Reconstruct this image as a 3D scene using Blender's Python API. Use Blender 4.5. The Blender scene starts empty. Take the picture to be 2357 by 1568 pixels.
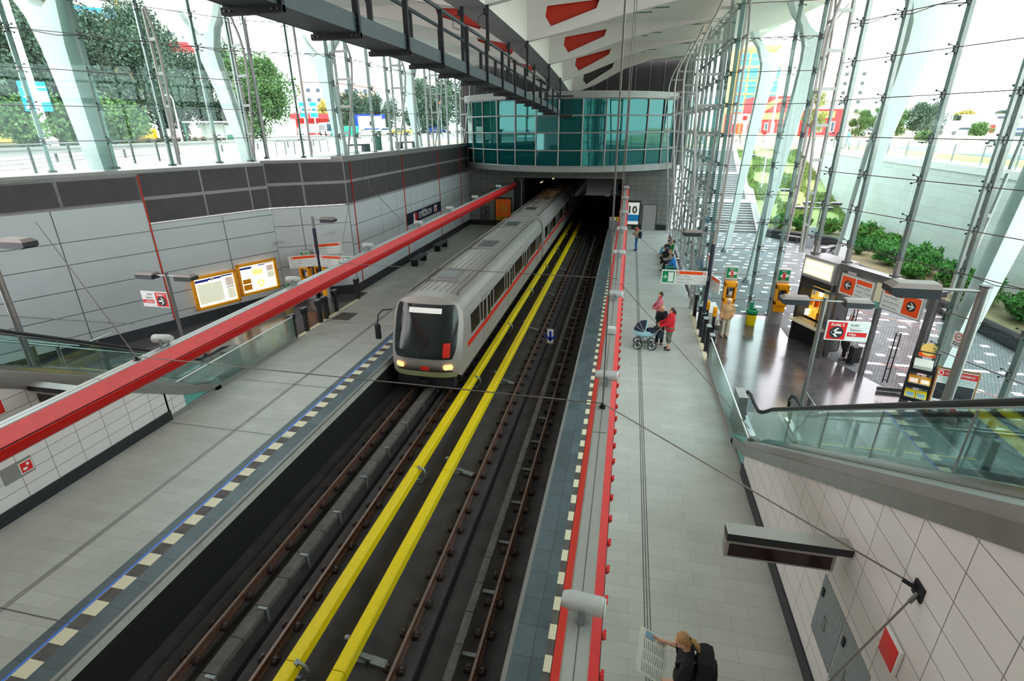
import bpy, bmesh, math, random
from mathutils import Vector, Matrix
random.seed(7)
PI = math.pi
S = bpy.context.scene
COL = S.collection
# ------------------------------------------------------------------ camera, sky, exposure
cd = bpy.data.cameras.new('camera'); cam = bpy.data.objects.new('camera', cd); COL.objects.link(cam)
cd.sensor_fit = 'HORIZONTAL'; cd.sensor_width = 36.0; cd.lens = 18.4146; cd.clip_start = 0.05; cd.clip_end = 2000
yaw, pit, rol = math.radians(12.16775), math.radians(22.25844), math.radians(-0.37973)
fw = Vector((-math.sin(yaw)*math.cos(pit), math.cos(yaw)*math.cos(pit), -math.sin(pit)))
ri = Vector((math.cos(yaw), math.sin(yaw), 0)); up = ri.cross(fw)
r2 = math.cos(rol)*ri + math.sin(rol)*up; u2 = -math.sin(rol)*ri + math.cos(rol)*up
cam.matrix_world = Matrix(((r2.x, u2.x, -fw.x, 0), (r2.y, u2.y, -fw.y, 0), (r2.z, u2.z, -fw.z, 8.2), (0, 0, 0, 1)))
S.camera = cam
S.view_settings.view_transform = 'Standard'; S.view_settings.look = 'None'
S.view_settings.exposure = 0.0; S.view_settings.gamma = 1.0; S.view_settings.use_curve_mapping = False
w = bpy.data.worlds.new('overcast_sky'); S.world = w; w.use_nodes = True
nt = w.node_tree; bg = nt.nodes['Background']
tc = nt.nodes.new('ShaderNodeTexCoord'); sx = nt.nodes.new('ShaderNodeSeparateXYZ'); cr = nt.nodes.new('ShaderNodeValToRGB')
nt.links.new(tc.outputs['Generated'], sx.inputs[0]); nt.links.new(sx.outputs['Z'], cr.inputs[0]); nt.links.new(cr.outputs[0], bg.inputs[0])
cr.color_ramp.elements[0].position = 0.0; cr.color_ramp.elements[0].color = (1.0, 0.985, 0.975, 1)
cr.color_ramp.elements[1].position = 0.6; cr.color_ramp.elements[1].color = (0.93, 0.94, 1.0, 1)
bg.inputs[1].default_value = 4.9
sd = bpy.data.lights.new('veiled_sun', 'SUN'); sd.energy = 2.2; sd.angle = math.radians(50); sd.color = (1, .97, .93)
so = bpy.data.objects.new('veiled_sun', sd); COL.objects.link(so); so.rotation_euler = (math.radians(38), math.radians(12), 0)
try:
    c = S.cycles
    c.max_bounces = 8; c.diffuse_bounces = 5; c.glossy_bounces = 3; c.transmission_bounces = 4; c.transparent_max_bounces = 14
    c.caustics_reflective = False; c.caustics_refractive = False; c.sample_clamp_indirect = 6
except Exception:
    pass

# ------------------------------------------------------------------ materials
MAT = {}
def _new(name):
    m = bpy.data.materials.new(name); m.use_nodes = True
    return m, m.node_tree, m.node_tree.nodes['Principled BSDF']
def lin(c):
    return tuple(((x/12.92) if x <= .04045 else ((x+.055)/1.055)**2.4) for x in c)
def rgb(r, g, b): return lin((r/255, g/255, b/255))
def mat(name, col, rough=.5, metal=0., noise=0., scale=6., bump=0., spec=.5, emit=None, es=0., bscale=None, alpha=1., coat=0.):
    m, n, p = _new(name)
    p.inputs['Base Color'].default_value = (*col, 1); p.inputs['Roughness'].default_value = rough
    p.inputs['Metallic'].default_value = metal; p.inputs['Specular IOR Level'].default_value = spec
    if coat: p.inputs['Coat Weight'].default_value = coat
    if noise or bump:
        t = n.nodes.new('ShaderNodeTexCoord'); z = n.nodes.new('ShaderNodeTexNoise')
        z.inputs['Scale'].default_value = scale; z.inputs['Detail'].default_value = 5
        n.links.new(t.outputs['Object'], z.inputs['Vector'])
        if noise:
            r = n.nodes.new('ShaderNodeValToRGB'); n.links.new(z.outputs['Fac'], r.inputs[0])
            r.color_ramp.elements[0].position = .3; r.color_ramp.elements[1].position = .7
            r.color_ramp.elements[0].color = (*[max(0, c*(1-noise)) for c in col], 1)
            r.color_ramp.elements[1].color = (*[min(1, c*(1+noise)) for c in col], 1)
            n.links.new(r.outputs[0], p.inputs['Base Color'])
        if bump:
            b = n.nodes.new('ShaderNodeBump'); b.inputs['Strength'].default_value = bump; b.inputs['Distance'].default_value = .02
            z2 = z
            if bscale:
                z2 = n.nodes.new('ShaderNodeTexNoise'); z2.inputs['Scale'].default_value = bscale; n.links.new(t.outputs['Object'], z2.inputs['Vector'])
            n.links.new(z2.outputs['Fac'], b.inputs['Height']); n.links.new(b.outputs[0], p.inputs['Normal'])
    if emit:
        p.inputs['Emission Color'].default_value = (*emit, 1); p.inputs['Emission Strength'].default_value = es
    MAT[name] = m; return m
def tilemat(name, col, joint, tw, th, plane='xy', off=(0, 0), offset=0., mortar=.006, rough=.4, var=.06, noise=.1, nscale=3., spec=.5, sq=1.0, speck=0.):
    """brick texture laid in one plane of object space: tiles tw x th, joints of their own colour, each tile a little different"""
    m, n, p = _new(name)
    p.inputs['Roughness'].default_value = rough; p.inputs['Specular IOR Level'].default_value = spec
    t = n.nodes.new('ShaderNodeTexCoord'); s = n.nodes.new('ShaderNodeSeparateXYZ'); cmb = n.nodes.new('ShaderNodeCombineXYZ')
    n.links.new(t.outputs['Object'], s.inputs[0])
    a = {'x': 'X', 'y': 'Y', 'z': 'Z'}
    for i, ax in enumerate(plane):
        ad = n.nodes.new('ShaderNodeMath'); ad.operation = 'ADD'; ad.inputs[1].default_value = off[i] + 200*(tw if i == 0 else th)
        n.links.new(s.outputs[a[ax]], ad.inputs[0]); n.links.new(ad.outputs[0], cmb.inputs[i])
    br = n.nodes.new('ShaderNodeTexBrick'); n.links.new(cmb.outputs[0], br.inputs['Vector'])
    br.offset = offset; br.squash = sq
    br.inputs['Color1'].default_value = (*[c*(1-var) for c in col], 1); br.inputs['Color2'].default_value = (*[min(1, c*(1+var)) for c in col], 1)
    br.inputs['Mortar'].default_value = (*joint, 1); br.inputs['Scale'].default_value = 1.0; br.inputs['Mortar Size'].default_value = mortar
    br.inputs['Mortar Smooth'].default_value = .1; br.inputs['Bias'].default_value = 0; br.inputs['Brick Width'].default_value = tw; br.inputs['Row Height'].default_value = th
    z = n.nodes.new('ShaderNodeTexNoise'); z.inputs['Scale'].default_value = nscale; z.inputs['Detail'].default_value = 6
    n.links.new(t.outputs['Object'], z.inputs['Vector'])
    mr = n.nodes.new('ShaderNodeMapRange'); mr.inputs[1].default_value = .3; mr.inputs[2].default_value = .7; mr.inputs[3].default_value = 1-noise; mr.inputs[4].default_value = 1+noise
    n.links.new(z.outputs['Fac'], mr.inputs[0])
    mx = n.nodes.new('ShaderNodeVectorMath'); mx.operation = 'SCALE'
    n.links.new(br.outputs['Color'], mx.inputs[0]); n.links.new(mr.outputs[0], mx.inputs['Scale'])
    last = mx.outputs[0]
    if speck:
        z3 = n.nodes.new('ShaderNodeTexNoise'); z3.inputs['Scale'].default_value = 60; z3.inputs['Detail'].default_value = 2
        n.links.new(t.outputs['Object'], z3.inputs['Vector'])
        m3 = n.nodes.new('ShaderNodeMapRange'); m3.inputs[1].default_value = .3; m3.inputs[2].default_value = .7; m3.inputs[3].default_value = 1-speck; m3.inputs[4].default_value = 1+speck
        n.links.new(z3.outputs['Fac'], m3.inputs[0])
        x3 = n.nodes.new('ShaderNodeVectorMath'); x3.operation = 'SCALE'; n.links.new(last, x3.inputs[0]); n.links.new(m3.outputs[0], x3.inputs['Scale']); last = x3.outputs[0]
    n.links.new(last, p.inputs['Base Color'])
    MAT[name] = m; return m
def glassmat(name, tint, gloss=.08, gcol=(.9, 1, 1), rough=.02):
    m = bpy.data.materials.new(name); m.use_nodes = True; n = m.node_tree; n.nodes.clear()
    o = n.nodes.new('ShaderNodeOutputMaterial'); tr = n.nodes.new('ShaderNodeBsdfTransparent'); gl = n.nodes.new('ShaderNodeBsdfGlossy'); mx = n.nodes.new('ShaderNodeMixShader')
    lw = n.nodes.new('ShaderNodeLayerWeight'); lw.inputs[0].default_value = .25
    ml = n.nodes.new('ShaderNodeMath'); ml.operation = 'MULTIPLY_ADD'; ml.inputs[1].default_value = .45; ml.inputs[2].default_value = gloss
    n.links.new(lw.outputs['Fresnel'], ml.inputs[0])
    tr.inputs[0].default_value = (*tint, 1); gl.inputs[0].default_value = (*gcol, 1); gl.inputs[1].default_value = rough
    n.links.new(ml.outputs[0], mx.inputs[0]); n.links.new(tr.outputs[0], mx.inputs[1]); n.links.new(gl.outputs[0], mx.inputs[2]); n.links.new(mx.outputs[0], o.inputs[0])
    MAT[name] = m; return m
def leafmat(name, c1, c2, c3=None):
    m, n, p = _new(name); p.inputs['Roughness'].default_value = .7; p.inputs['Specular IOR Level'].default_value = .2
    t = n.nodes.new('ShaderNodeTexCoord'); z = n.nodes.new('ShaderNodeTexNoise'); z.inputs['Scale'].default_value = .55; z.inputs['Detail'].default_value = 8; z.inputs['Roughness'].default_value = .8
    n.links.new(t.outputs['Object'], z.inputs['Vector'])
    r = n.nodes.new('ShaderNodeValToRGB'); n.links.new(z.outputs['Fac'], r.inputs[0])
    r.color_ramp.elements[0].position = .35; r.color_ramp.elements[0].color = (*c1, 1); r.color_ramp.elements[1].position = .62; r.color_ramp.elements[1].color = (*c2, 1)
    if c3:
        e = r.color_ramp.elements.new(.72); e.color = (*c3, 1)
    n.links.new(r.outputs[0], p.inputs['Base Color']); MAT[name] = m; return m

mat('steel', rgb(150, 148, 146), .35, .7, .08, 5)
mat('steel_dark', rgb(105, 104, 104), .4, .6, .1, 5)
mat('chrome', rgb(200, 205, 205), .18, .9)
mat('alu', rgb(178, 174, 172), .42, .35, .04, 3)
mat('grey_frame', rgb(150, 144, 146), .5, .1, .05, 3)
mat('black', rgb(22, 22, 26), .45)
mat('black_matte', rgb(26, 26, 30), .8)
mat('rubber', rgb(18, 18, 20), .5)
mat('white', rgb(232, 230, 226), .5, 0, .03, 4)
mat('white_gloss', rgb(238, 238, 236), .3)
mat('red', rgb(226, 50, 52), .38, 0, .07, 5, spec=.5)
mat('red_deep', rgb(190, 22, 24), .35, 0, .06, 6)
mat('sign_red', rgb(226, 30, 30), .4)
mat('sign_orange', rgb(250, 84, 20), .4)
mat('sign_green', rgb(0, 138, 88), .4)
mat('sign_blue', rgb(20, 60, 190), .4)
mat('sky_blue', rgb(20, 150, 225), .5)
mat('navy', rgb(28, 34, 58), .5)
mat('ink', rgb(35, 35, 40), .6)
mat('yellow', rgb(246, 216, 10), .4, 0, .06, 9)
mat('amber', rgb(255, 168, 10), .38)
mat('ivory', rgb(236, 226, 196), .5)
mat('light_line', rgb(70, 130, 240), .5)
mat('rust', rgb(104, 72, 60), .55, .35, .3, 14)
mat('rail_head', rgb(150, 135, 128), .3, .7, .12, 8)
mat('clip_iron', rgb(62, 44, 40), .6, .3, .4, 18)
mat('bolt', rgb(120, 116, 116), .4, .7)
mat('zinc', rgb(150, 155, 158), .45, .6, .12, 10)
mat('concrete_dark', rgb(66, 61, 62), .85, 0, .3, 1.6, .25, bscale=30)
mat('concrete_cover', rgb(96, 90, 88), .8, 0, .25, 5, .2, bscale=30)
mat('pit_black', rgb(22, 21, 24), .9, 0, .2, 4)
mat('gantry', rgb(72, 80, 86), .5, .2, .12, 5)
mat('gantry_black', rgb(24, 24, 28), .5, .2)
mat('strut_white', rgb(222, 226, 224), .4, 0, .02, 2)
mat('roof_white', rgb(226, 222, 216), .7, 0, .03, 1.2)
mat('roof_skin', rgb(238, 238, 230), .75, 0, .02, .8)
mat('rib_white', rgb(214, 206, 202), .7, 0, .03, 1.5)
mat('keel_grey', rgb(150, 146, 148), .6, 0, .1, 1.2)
mat('rib_red', rgb(196, 48, 28), .5, 0, .1, 3)
mat('slit_green', rgb(70, 110, 96), .3)
mat('mesh_dark', rgb(74, 69, 71), .6, .15, .12, 2.5)
mat('panel_white', rgb(196, 200, 203), .42, .05, .03, .9)
mat('stone_dark', rgb(40, 40, 46), .4, 0, .2, 8)
mat('cap_grey', rgb(146, 142, 140), .45, .25, .06, 2)
mat('orange_lamp', rgb(255, 190, 90), .5, emit=rgb(255, 200, 120), es=6)
mat('lit_panel', rgb(255, 250, 235), .5, emit=rgb(255, 246, 220), es=1.3)
mat('lit_shop', rgb(255, 200, 80), .5, 0, .5, 5, emit=rgb(255, 190, 70), es=.7)
mat('lit_poster', rgb(240, 238, 232), .5, emit=rgb(240, 238, 232), es=.35)
mat('tube_light', rgb(255, 245, 210), .5, emit=rgb(255, 240, 190), es=4)
mat('headlight', rgb(255, 190, 120), .3, emit=rgb(255, 180, 110), es=2.0)
mat('skin', rgb(222, 170, 146), .5, 0, .05, 20)
mat('screen_dark', rgb(40, 10, 16), .12)
mat('red_led', rgb(200, 30, 40), .4, emit=rgb(220, 30, 40), es=.5)
mat('paper', rgb(226, 226, 218), .7)
mat('paper_ink', rgb(140, 140, 140), .8)
mat('photo_blue', rgb(130, 165, 190), .7)
mat('wood', rgb(176, 120, 70), .6, 0, .2, 8)
mat('asphalt', rgb(150, 150, 152), .9, 0, .08, .4)
mat('pavement', rgb(190, 182, 178), .9, 0, .08, .5)
mat('dry_grass', rgb(206, 188, 120), .95, 0, .25, .8)
mat('sandy', rgb(214, 190, 150), .95, 0, .15, .3)
mat('terrain', rgb(120, 112, 82), .95, 0, .3, .7, .5, bscale=6)
mat('bark', rgb(86, 72, 60), .9, 0, .3, 8)
mat('building_yellow', rgb(250, 200, 110), .8, 0, .05, .5)
mat('building_red', rgb(216, 62, 66), .8, 0, .05, .5)
mat('building_white', rgb(236, 228, 222), .8, 0, .04, .5)
mat('building_pink', rgb(226, 176, 160), .8, 0, .05, .5)
mat('window_dark', rgb(70, 80, 96), .2)
mat('car_white', rgb(232, 234, 236), .25)
mat('car_blue', rgb(40, 70, 150), .25)
mat('car_silver', rgb(176, 182, 190), .25, .3)
mat('car_yellow', rgb(236, 190, 40), .3)
mat('car_red', rgb(200, 40, 40), .3)
mat('tyre', rgb(24, 24, 26), .8)
mat('teal_paint', rgb(40, 150, 130), .5)
mat('scaffold_net', rgb(60, 160, 220), .8, 0, .3, .5)
mat('scaffold_tan', rgb(226, 186, 110), .8)
mat('hair_blond', rgb(196, 152, 96), .6, 0, .2, 40)
mat('hair_brown', rgb(66, 44, 34), .6, 0, .2, 40)
mat('hair_dark', rgb(34, 26, 26), .6, 0, .2, 40)
mat('hair_pale', rgb(240, 226, 186), .6, 0, .12, 40)
mat('hair_light', rgb(176, 130, 84), .6, 0, .2, 40)
mat('lips', rgb(170, 84, 80), .5)
def knit():
    m, n, p = _new('knit_red'); p.inputs['Roughness'].default_value = .85
    t = n.nodes.new('ShaderNodeTexCoord'); w_ = n.nodes.new('ShaderNodeTexWave'); w_.wave_type = 'BANDS'; w_.bands_direction = 'Z'; w_.inputs['Scale'].default_value = 4.2; w_.inputs['Distortion'].default_value = 5; w_.inputs['Detail'].default_value = 2; w_.inputs['Detail Scale'].default_value = 3
    n.links.new(t.outputs['Object'], w_.inputs[0]); r = n.nodes.new('ShaderNodeValToRGB'); r.color_ramp.interpolation = 'CONSTANT'; n.links.new(w_.outputs['Fac'], r.inputs[0])
    r.color_ramp.elements[0].color = (*rgb(196, 34, 62), 1); r.color_ramp.elements[1].position = .62; r.color_ramp.elements[1].color = (*rgb(236, 170, 186), 1); n.links.new(r.outputs[0], p.inputs['Base Color']); MAT['knit_red'] = m
knit()
mat('cloth_black', rgb(20, 20, 22), .85)
mat('cloth_red', rgb(214, 30, 44), .8, 0, .06, 14)
mat('cloth_tan', rgb(206, 160, 112), .85, 0, .06, 14)
mat('cloth_beige', rgb(160, 146, 112), .85, 0, .06, 14)
mat('cloth_cream', rgb(214, 200, 178), .85, 0, .05, 14)
mat('cloth_khaki', rgb(98, 104, 88), .85, 0, .08, 14)
mat('cloth_jeans', rgb(44, 96, 146), .85, 0, .12, 20)
mat('cloth_lightjeans', rgb(110, 176, 206), .85, 0, .12, 20)
mat('cloth_navy', rgb(30, 36, 66), .8, 0, .08, 14)
mat('cloth_green', rgb(28, 132, 68), .85, 0, .08, 14)
mat('cloth_grey', rgb(168, 162, 156), .85, 0, .08, 14)
mat('cloth_blue', rgb(36, 130, 214), .75, 0, .08, 14)
mat('cloth_leather', rgb(34, 36, 40), .45)
mat('cloth_white', rgb(226, 226, 226), .8)
mat('pram_navy', rgb(30, 36, 58), .7)
mat('pram_aqua', rgb(172, 216, 226), .6)
mat('bag_grey', rgb(90, 84, 74), .8, 0, .2, 30)
mat('train_silver', rgb(176, 168, 164), .42, .25, .05, 1.5)
mat('train_roof', rgb(150, 142, 138), .6, .1, .1, 1.)
mat('train_glass', rgb(36, 42, 42), .12)
mat('train_window', rgb(44, 36, 32), .15, 0, .3, 1.2)
mat('train_red', rgb(226, 44, 28), .4)
mat('train_olive', rgb(150, 152, 110), .5)
mat('floor_dark', rgb(84, 78, 78), .22, 0, .18, 1.2, spec=.6)
mat('teal_glassy', rgb(104, 168, 160), .3)
mat('wire', rgb(120, 108, 104), .5, .4)
mat('step_grey', rgb(120, 122, 126), .5, .4, .08, 6)
mat('comb_yellow', rgb(246, 190, 40), .5)
mat('lamp_dark', rgb(40, 42, 48), .5)
mat('lamp_top', rgb(146, 132, 128), .5)
mat('lamp_housing', rgb(206, 206, 206), .35, .3)
tilemat('granite', rgb(192, 192, 186), rgb(160, 158, 154), .9, .3, 'xy', offset=.37, mortar=.004, rough=.55, var=.05, noise=.08, nscale=.8, speck=.1, spec=.35)
tilemat('granite_dark', rgb(88, 100, 106), rgb(60, 66, 70), 1.0, .6, 'xy', mortar=.006, rough=.45, var=.18, noise=.12, nscale=2.5, speck=.12)
tilemat('hall_dark', rgb(84, 78, 82), rgb(52, 48, 50), 1.2, .3, 'xy', offset=.4, mortar=.005, rough=.16, var=.16, noise=.12, nscale=1.2, spec=1.0)
tilemat('wall_tile', rgb(222, 214, 210), rgb(120, 112, 110), .75, .372, 'yz', off=(0, .148), mortar=.006, rough=.35, var=.02, noise=.03, nscale=1.5)
tilemat('wall_tile_street', rgb(226, 220, 218), rgb(120, 112, 110), .70, .3, 'yz', off=(-.35, 0), mortar=.007, rough=.35, var=.02, noise=.03, nscale=1.5)
tilemat('portal_tile', rgb(134, 134, 130), rgb(96, 96, 94), .6, .4, 'xz', mortar=.012, rough=.6, var=.06, noise=.08, nscale=1.)
tilemat('marble', rgb(214, 218, 214), rgb(176, 180, 178), 1.2, .6, 'yz', offset=.5, mortar=.008, rough=.4, var=.05, noise=.05, nscale=.6)
tilemat('cobble', rgb(124, 126, 128), rgb(80, 82, 84), .11, .11, 'xy', offset=.5, mortar=.014, rough=.8, var=.2, noise=.15, nscale=.7)
tilemat('scaffold_grid', rgb(90, 178, 226), rgb(226, 190, 120), 2.4, 3.0, 'xz', mortar=.22, rough=.8, var=.2, noise=.2, nscale=.3)
glassmat('glass', (.70, .90, .87), .03)
glassmat('glass_clear', (.90, .975, .96), .03)
glassmat('glass_pink', (.97, .92, .92), .03)
def drum_glass():
    m, n, p = _new('drum_glass')
    p.inputs['Base Color'].default_value = (*rgb(0, 62, 62), 1); p.inputs['Roughness'].default_value = .03; p.inputs['Specular IOR Level'].default_value = 1.0
    p.inputs['Metallic'].default_value = 0.0; p.inputs['IOR'].default_value = 1.6; p.inputs['Specular Tint'].default_value = (.30, .80, .78, 1)
    MAT['drum_glass'] = m
drum_glass()
leafmat('leaf_dark', rgb(52, 70, 58), rgb(98, 116, 96), rgb(142, 140, 104))
leafmat('leaf_fresh', rgb(58, 88, 50), rgb(112, 140, 84))
leafmat('leaf_bush', rgb(28, 84, 40), rgb(98, 156, 70))
leafmat('leaf_autumn', rgb(120, 120, 70), rgb(226, 196, 90))
leafmat('leaf_ground', rgb(88, 104, 62), rgb(140, 164, 92), rgb(150, 120, 90))

mat('poster_orange', rgb(190, 70, 20), .6, 0, .75, 16, emit=rgb(220, 110, 20), es=.12)
mat('map_pale', rgb(226, 228, 206), .6, 0, .12, 6, emit=rgb(226, 228, 206), es=.55)
mat('map_rose', rgb(226, 206, 196), .6, 0, .1, 8, emit=rgb(226, 206, 196), es=.4)
mat('map_yellow', rgb(255, 226, 120), .6, 0, .1, 8, emit=rgb(255, 236, 150), es=.8)
mat('lit_sign', rgb(255, 236, 190), .5, emit=rgb(255, 226, 170), es=1.2)
mat('mat_pink', rgb(228, 200, 196), .6)
mat('stone_brown', rgb(140, 112, 106), .8)
leafmat('garden', rgb(120, 128, 84), rgb(150, 168, 104), rgb(176, 150, 122))
mat('concrete_step', rgb(120, 122, 124), .8, 0, .1, 3)
mat('red_lamp', rgb(255, 70, 30), .4, emit=rgb(255, 60, 30), es=2.5)

# ------------------------------------------------------------------ geometry helpers
def V(*a): return Vector(a)
class MB:
    def __init__(s): s.v = []; s.f = []; s.m = []; s.sm = []
    def add(s, vs, fs, m, smooth=False):
        o = len(s.v); s.v.extend([tuple(v) for v in vs])
        for f in fs: s.f.append(tuple(i+o for i in f)); s.m.append(m); s.sm.append(smooth)
        return s
    def quad(s, a, b, c, d, m): return s.add([a, b, c, d], [(0, 1, 2, 3)], m)
    def box(s, x0, x1, y0, y1, z0, z1, m):
        return s.add([(x0, y0, z0), (x1, y0, z0), (x1, y1, z0), (x0, y1, z0), (x0, y0, z1), (x1, y0, z1), (x1, y1, z1), (x0, y1, z1)],
                     [(0, 3, 2, 1), (4, 5, 6, 7), (0, 1, 5, 4), (1, 2, 6, 5), (2, 3, 7, 6), (3, 0, 4, 7)], m)
    def rbox(s, x0, x1, y0, y1, z0, z1, b, m):
        """box with chamfered edges"""
        b = min(b, (x1-x0)/2.01, (y1-y0)/2.01, (z1-z0)/2.01)
        bm = bmesh.new(); bmesh.ops.create_cube(bm, size=1)
        for q in bm.verts: q.co = Vector((x0+(q.co.x+.5)*(x1-x0), y0+(q.co.y+.5)*(y1-y0), z0+(q.co.z+.5)*(z1-z0)))
        bmesh.ops.bevel(bm, geom=list(bm.edges), offset=b, segments=2, affect='EDGES', profile=.6)
        bm.verts.index_update(); s.add([tuple(q.co) for q in bm.verts], [[q.index for q in f.verts] for f in bm.faces], m, True); bm.free(); return s
    def bar(s, p0, p1, w, h, m, upv=(0, 0, 1)):
        p0 = Vector(p0); p1 = Vector(p1); d = (p1-p0).normalized(); u = Vector(upv)
        if abs(d.dot(u)) > .99: u = Vector((0, 1, 0))
        a = d.cross(u).normalized(); b = a.cross(d).normalized(); a = a*w/2; b = b*h/2
        vs = [p-a-b if k == 0 else p+a-b if k == 1 else p+a+b if k == 2 else p-a+b for p in (p0, p1) for k in range(4)]
        return s.add(vs, [(0, 1, 2, 3)[::-1], (4, 5, 6, 7), (0, 1, 5, 4), (1, 2, 6, 5), (2, 3, 7, 6), (3, 0, 4, 7)], m)
    def tube(s, pts, r, m, n=8, caps=True):
        pts = [Vector(p) for p in pts]; k = len(pts); rs = r if isinstance(r, (list, tuple)) else [r]*k
        t0 = (pts[1]-pts[0]).normalized(); u = Vector((0, 0, 1)) if abs(t0.z) < .9 else Vector((1, 0, 0))
        a = t0.cross(u).normalized(); vs = []; fs = []
        for i in range(k):
            t = (pts[min(i+1, k-1)]-pts[max(i-1, 0)])
            t = t.normalized() if t.length > 1e-9 else t0
            a = (a-t*a.dot(t)); a = a.normalized() if a.length > 1e-6 else t.orthogonal().normalized()
            b = t.cross(a)
            for j in range(n):
                g = 2*PI*j/n; vs.append(pts[i]+(a*math.cos(g)+b*math.sin(g))*rs[i])
        for i in range(k-1):
            for j in range(n): fs.append((i*n+j, i*n+(j+1) % n, (i+1)*n+(j+1) % n, (i+1)*n+j))
        s.add(vs, fs, m, True)
        if caps:
            o = len(s.v)-len(vs)
            s.f.append(tuple(o+j for j in range(n))[::-1]); s.m.append(m); s.sm.append(False)
            s.f.append(tuple(o+(k-1)*n+j for j in range(n))); s.m.append(m); s.sm.append(False)
        return s
    def cyl(s, p0, p1, r, m, n=12, r1=None): return s.tube([p0, p1], [r, r if r1 is None else r1], m, n)
    def prism(s, poly, ax, a0, a1, m, smooth=False):
        """polygon (u,v) drawn out along ax from a0 to a1; u,v are the two other axes in xyz order"""
        def P(u, v, a): return {'x': (a, u, v), 'y': (u, a, v), 'z': (u, v, a)}[ax]
        n = len(poly); vs = [P(u, v, a0) for u, v in poly]+[P(u, v, a1) for u, v in poly]
        s.add(vs, [tuple(range(n))[::-1], tuple(range(n, 2*n))], m)
        o = len(s.v)-2*n
        for i in range(n):
            s.f.append((o+i, o+(i+1) % n, o+n+(i+1) % n, o+n+i)); s.m.append(m); s.sm.append(smooth)
        return s
    def loft(s, rings, m, closed=True, caps=True, smooth=True):
        n = len(rings[0]); vs = [p for r in rings for p in r]; fs = []
        for i in range(len(rings)-1):
            for j in range(n if closed else n-1): fs.append((i*n+j, i*n+(j+1) % n, (i+1)*n+(j+1) % n, (i+1)*n+j))
        s.add(vs, fs, m, smooth)
        if caps and closed:
            o = len(s.v)-len(vs)
            s.f.append(tuple(o+j for j in range(n))[::-1]); s.m.append(m); s.sm.append(False)
            s.f.append(tuple(o+(len(rings)-1)*n+j for j in range(n))); s.m.append(m); s.sm.append(False)
        return s
    def lathe(s, prof, m, n=16, o=(0, 0, 0)):
        rings = [[(o[0]+r*math.cos(2*PI*j/n), o[1]+r*math.sin(2*PI*j/n), o[2]+z) for j in range(n)] for r, z in prof]
        return s.loft(rings, m)
    def ell(s, c, r, m, nu=12, nv=8, rot=None):
        vs = []; fs = []; c = Vector(c)
        for i in range(nv+1):
            th = PI*i/nv
            for j in range(nu):
                p = Vector((r[0]*math.sin(th)*math.cos(2*PI*j/nu), r[1]*math.sin(th)*math.sin(2*PI*j/nu), r[2]*math.cos(th)))
                if rot: p = rot @ p
                vs.append(c+p)
        for i in range(nv):
            for j in range(nu): fs.append((i*nu+j, (i+1)*nu+j, (i+1)*nu+(j+1) % nu, i*nu+(j+1) % nu))
        return s.add(vs, fs, m, True)
    def cap(s, p0, p1, r0, r1, m, n=10):
        """tapered capsule"""
        p0 = Vector(p0); p1 = Vector(p1); d = (p1-p0); L = d.length
        d = d.normalized() if L > 1e-6 else Vector((0, 0, 1))
        pts = []; rs = []
        for a in (-.985, -.7, -.3): pts.append(p0+d*r0*a); rs.append(r0*math.sqrt(1-a*a))
        pts.append(p0); rs.append(r0); pts.append(p0+d*max(L, 1e-4)); rs.append(r1)
        for a in (.3, .7, .985): pts.append(p1+d*r1*a); rs.append(r1*math.sqrt(1-a*a))
        return s.tube(pts, rs, m, n)
    def text(s, body, size, o, m, xd=(1, 0, 0), zd=(0, 0, 1), align='LEFT', bold=.0, sx=1.):
        vs, fs = textmesh(body, align, bold); o = Vector(o); xd = Vector(xd); zd = Vector(zd)
        return s.add([o+xd*(x*size*sx)+zd*(y*size) for x, y in vs], fs, m)
    def disc(s, o, r, m, xd=(1, 0, 0), zd=(0, 0, 1), n=24):
        o = Vector(o); xd = Vector(xd); zd = Vector(zd)
        return s.add([o+xd*r*math.cos(2*PI*j/n)+zd*r*math.sin(2*PI*j/n) for j in range(n)], [tuple(range(n))], m)
    def shape(s, pts, o, m, xd=(1, 0, 0), zd=(0, 0, 1)):
        o = Vector(o); xd = Vector(xd); zd = Vector(zd)
        return s.add([o+xd*x+zd*z for x, z in pts], [tuple(range(len(pts)))], m)
    def arrow(s, o, L, m, xd=(1, 0, 0), zd=(0, 0, 1), t=.17):
        """arrow of length L centred on o, pointing along xd"""
        h = L/2
        for pts in ([(-h, -t*L/1.6), (h*.8, -t*L/1.6), (h*.8, t*L/1.6), (-h, t*L/1.6)], [(h, 0), (h*.02, h*.98), (-h*.42, h*.98), (h*.42, 0)], [(h, 0), (h*.42, 0), (-h*.42, -h*.98), (h*.02, -h*.98)]): s.shape(pts, o, m, xd, zd)
        return s
    def build(s, name, parent=None, world=False, loc=None, smooth_angle=40):
        me = bpy.data.meshes.new(name)
        vs = s.v
        if parent is not None and world:
            iv = MINV[root_of(parent)]; vs = [tuple(iv @ Vector(v)) for v in vs]
        me.from_pydata(vs, [], s.f)
        names = []
        for k in s.m:
            if k not in names: names.append(k)
        for k in names: me.materials.append(MAT[k])
        ix = {k: i for i, k in enumerate(names)}
        me.polygons.foreach_set('material_index', [ix[k] for k in s.m]); me.polygons.foreach_set('use_smooth', s.sm)
        if any(s.sm):
            try: me.set_sharp_from_angle(angle=math.radians(smooth_angle))
            except Exception: pass
        me.update()
        ob = bpy.data.objects.new(name, me); COL.objects.link(ob)
        if parent is not None: ob.parent = parent
        if loc: ob.location = loc
        return ob
_txt = {}
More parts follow.
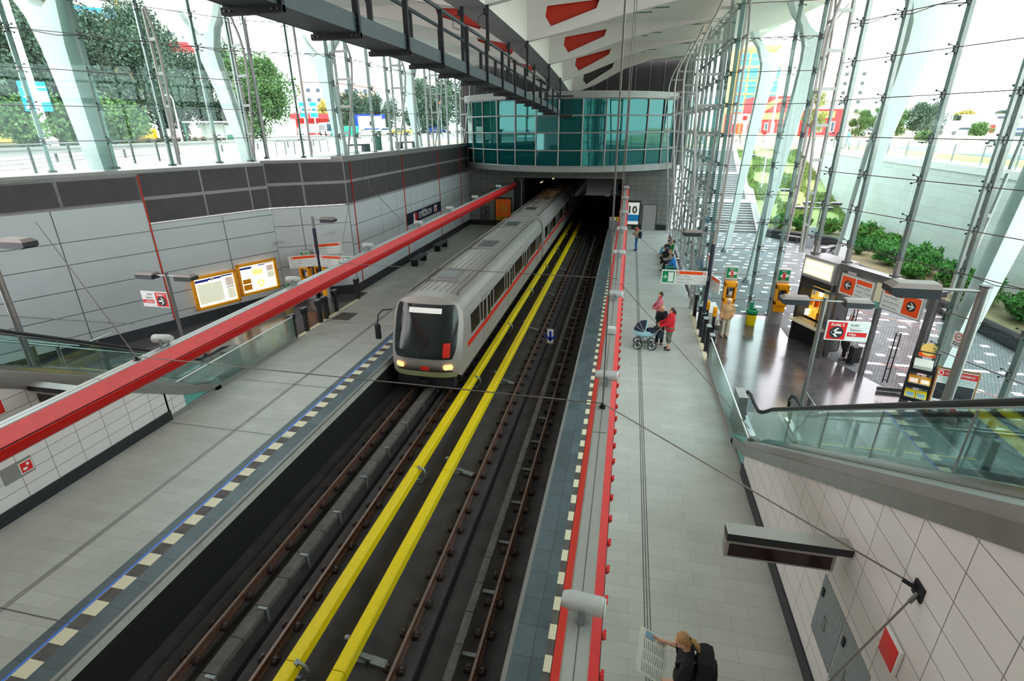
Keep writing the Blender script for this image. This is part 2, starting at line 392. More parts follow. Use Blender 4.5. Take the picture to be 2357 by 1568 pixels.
def textmesh(body, align, bold):
    k = (body, align, bold)
    if k not in _txt:
        cu = bpy.data.curves.new('t', 'FONT'); cu.body = body; cu.size = 1; cu.align_x = align; cu.resolution_u = 2; cu.offset = bold
        ob = bpy.data.objects.new('t', cu)
        me = ob.to_mesh()
        _txt[k] = ([(q.co.x, q.co.y) for q in me.vertices], [tuple(p.vertices) for p in me.polygons])
        ob.to_mesh_clear(); bpy.data.objects.remove(ob); bpy.data.curves.remove(cu)
    return _txt[k]
MINV = {}
def root_of(o):
    while o.parent is not None: o = o.parent
    return o.name
def tag(o, label, cat, group=None, kind=None):
    if label: o['label'] = label
    if cat: o['category'] = cat
    if group: o['group'] = group
    if kind: o['kind'] = kind
    return o
def thing(name, label, cat, loc=(0, 0, 0), rz=0., group=None):
    o = bpy.data.objects.new(name, None); COL.objects.link(o); o.location = loc; o.rotation_euler = (0, 0, rz); o.empty_display_size = .2
    MINV[o.name] = (Matrix.Translation(Vector(loc)) @ Matrix.Rotation(rz, 4, 'Z')).inverted()
    return tag(o, label, cat, group)
def solo(mb, name, label, cat, loc=(0, 0, 0), rz=0., group=None, world=False):
    if world:
        iv = (Matrix.Translation(Vector(loc)) @ Matrix.Rotation(rz, 4, 'Z')).inverted(); mb.v = [tuple(iv @ Vector(v)) for v in mb.v]
    o = mb.build(name); o.location = loc; o.rotation_euler = (0, 0, rz)
    return tag(o, label, cat, group)
def struct(mb, name, label=None, kind='structure'):
    o = mb.build(name); o['kind'] = kind
    if label: o['label'] = label
    o['category'] = name.split('_')[0]
    return o
KIDS = {}
def dup(root, loc, rz=0., label=None, group=None, scale=None):
    r = root.copy(); COL.objects.link(r); r.location = loc; r.rotation_euler = (0, 0, rz)
    if scale: r.scale = scale
    if label: r['label'] = label
    if group: r['group'] = group
    if root.name not in KIDS: KIDS[root.name] = [(c, list(c.children)) for c in root.children]
    for ch, gs in KIDS[root.name]:
        c = ch.copy(); COL.objects.link(c); c.parent = r
        for g in gs:
            d = g.copy(); COL.objects.link(d); d.parent = c
    return r
ORD = 'first second third fourth fifth sixth seventh eighth ninth tenth eleventh twelfth thirteenth fourteenth fifteenth sixteenth'.split()
# ------------------------------------------------------------------ the setting: floors, walls, portal, tunnel
YE = 46.0; AX = -5.1
def axu(u, side): return AX+u if side > 0 else AX-u
f = MB()
f.box(-1.36, 3.45, -8, YE, -.30, 0, 'granite')
def strip(x0, x1, y0, y1, m, z=.003): f.quad((x0, y0, z), (x1, y0, z), (x1, y1, z), (x0, y1, z), m)
strip(-1.34, -.78, -8, YE, 'granite_dark'); strip(-.78, -.5, -8, YE, 'concrete_cover'); strip(-.49, -.45, -8, YE, 'light_line')
for k in range(90):
    y = -7.4+.6*k
    if y < 45.5: strip(-.78, -.5, y, y+.3, 'ivory', .005)
for x in (.86, .91, .96): strip(x-.008, x+.008, -8, YE, 'steel_dark', .004)
strip(3.28, 3.45, 18.6, 24.6, 'ivory', .006)
struct(f, 'floor')
f = MB(); f.box(-1.42, -1.34, -8, YE, -.06, .006, 'cap_grey'); f.box(-8.50, -8.42, -8, YE, -.06, .006, 'cap_grey'); struct(f, 'trim_1')
f = MB()
f.box(-13.2, -8.46, -8, YE, -.30, 0, 'granite'); f.box(-13.73, -13.2, 24.7, YE, -.30, 0, 'granite')
strip(-9.47, -9.27, -8, YE, 'granite_dark'); strip(-8.9, -8.48, -8, YE, 'granite_dark'); strip(-9.27, -9.22, -8, YE, 'light_line', .004); strip(-9.2, -8.9, -8, YE, 'concrete_cover')
for k in range(90):
    y = -7.43+.6*k
    if y < 45.5: strip(-9.2, -8.9, y, y+.3, 'ivory', .005)
for x in (-10.69, -10.735, -10.78): strip(x-.008, x+.008, -8, YE, 'steel_dark', .004)
for y in (4.95, 11.2, 14.2, 20.2, 26.2, 32.2, 38.2): strip(-13.1, -8.5, y, y+.02, 'steel_dark', .006)
strip(-13.27, -13.08, 18.0, 23.7, 'ivory', .006)
strip(-12.95, -12.1, 20.5, 21.5, 'concrete_cover', .004)
struct(f, 'floor')
f = MB(); P = [(3.45, -8), (3.45, 24.75), (6.95, 24.75), (6.95, 22.2), (12.1, 11), (12.1, -8)]
f.add([(x, y, 0) for x, y in P]+[(x, y, -.3) for x, y in P], [tuple(range(6)), tuple(range(6, 12))[::-1]], 'hall_dark'); struct(f, 'floor')
f = MB(); P = [(-13.2, -8), (-23.5, -8), (-23.5, 8), (-16.9, 22.6), (-13.73, 24.75), (-13.2, 24.75)]
f.add([(x, y, 0) for x, y in P]+[(x, y, -.3) for x, y in P], [tuple(range(6))[::-1], tuple(range(6, 12))], 'hall_dark'); struct(f, 'floor')
# track bed
f = MB()
f.box(-8.5, -1.35, -8, 80, -1.7, -1.40, 'concrete_dark')
for x0, x1 in ((-8.0, -7.35), (-6.42, -3.25), (-2.52, -1.40)): f.box(x0, x1, -8, 80, -1.42, -1.27, 'concrete_dark')
f.box(-3.26, -3.16, -8, 80, -1.42, -1.395, 'pit_black'); f.box(-6.62, -6.45, -8, 80, -1.42, -1.395, 'pit_black')  # black strips paint the shade in the gaps beside the middle slab
struct(f, 'floor')
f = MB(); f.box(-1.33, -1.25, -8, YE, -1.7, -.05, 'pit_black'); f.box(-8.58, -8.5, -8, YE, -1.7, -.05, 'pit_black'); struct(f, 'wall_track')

def panel_wall(mb, p0, p1, cols, rows, gap=.022, th=.03, base='steel_dark'):
    """wall p0->p1 (plan points, room on the right hand when walking p0->p1): a grid of raised panels over a joint-coloured backing.
    rows: (z0, z1, material, fx) ; cols: positions along the wall"""
    p0 = Vector((p0[0], p0[1], 0)); p1 = Vector((p1[0], p1[1], 0)); d = (p1-p0); L = d.length; d.normalize(); n = Vector((-d.y, d.x, 0))
    zt = max(r[1] for r in rows); zb = min(r[0] for r in rows)
    def bx(a, b, z0, z1, t0, t1, m):
        vs = [p0+d*s_+n*t+Vector((0, 0, z)) for z in (z0, z1) for s_, t in ((a, t0), (b, t0), (b, t1), (a, t1))]
        mb.add(vs, [(0, 1, 2, 3), (7, 6, 5, 4), (0, 4, 5, 1), (1, 5, 6, 2), (2, 6, 7, 3), (3, 7, 4, 0)], m)
    bx(0, L, zb, zt, -.25, 0, base)
    for z0, z1, m, g, cc in rows:
        cs = cc if cc else cols
        for a, b in zip(cs[:-1], cs[1:]): bx(a+g, b-g, z0+g, z1-g, -.01, th, m)
    return p0, d, n, bx
def frames(lo, hi, step, first): 
    r = [lo]; s = first
    while s < hi-.3: r.append(s); s += step
    return r+[hi]
# street-side wall, straight stretch by the platform
w1 = MB(); L = YE-24.72
dk = frames(0, L, 2.2, 2.5); wt = frames(0, L, 4.4, 3.6) ; wt = sorted(set([round(x, 3) for x in wt+[x+2.2 for x in wt[1:-1] if x+2.2 < L-.4]]))
w1_args = panel_wall(w1, (-13.73, YE), (-13.73, 24.72), [L-x for x in dk][::-1], [(5.72, 6.68, 'mesh_dark', .05, None), (4.62, 5.68, 'mesh_dark', .05, None)], base='grey_frame')
ww = [L-x for x in wt][::-1]
panel_wall(w1, (-13.73, YE), (-13.73, 24.72), ww, [(a, b, 'panel_white', .016, None) for a, b in ((3.52, 4.58), (2.55, 3.52), (1.6, 2.55), (.45, 1.6))])
w1.box(-14.3, -13.68, 24.6, YE, 6.68, 6.9, 'cap_grey'); w1.box(-13.73, -13.69, 24.7, YE, 4.55, 4.62, 'grey_frame')
struct(w1, 'wall_street')
w2 = MB(); A = (-13.73, 24.72); B = (-16.74, 22.75); L2 = math.hypot(A[0]-B[0], A[1]-B[1])
panel_wall(w2, A, B, [0, 2.0, L2], [(5.72, 6.68, 'mesh_dark', .05, None), (4.62, 5.68, 'mesh_dark', .05, None)], base='grey_frame')
panel_wall(w2, A, B, [0, 2.3, L2], [(a, b, 'panel_white', .014, None) for a, b in ((3.72, 4.58), (2.7, 3.72), (1.71, 2.7), (.45, 1.71))])
struct(w2, 'wall_street_return')
w3 = MB(); dx, dy = -.4214, -.9069; L3 = 15.0; B2 = (B[0]+dx*L3, B[1]+dy*L3)
q = 5.27  # the red strip
panel_wall(w3, B, B2, [0, .85, 2.9, q], [(5.62, 6.6, 'mesh_dark', .05, None), (4.62, 5.58, 'mesh_dark', .05, None)], base='grey_frame')
p0, d, n, bx = panel_wall(w3, (B[0]+dx*q, B[1]+dy*q), B2, [0, 2.6, 5.2, 7.8, L3-q], [(5.52, 6.5, 'mesh_dark', .06, None)], base='grey_frame')
panel_wall(w3, (B[0]+dx*q, B[1]+dy*q), B2, [0, 3.0, 6.0, L3-q], [(4.32, 5.48, 'panel_white', .016, None)])
panel_wall(w3, B, B2, [0, 2.35, q, q+3.0, q+6.0, L3], [(a, b, 'panel_white', .016, None) for a, b in ((3.5, 4.32), (2.55, 3.5), (1.62, 2.55), (.8, 1.62), (.45, .8))])
panel_wall(w3, B, (B[0]+dx*q, B[1]+dy*q), [0, 2.35, q], [(4.32, 4.58, 'panel_white', .012, None)])
struct(w3, 'wall_street_hall')
# caps and gutter above the street walls
cp = MB()
for (a, b, z) in ((A, B, 6.68), (B, B2, 6.6)):
    dd = (Vector(b)-Vector(a)).normalized(); nn = Vector((-dd.y, dd.x)); 
    for t0, t1, z0, z1, m in ((-.28, .06, z-.02, z+.10, 'cap_grey'), (-.75, -.28, z-.25, z+.02, 'zinc')):
        vs = [(a[0]+nn.x*t, a[1]+nn.y*t, zz) for zz in (z0, z1) for t in (t0, t1)]+[(b[0]+nn.x*t+dd.x*.1, b[1]+nn.y*t+dd.y*.1, zz) for zz in (z0, z1) for t in (t0, t1)]
        cp.add(vs, [(0, 1, 3, 2), (4, 6, 7, 5), (0, 4, 5, 1), (2, 3, 7, 6), (0, 2, 6, 4), (1, 5, 7, 3)], m)
struct(cp, 'trim_2')
bs = MB()
for (a, b) in (((-13.73, YE), A), (A, B), (B, B2)):
    dd = (Vector(b)-Vector(a)).normalized(); nn = Vector((-dd.y, dd.x)); vs = []
    for zz in (0, .45): vs += [(a[0]+nn.x*t, a[1]+nn.y*t, zz) for t in (-.05, .05)]+[(b[0]+nn.x*t, b[1]+nn.y*t, zz) for t in (-.05, .05)]
    bs.add(vs, [(0, 2, 3, 1), (4, 5, 7, 6), (0, 1, 5, 4), (2, 6, 7, 3), (1, 3, 7, 5), (0, 4, 6, 2)], 'stone_dark')
struct(bs, 'baseboard_street')
# red strips up the street wall
for i, (x, y, z0, z1) in enumerate(((-13.678, 25.25, .45, 6.6), (-13.68, 31.75, .45, 6.6), (-13.68, 38.3, .45, 6.6), (-13.68, 43.6, .45, 6.6), (B[0]+dx*q+.05, B[1]+dy*q, .45, 6.5))):
    m = MB(); m.box(x-.02, x+.02, y-.018, y+.018, z0, z1, 'rib_red'); solo(m, 'red_pole', 'slim red strip up the street-side wall, '+('beside the yellow timetable boards' if i == 4 else ORD[i]+' along the straight stretch from its corner'), 'wall strip', (x, y, z0), world=True)
# end wall with the tunnel portal
e = MB(); TL, TR, TZ = -9.66, -.49, 4.17
e.box(-13.9, TL, YE, YE+.5, -.3, 5.3, 'portal_tile'); e.box(TR, 3.75, YE, YE+.5, -.3, 5.3, 'portal_tile'); e.box(TL, TR, YE, YE+.5, TZ, 5.3, 'portal_tile')
e.box(TL, -8.5, YE, YE+.5, -1.7, -.3, 'pit_black'); e.box(-1.35, TR, YE, YE+.5, -1.7, -.3, 'pit_black')
struct(e, 'wall_portal')
e = MB(); e.box(-14.2, 4.2, YE+.3, YE+.6, 5.2, 13.6, 'mesh_dark')
for k in range(18): e.box(-14.1+1.08*k, -14.05+1.08*k, YE+.26, YE+.3, 5.2, 13.6, 'grey_frame')
struct(e, 'wall_portal_upper')
e = MB(); e.box(-13.7, TL-1.6, YE-.04, YE, 0, .45, 'stone_dark'); e.box(.55, 1.38, YE-.04, YE, 0, .45, 'stone_dark'); e.box(2.45, 3.5, YE-.04, YE, 0, .45, 'stone_dark'); struct(e, 'baseboard_portal')
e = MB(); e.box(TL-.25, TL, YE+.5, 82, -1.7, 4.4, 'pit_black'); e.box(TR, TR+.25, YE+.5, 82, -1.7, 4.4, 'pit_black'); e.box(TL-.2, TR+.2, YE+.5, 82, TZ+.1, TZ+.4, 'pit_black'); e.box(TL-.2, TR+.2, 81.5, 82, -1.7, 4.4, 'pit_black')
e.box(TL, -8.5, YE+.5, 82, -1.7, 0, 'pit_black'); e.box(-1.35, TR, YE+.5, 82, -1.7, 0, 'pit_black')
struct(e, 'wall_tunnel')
e = MB(); e.box(TL, TL+.9, YE+.02, YE+.12, 0, TZ, 'black'); e.box(TL+.05, TL+.12, YE, YE+.05, 0, TZ, 'black_matte'); e.box(TL+.62, TL+.72, YE, YE+.05, 0, TZ-.2, 'zinc'); e.box(TL+.45, TL+.72, YE, YE+.05, TZ-.25, TZ-.18, 'zinc'); struct(e, 'trim_3')
e = MB(); e.box(TL, TR, YE-.03, YE+.05, TZ-.06, TZ+.03, 'cap_grey'); struct(e, 'trim_4')
# white tiled side walls under the escalators (both sides) with the sloped top following the stair
def esc_z(y): return .84+(12.1-y)*.56
for nm, x0, x1, m, ft in (('wall_entrance', 3.35, 3.75, 'wall_tile', 3.35), ('wall_street_tiled', -13.47, -13.07, 'wall_tile_street', -13.07)):
    e = MB(); e.prism([(-8, 0), (12.0, 0), (12.0, .86), (1.6, 6.6), (-8, 6.6)], 'x', x0, x1, m); struct(e, nm)
e = MB(); e.box(3.31, 3.35, -8, 12.0, 0, .3, 'stone_dark'); struct(e, 'baseboard_entrance')
e = MB(); e.box(-13.07, -13.03, -8, 11.4, 0, .3, 'stone_dark'); struct(e, 'baseboard_street_tiled')
e = MB(); e.box(-24, 12.5, -8.6, -8.1, -1.7, 13.5, 'portal_tile'); struct(e, 'wall_added_rear')  # unseen wall added behind the camera, darkens drum reflections and the near end
# ------------------------------------------------------------------ roof
def itp(t, tab):
    for (a, va), (b, vb) in zip(tab[:-1], tab[1:]):
        if t <= b: 
            k = max(0, (t-a)/(b-a)); return va+(vb-va)*k
    return tab[-1][1]
EDGE = [(-8, 18.2), (10, 18.0), (18, 17.2), (24.6, 16.0), (31, 14.6), (38, 13.2), (46, 12.3)]
PROF = [(.5, 13.15), (4, 13.05), (8.3, 13.05), (11.7, 13.5), (14.6, 13.95), (18.2, 14.6)]
def dzr(y): return -.00055*(y-22)**2
def skin(u, y): return itp(u, PROF)+dzr(y)
KEEL = [(-8, 11.1), (5, 11.45), (18, 11.58), (24.8, 11.48), (31.2, 11.22), (37.3, 10.85), (41, 10.52), (46, 10.3)]
c = MB()
ys = [-8+2*i for i in range(28)]
for sd_ in (-1, 1):
    rings = []
    for y in ys:
        ue = itp(y, EDGE); us = [.4+(ue-.4)*k/16 for k in range(17)]
        rings.append([(axu(u, sd_), y, skin(u, y)) for u in us]+[(axu(u, sd_), y, skin(u, y)+.22) for u in us[::-1]])
    c.loft(rings, 'roof_skin')
struct(c, 'ceiling')
# glazed slits let into the roof skin between the ribs
e = MB()
for sd_ in (-1, 1):
    for y in (7.5, 14.4, 21.3, 27.7, 34.2, 40.5):
        for k, (u0, u1) in enumerate(((3.6, 6.3), (3.6, 5.6))):
            yy = y+.9*k
            n_ = 5; pr_ = [(axu(u0+(u1-u0)*i/n_, sd_), skin(u0+(u1-u0)*i/n_, yy)-.02) for i in range(n_+1)]
            e.prism([(x, z) for x, z in pr_]+[(x, z+.05) for x, z in pr_[::-1]], 'y', yy, yy+.22, 'slit_green')
    for y in (11.4, 18.0, 24.7, 31.2, 37.4, 43.4):
        for dy_ in (.35, .95):
            u0, u1 = 5.4, 9.4; n_ = 6; pr_ = [(axu(u0+(u1-u0)*i/n_, sd_), skin(u0+(u1-u0)*i/n_, y+dy_)-.03) for i in range(n_+1)]
            e.prism([(x, z) for x, z in pr_]+[(x, z+.07) for x, z in pr_[::-1]], 'y', y+dy_, y+dy_+.2, 'slit_green')
struct(e, 'trim_5')
# keel beam along the middle
k_ = MB(); rings = []
for i in range(55):
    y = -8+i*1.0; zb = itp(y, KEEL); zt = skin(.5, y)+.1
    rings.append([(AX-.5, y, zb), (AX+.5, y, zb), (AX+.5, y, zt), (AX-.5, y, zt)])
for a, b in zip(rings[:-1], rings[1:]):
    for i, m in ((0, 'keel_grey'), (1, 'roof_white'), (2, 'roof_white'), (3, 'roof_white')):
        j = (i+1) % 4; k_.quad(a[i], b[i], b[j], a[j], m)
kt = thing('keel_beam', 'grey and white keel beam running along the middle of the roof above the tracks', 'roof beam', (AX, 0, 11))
k_.build('beam_body', kt, True)
from mathutils.geometry import tessellate_polygon
def holed_plate(mb, outer, hole, y0, y1, m, mh):
    """plate in the xz plane with a hole: faces at y0 and y1, outer rim and hole lining"""
    lo = [Vector((x, z, 0)) for x, z in outer]; lh = [Vector((x, z, 0)) for x, z in hole]
    tris = tessellate_polygon([lo, lh]); pts = outer+hole; n = len(pts)
    mb.add([(x, y0, z) for x, z in pts]+[(x, y1, z) for x, z in pts], [tuple(t) for t in tris]+[tuple(i+n for i in t[::-1]) for t in tris], m)
    for lst, mm in ((outer, m), (hole, mh)):
        k = len(lst); mb.add([(x, y, z) for y in (y0, y1) for x, z in lst], [(i, (i+1) % k, k+(i+1) % k, k+i) for i in range(k)], mm)
RIBS = [4.8, 11.4, 17.95, 24.8, 31.2, 37.3, 43.3]
for i, y in enumerate(RIBS):
    zk = itp(y, KEEL)
    for sd_, nm in ((1, 'entrance'), (-1, 'street')):
        top = [(u, skin(u, y)+.05) for u in (8.6, 7.2, 5.5, 3.5, .5)]
        low = [(.5, zk), (2.2, zk+.37*(12.3-zk)/.83*.55+.12), (4.2, 12.25-max(0, 11.3-zk)*.3), (6.0, 12.62+dzr(y)*.4), (8.3, 12.99+dzr(y))]
        hole = [(1.28, 12.35), (1.34, 12.72), (3.45, 12.86), (3.34, 12.56), (1.52, 12.0)]
        sh = itp(y, KEEL)-11.48; hole = [(u, min(z+sh*(1-.55*(u-1.2)/2.2), skin(u, y)-.1)) for u, z in hole]
        mb = MB(); O = [(axu(u, sd_), z) for u, z in low+top]; H = [(axu(u, sd_), z) for u, z in hole]
        holed_plate(mb, O, H, y-.16, y+.16, 'rib_white', 'rib_red')
        rt = thing('roof_rib', f'white roof rib with red opening on the {nm} side, {ORD[6-i]} from the round glass wall', 'roof rib', (axu(.5, sd_), y, zk), 0, 'ribs under the roof')
        mb.build('rib_plate', rt, True)
        mb = MB(); mb.prism([(x, z) for x, z in H], 'y', y+.05, y+.10, 'rib_red' if y < 42 else 'mesh_dark'); o_ = mb.build('opening_panel', rt, True)
        if y < 42: o_['label'] = 'red panel set in the opening'
# ------------------------------------------------------------------ round glass wall above the portal
R_D = 9.7; CY = 50.7; CX = -5.25; N_D = 12; A0 = math.radians(61)
def dr(a, r=R_D): return (CX+r*math.sin(a), CY-r*math.cos(a))
ang = [-A0+2*A0*i/N_D for i in range(N_D+1)]
rows = [5.38, 6.5, 7.72, 8.9, 10.02]
g = MB()
for a, b in zip(ang[:-1], ang[1:]):
    for z0, z1 in zip(rows[:-1], rows[1:]):
        p, q_ = dr(a+.006, 9.66), dr(b-.006, 9.66); t = random.uniform(-.012, .012)
        g.quad((p[0], p[1], z0+.03), (q_[0], q_[1]+t, z0+.03), (q_[0], q_[1]+t, z1-.03), (p[0], p[1], z1-.03), 'drum_glass')
og = struct(g, 'window_1', 'curved dark green glass wall of the control room above the tunnel mouth')
g = MB()
for a in ang: p = dr(a, 9.72); g.cyl((p[0], p[1], 5.3), (p[0], p[1], 10.1), .055, 'cap_grey', 6)
for z in rows: g.tube([(*dr(a, 9.72), z) for a in ang], .055, 'cap_grey', 6)
def band(mb, z0, z1, r0, r1, m):
    nn_ = 36; aa = [-A0+2*A0*i/nn_ for i in range(nn_+1)]
    mb.loft([[(*dr(a, r0), z0), (*dr(a, r1), z0), (*dr(a, r1), z1), (*dr(a, r0), z1)] for a in aa], m, smooth=False)
band(g, 4.98, 5.36, 9.4, 9.82, 'cap_grey'); band(g, 10.05, 10.5, 9.4, 9.82, 'cap_grey')
og = g.build('window_1_frame'); og['kind'] = 'structure'; og['category'] = 'window'
g = MB(); nn_ = 30; aa = [-A0+2*A0*i/nn_ for i in range(nn_+1)]
g.add([(*dr(a, 9.4), 5.0) for a in aa]+[(2.9, YE+.4, 5.0), (-13.4, YE+.4, 5.0)], [tuple(range(nn_+3))], 'portal_tile'); g.add([(*dr(a, 9.5), 10.45) for a in aa]+[(2.9, YE+.4, 10.45), (-13.4, YE+.4, 10.45)], [tuple(range(nn_+3))[::-1]], 'cap_grey')
g.loft([[(*dr(a, 8.9), 5.0), (*dr(a, 8.9), 10.4)] for a in aa], 'stone_dark', closed=False, caps=False, smooth=False)
struct(g, 'wall_control_room')
# ------------------------------------------------------------------ glass facades
def facade(idx, p0, p1, z0, z1, posts, rods, label, skipz=None):
    d_ = Vector((p1[0]-p0[0], p1[1]-p0[1])); L_ = d_.length; d_.normalize(); g = MB(); zz = [z0]+[r for r in rods if z0 < r < z1]+[z1]; ss = [0]+[s for s in posts if .2 < s < L_-.2]+[L_]
    for a, b in zip(ss[:-1], ss[1:]):
        for u, v in zip(zz[:-1], zz[1:]):
            if skipz and a < skipz[1]-.3 and b > skipz[0]+.3 and u < skipz[2]-.3: continue
            A_ = (p0[0]+d_.x*(a+.012), p0[1]+d_.y*(a+.012)); B_ = (p0[0]+d_.x*(b-.012), p0[1]+d_.y*(b-.012))
            g.quad((*A_, u+.012), (*B_, u+.012), (*B_, v-.012), (*A_, v-.012), 'glass')
    return struct(g, f'window_{idx}', label)
RODS = [.77+1.17*k for k in range(11)]
FY = [25.3, 27.15, 29.4, 31.65, 33.85, 35.85, 38.05, 40.35, 42.5, 44.9]
F1 = ((-13.95, 24.95), (-13.95, YE)); F2 = ((-13.95, 24.95), (-17.0, 22.95)); F3 = ((-17.0, 22.95), (-23.3, 9.4))
G1 = ((3.62, 24.75), (3.62, YE)); G2 = ((3.62, 24.75), (6.95, 24.75)); G2b = ((6.95, 24.75), (6.95, 22.2)); G3 = ((6.95, 22.2), (12.15, 11.0)); G4 = ((12.15, 11.0), (12.15, -8))
facade(2, *F1, 6.92, 12.7, [y-24.95 for y in FY], RODS, 'glass wall toward the street along the straight stretch of platform')
facade(3, *F2, 6.85, 12.9, [1.8], RODS, 'glass wall toward the street on the short return')
facade(4, *F3, 6.75, 13, [1.5, 3.35, 5.4, 7.4, 9.4, 11.4, 13.4], RODS, 'glass wall toward the street beside the billboard house')
facade(5, *G1, .12, 12.8, [y-24.75 for y in FY], RODS, 'glass wall between the far platform and the plaza')
facade(6, *G2, .12, 12.9, [2.28], RODS, 'glass wall behind the telephones')
facade(7, *G3, .12, 13, [1.77, 3.75, 5.8, 7.8, 9.8], RODS, 'glass wall around the entrance portal', (0, 5.8, 3.6))
facade(8, *G4, .12, 13, [2, 4, 6, 8, 10, 12, 14], RODS, 'glass wall beside the stairs')
# ------------------------------------------------------------------ facade posts with their glass fittings
def spider_mesh():
    m = MB()
    m.box(-.035, .035, -.10, .0, -.09, .09, 'steel_dark')
    for sx_ in (-1, 1):
        for sz_ in (-1, 1):
            m.tube([(0, -.1, sz_*.05), (sx_*.07, -.13, sz_*.1), (sx_*.12, -.16, sz_*.12)], .013, 'steel_dark', 5); m.cyl((sx_*.12, -.15, sz_*.12), (sx_*.12, -.185, sz_*.12), .028, 'black', 8)
    return m
SPM = {}
def post(x, y, z0, z1, ang, label, grp, rods, wide=.09, deep=.15):
    """steel post standing just outside the glass; local -y looks into the hall"""
    t = thing('facade_post', label, 'post', (x, y, z0), ang, grp)
    m = MB(); m.box(-wide/2, wide/2, .0, deep, 0, z1-z0, 'steel'); m.box(-.11, .11, -.06, deep+.06, -.06, .02, 'steel_dark'); m.build('mullion', t)
    for z in rods:
        if z0+.2 < z < z1-.2:
            if 's' not in SPM: SPM['s'] = spider_mesh().build('glass_fitting', t); o = SPM['s']
            else: o = SPM['s'].copy(); COL.objects.link(o); o.parent = t
            o.location = (0, 0, z-z0)
    return t
def along(p0, p1, s, off):
    d_ = Vector((p1[0]-p0[0], p1[1]-p0[1])).normalized(); return (p0[0]+d_.x*s+off*d_.y, p0[1]+d_.y*s-off*d_.x)
def fang(p0, p1):
    return math.atan2(p1[1]-p0[1], p1[0]-p0[0])
def posts_on(p0, p1, ss, z0, z1, side, where, grp, **kw):
    # side=+1: outside lies to the right of p0->p1
    a = fang(p0, p1)
    for i, s in enumerate(ss):
        x, y = along(p0, p1, s, side*.20)
        post(x, y, z0, z1, a+(0 if side < 0 else PI), where(i), grp, RODS, **kw)
posts_on(*F1, [y-24.95 for y in FY], 6.9, 12.75, -1, lambda i: f'slim steel post of the street-side glass wall, {ORD[i]} along the straight stretch from its corner', 'posts of the straight street-side glass wall')
posts_on(*F2, [1.7, 3.35], 6.9, 12.9, 1, lambda i: f'steel post of the street-side glass wall on the short return, {("middle one", "corner one")[i]}', 'posts of the street-side return')
posts_on(*F3, [.3, 1.75, 3.7, 5.75, 7.75, 9.7, 11.6], 6.8, 13, 1, lambda i: f'steel post of the slanting street-side glass wall, {ORD[i]} from the corner bow trusses', 'posts of the slanting street-side glass wall', wide=.11)
posts_on(*G1, [y-24.75 for y in FY], 0, 12.8, 1, lambda i: f'slim steel post of the plaza-side glass wall, {ORD[i]} along from the telephones corner', 'posts of the plaza-side glass wall')
posts_on(*G2, [2.3, 3.2], 0, 12.9, -1, lambda i: ('dark steel post of the glass wall between the two telephones', 'dark steel post at the kiosk corner of the telephone glass wall')[i], 'posts behind the telephones', wide=.12)
posts_on(*G3, [.25, 1.77, 3.75], 3.6, 13, -1, lambda i: f'steel post of the glass above kiosk and portal, {ORD[i]} from the kiosk corner', 'posts above the portal', wide=.12)
posts_on(*G3, [5.8, 7.8, 9.8], 0, 13, -1, lambda i: f'tall steel post of the glass wall beyond the portal, {ORD[i]} from the newspaper rack', 'tall posts beyond the portal', wide=.13)
# ------------------------------------------------------------------ bow trusses inside the glass
PROFR = [(0, .10), (2.5, .24), (6, .62), (9.7, .98), (11, 1.05), (11.7, .85), (12.3, .5), (12.8, .22)]
PROFL = [(0, .10), (1.5, .42), (3.0, .72), (4.2, .85), (5.0, .62), (5.6, .25)]
def bow(x, y, z0, prof, ang, label, grp):
    """bow-string truss; local -y bulges into the hall"""
    t = thing('bow_truss', label, 'truss', (x, y, z0), ang, grp)
    zt = prof[-1][0]
    m = MB(); m.bar((0, -.02, 0), (0, -.02, zt), .08, .10, 'alu', (0, 1, 0)); m.build('straight_chord', t)
    fine = [(zt*i/26, 0) for i in range(27)]; fine = [(z, itp(z, prof)) for z, _ in fine]
    fine = [(z, (fine[max(i-1, 0)][1]+v+fine[min(i+1, 26)][1])/3) for i, (z, v) in enumerate(fine)]
    m = MB(); m.tube([(0, -v-.04, z) for z, v in fine], .052, 'alu', 8); m.build('bowed_chord', t)
    z = 1.17*(.77/1.17 if z0 < 1 else .9)
    while z < zt-.3:
        v = itp(z, prof); m = MB(); m.box(-.035, .035, -v-.04, -.05, z-.05, z+.05, 'alu'); m.build('rung', t); z += 1.17
    return t
for i, y in enumerate((25.3, 31.65, 38.05, 44.9)):
    bow(-13.88, y, 6.9, PROFL, PI/2, f'steel bow truss inside the street-side glass wall, {ORD[i]} from the corner', 'street-side bow trusses')
    bow(3.5, y, 0, PROFR, -PI/2, f'tall steel bow truss between platform and plaza, {ORD[i]} from the telephones corner', 'plaza-side bow trusses')
bow(3.95, 24.62, 0, PROFR, 0, 'tall steel bow truss at the corner of the telephone glass wall facing the gates', 'plaza-side bow trusses')
bow(6.8, 24.4, 3.6, [(z, v*.9) for z, v in [(0, .1), (2, .3), (4, .6), (6.5, .9), (7.5, .9), (8.5, .6), (9.2, .25)]], 0, 'steel bow truss above the kiosk light box, curving toward the hall', 'trusses at the kiosk corner')
bow(6.85, 22.1, 3.6, [(z, v*.8) for z, v in [(0, .1), (2, .3), (4, .6), (6.5, .9), (7.5, .9), (8.5, .6), (9.2, .25)]], fang(*G3), 'steel bow truss above the kiosk, turned along the slanting glass', 'trusses at the kiosk corner')
bow(*along(*G3, 5.75, -.05), 3.6, [(z, v) for z, v in [(0, .2), (3, .6), (6.5, .95), (8, .8), (9.2, .25)]], fang(*G3)+PI, 'wide steel bow truss outside the glass over the end of the portal', 'trusses at the kiosk corner')
bow(-16.75, 23.25, 6.9, PROFL, fang(*F2)+PI, 'steel bow truss at the street-side corner, facing along the tracks', 'trusses at the street-side corner')
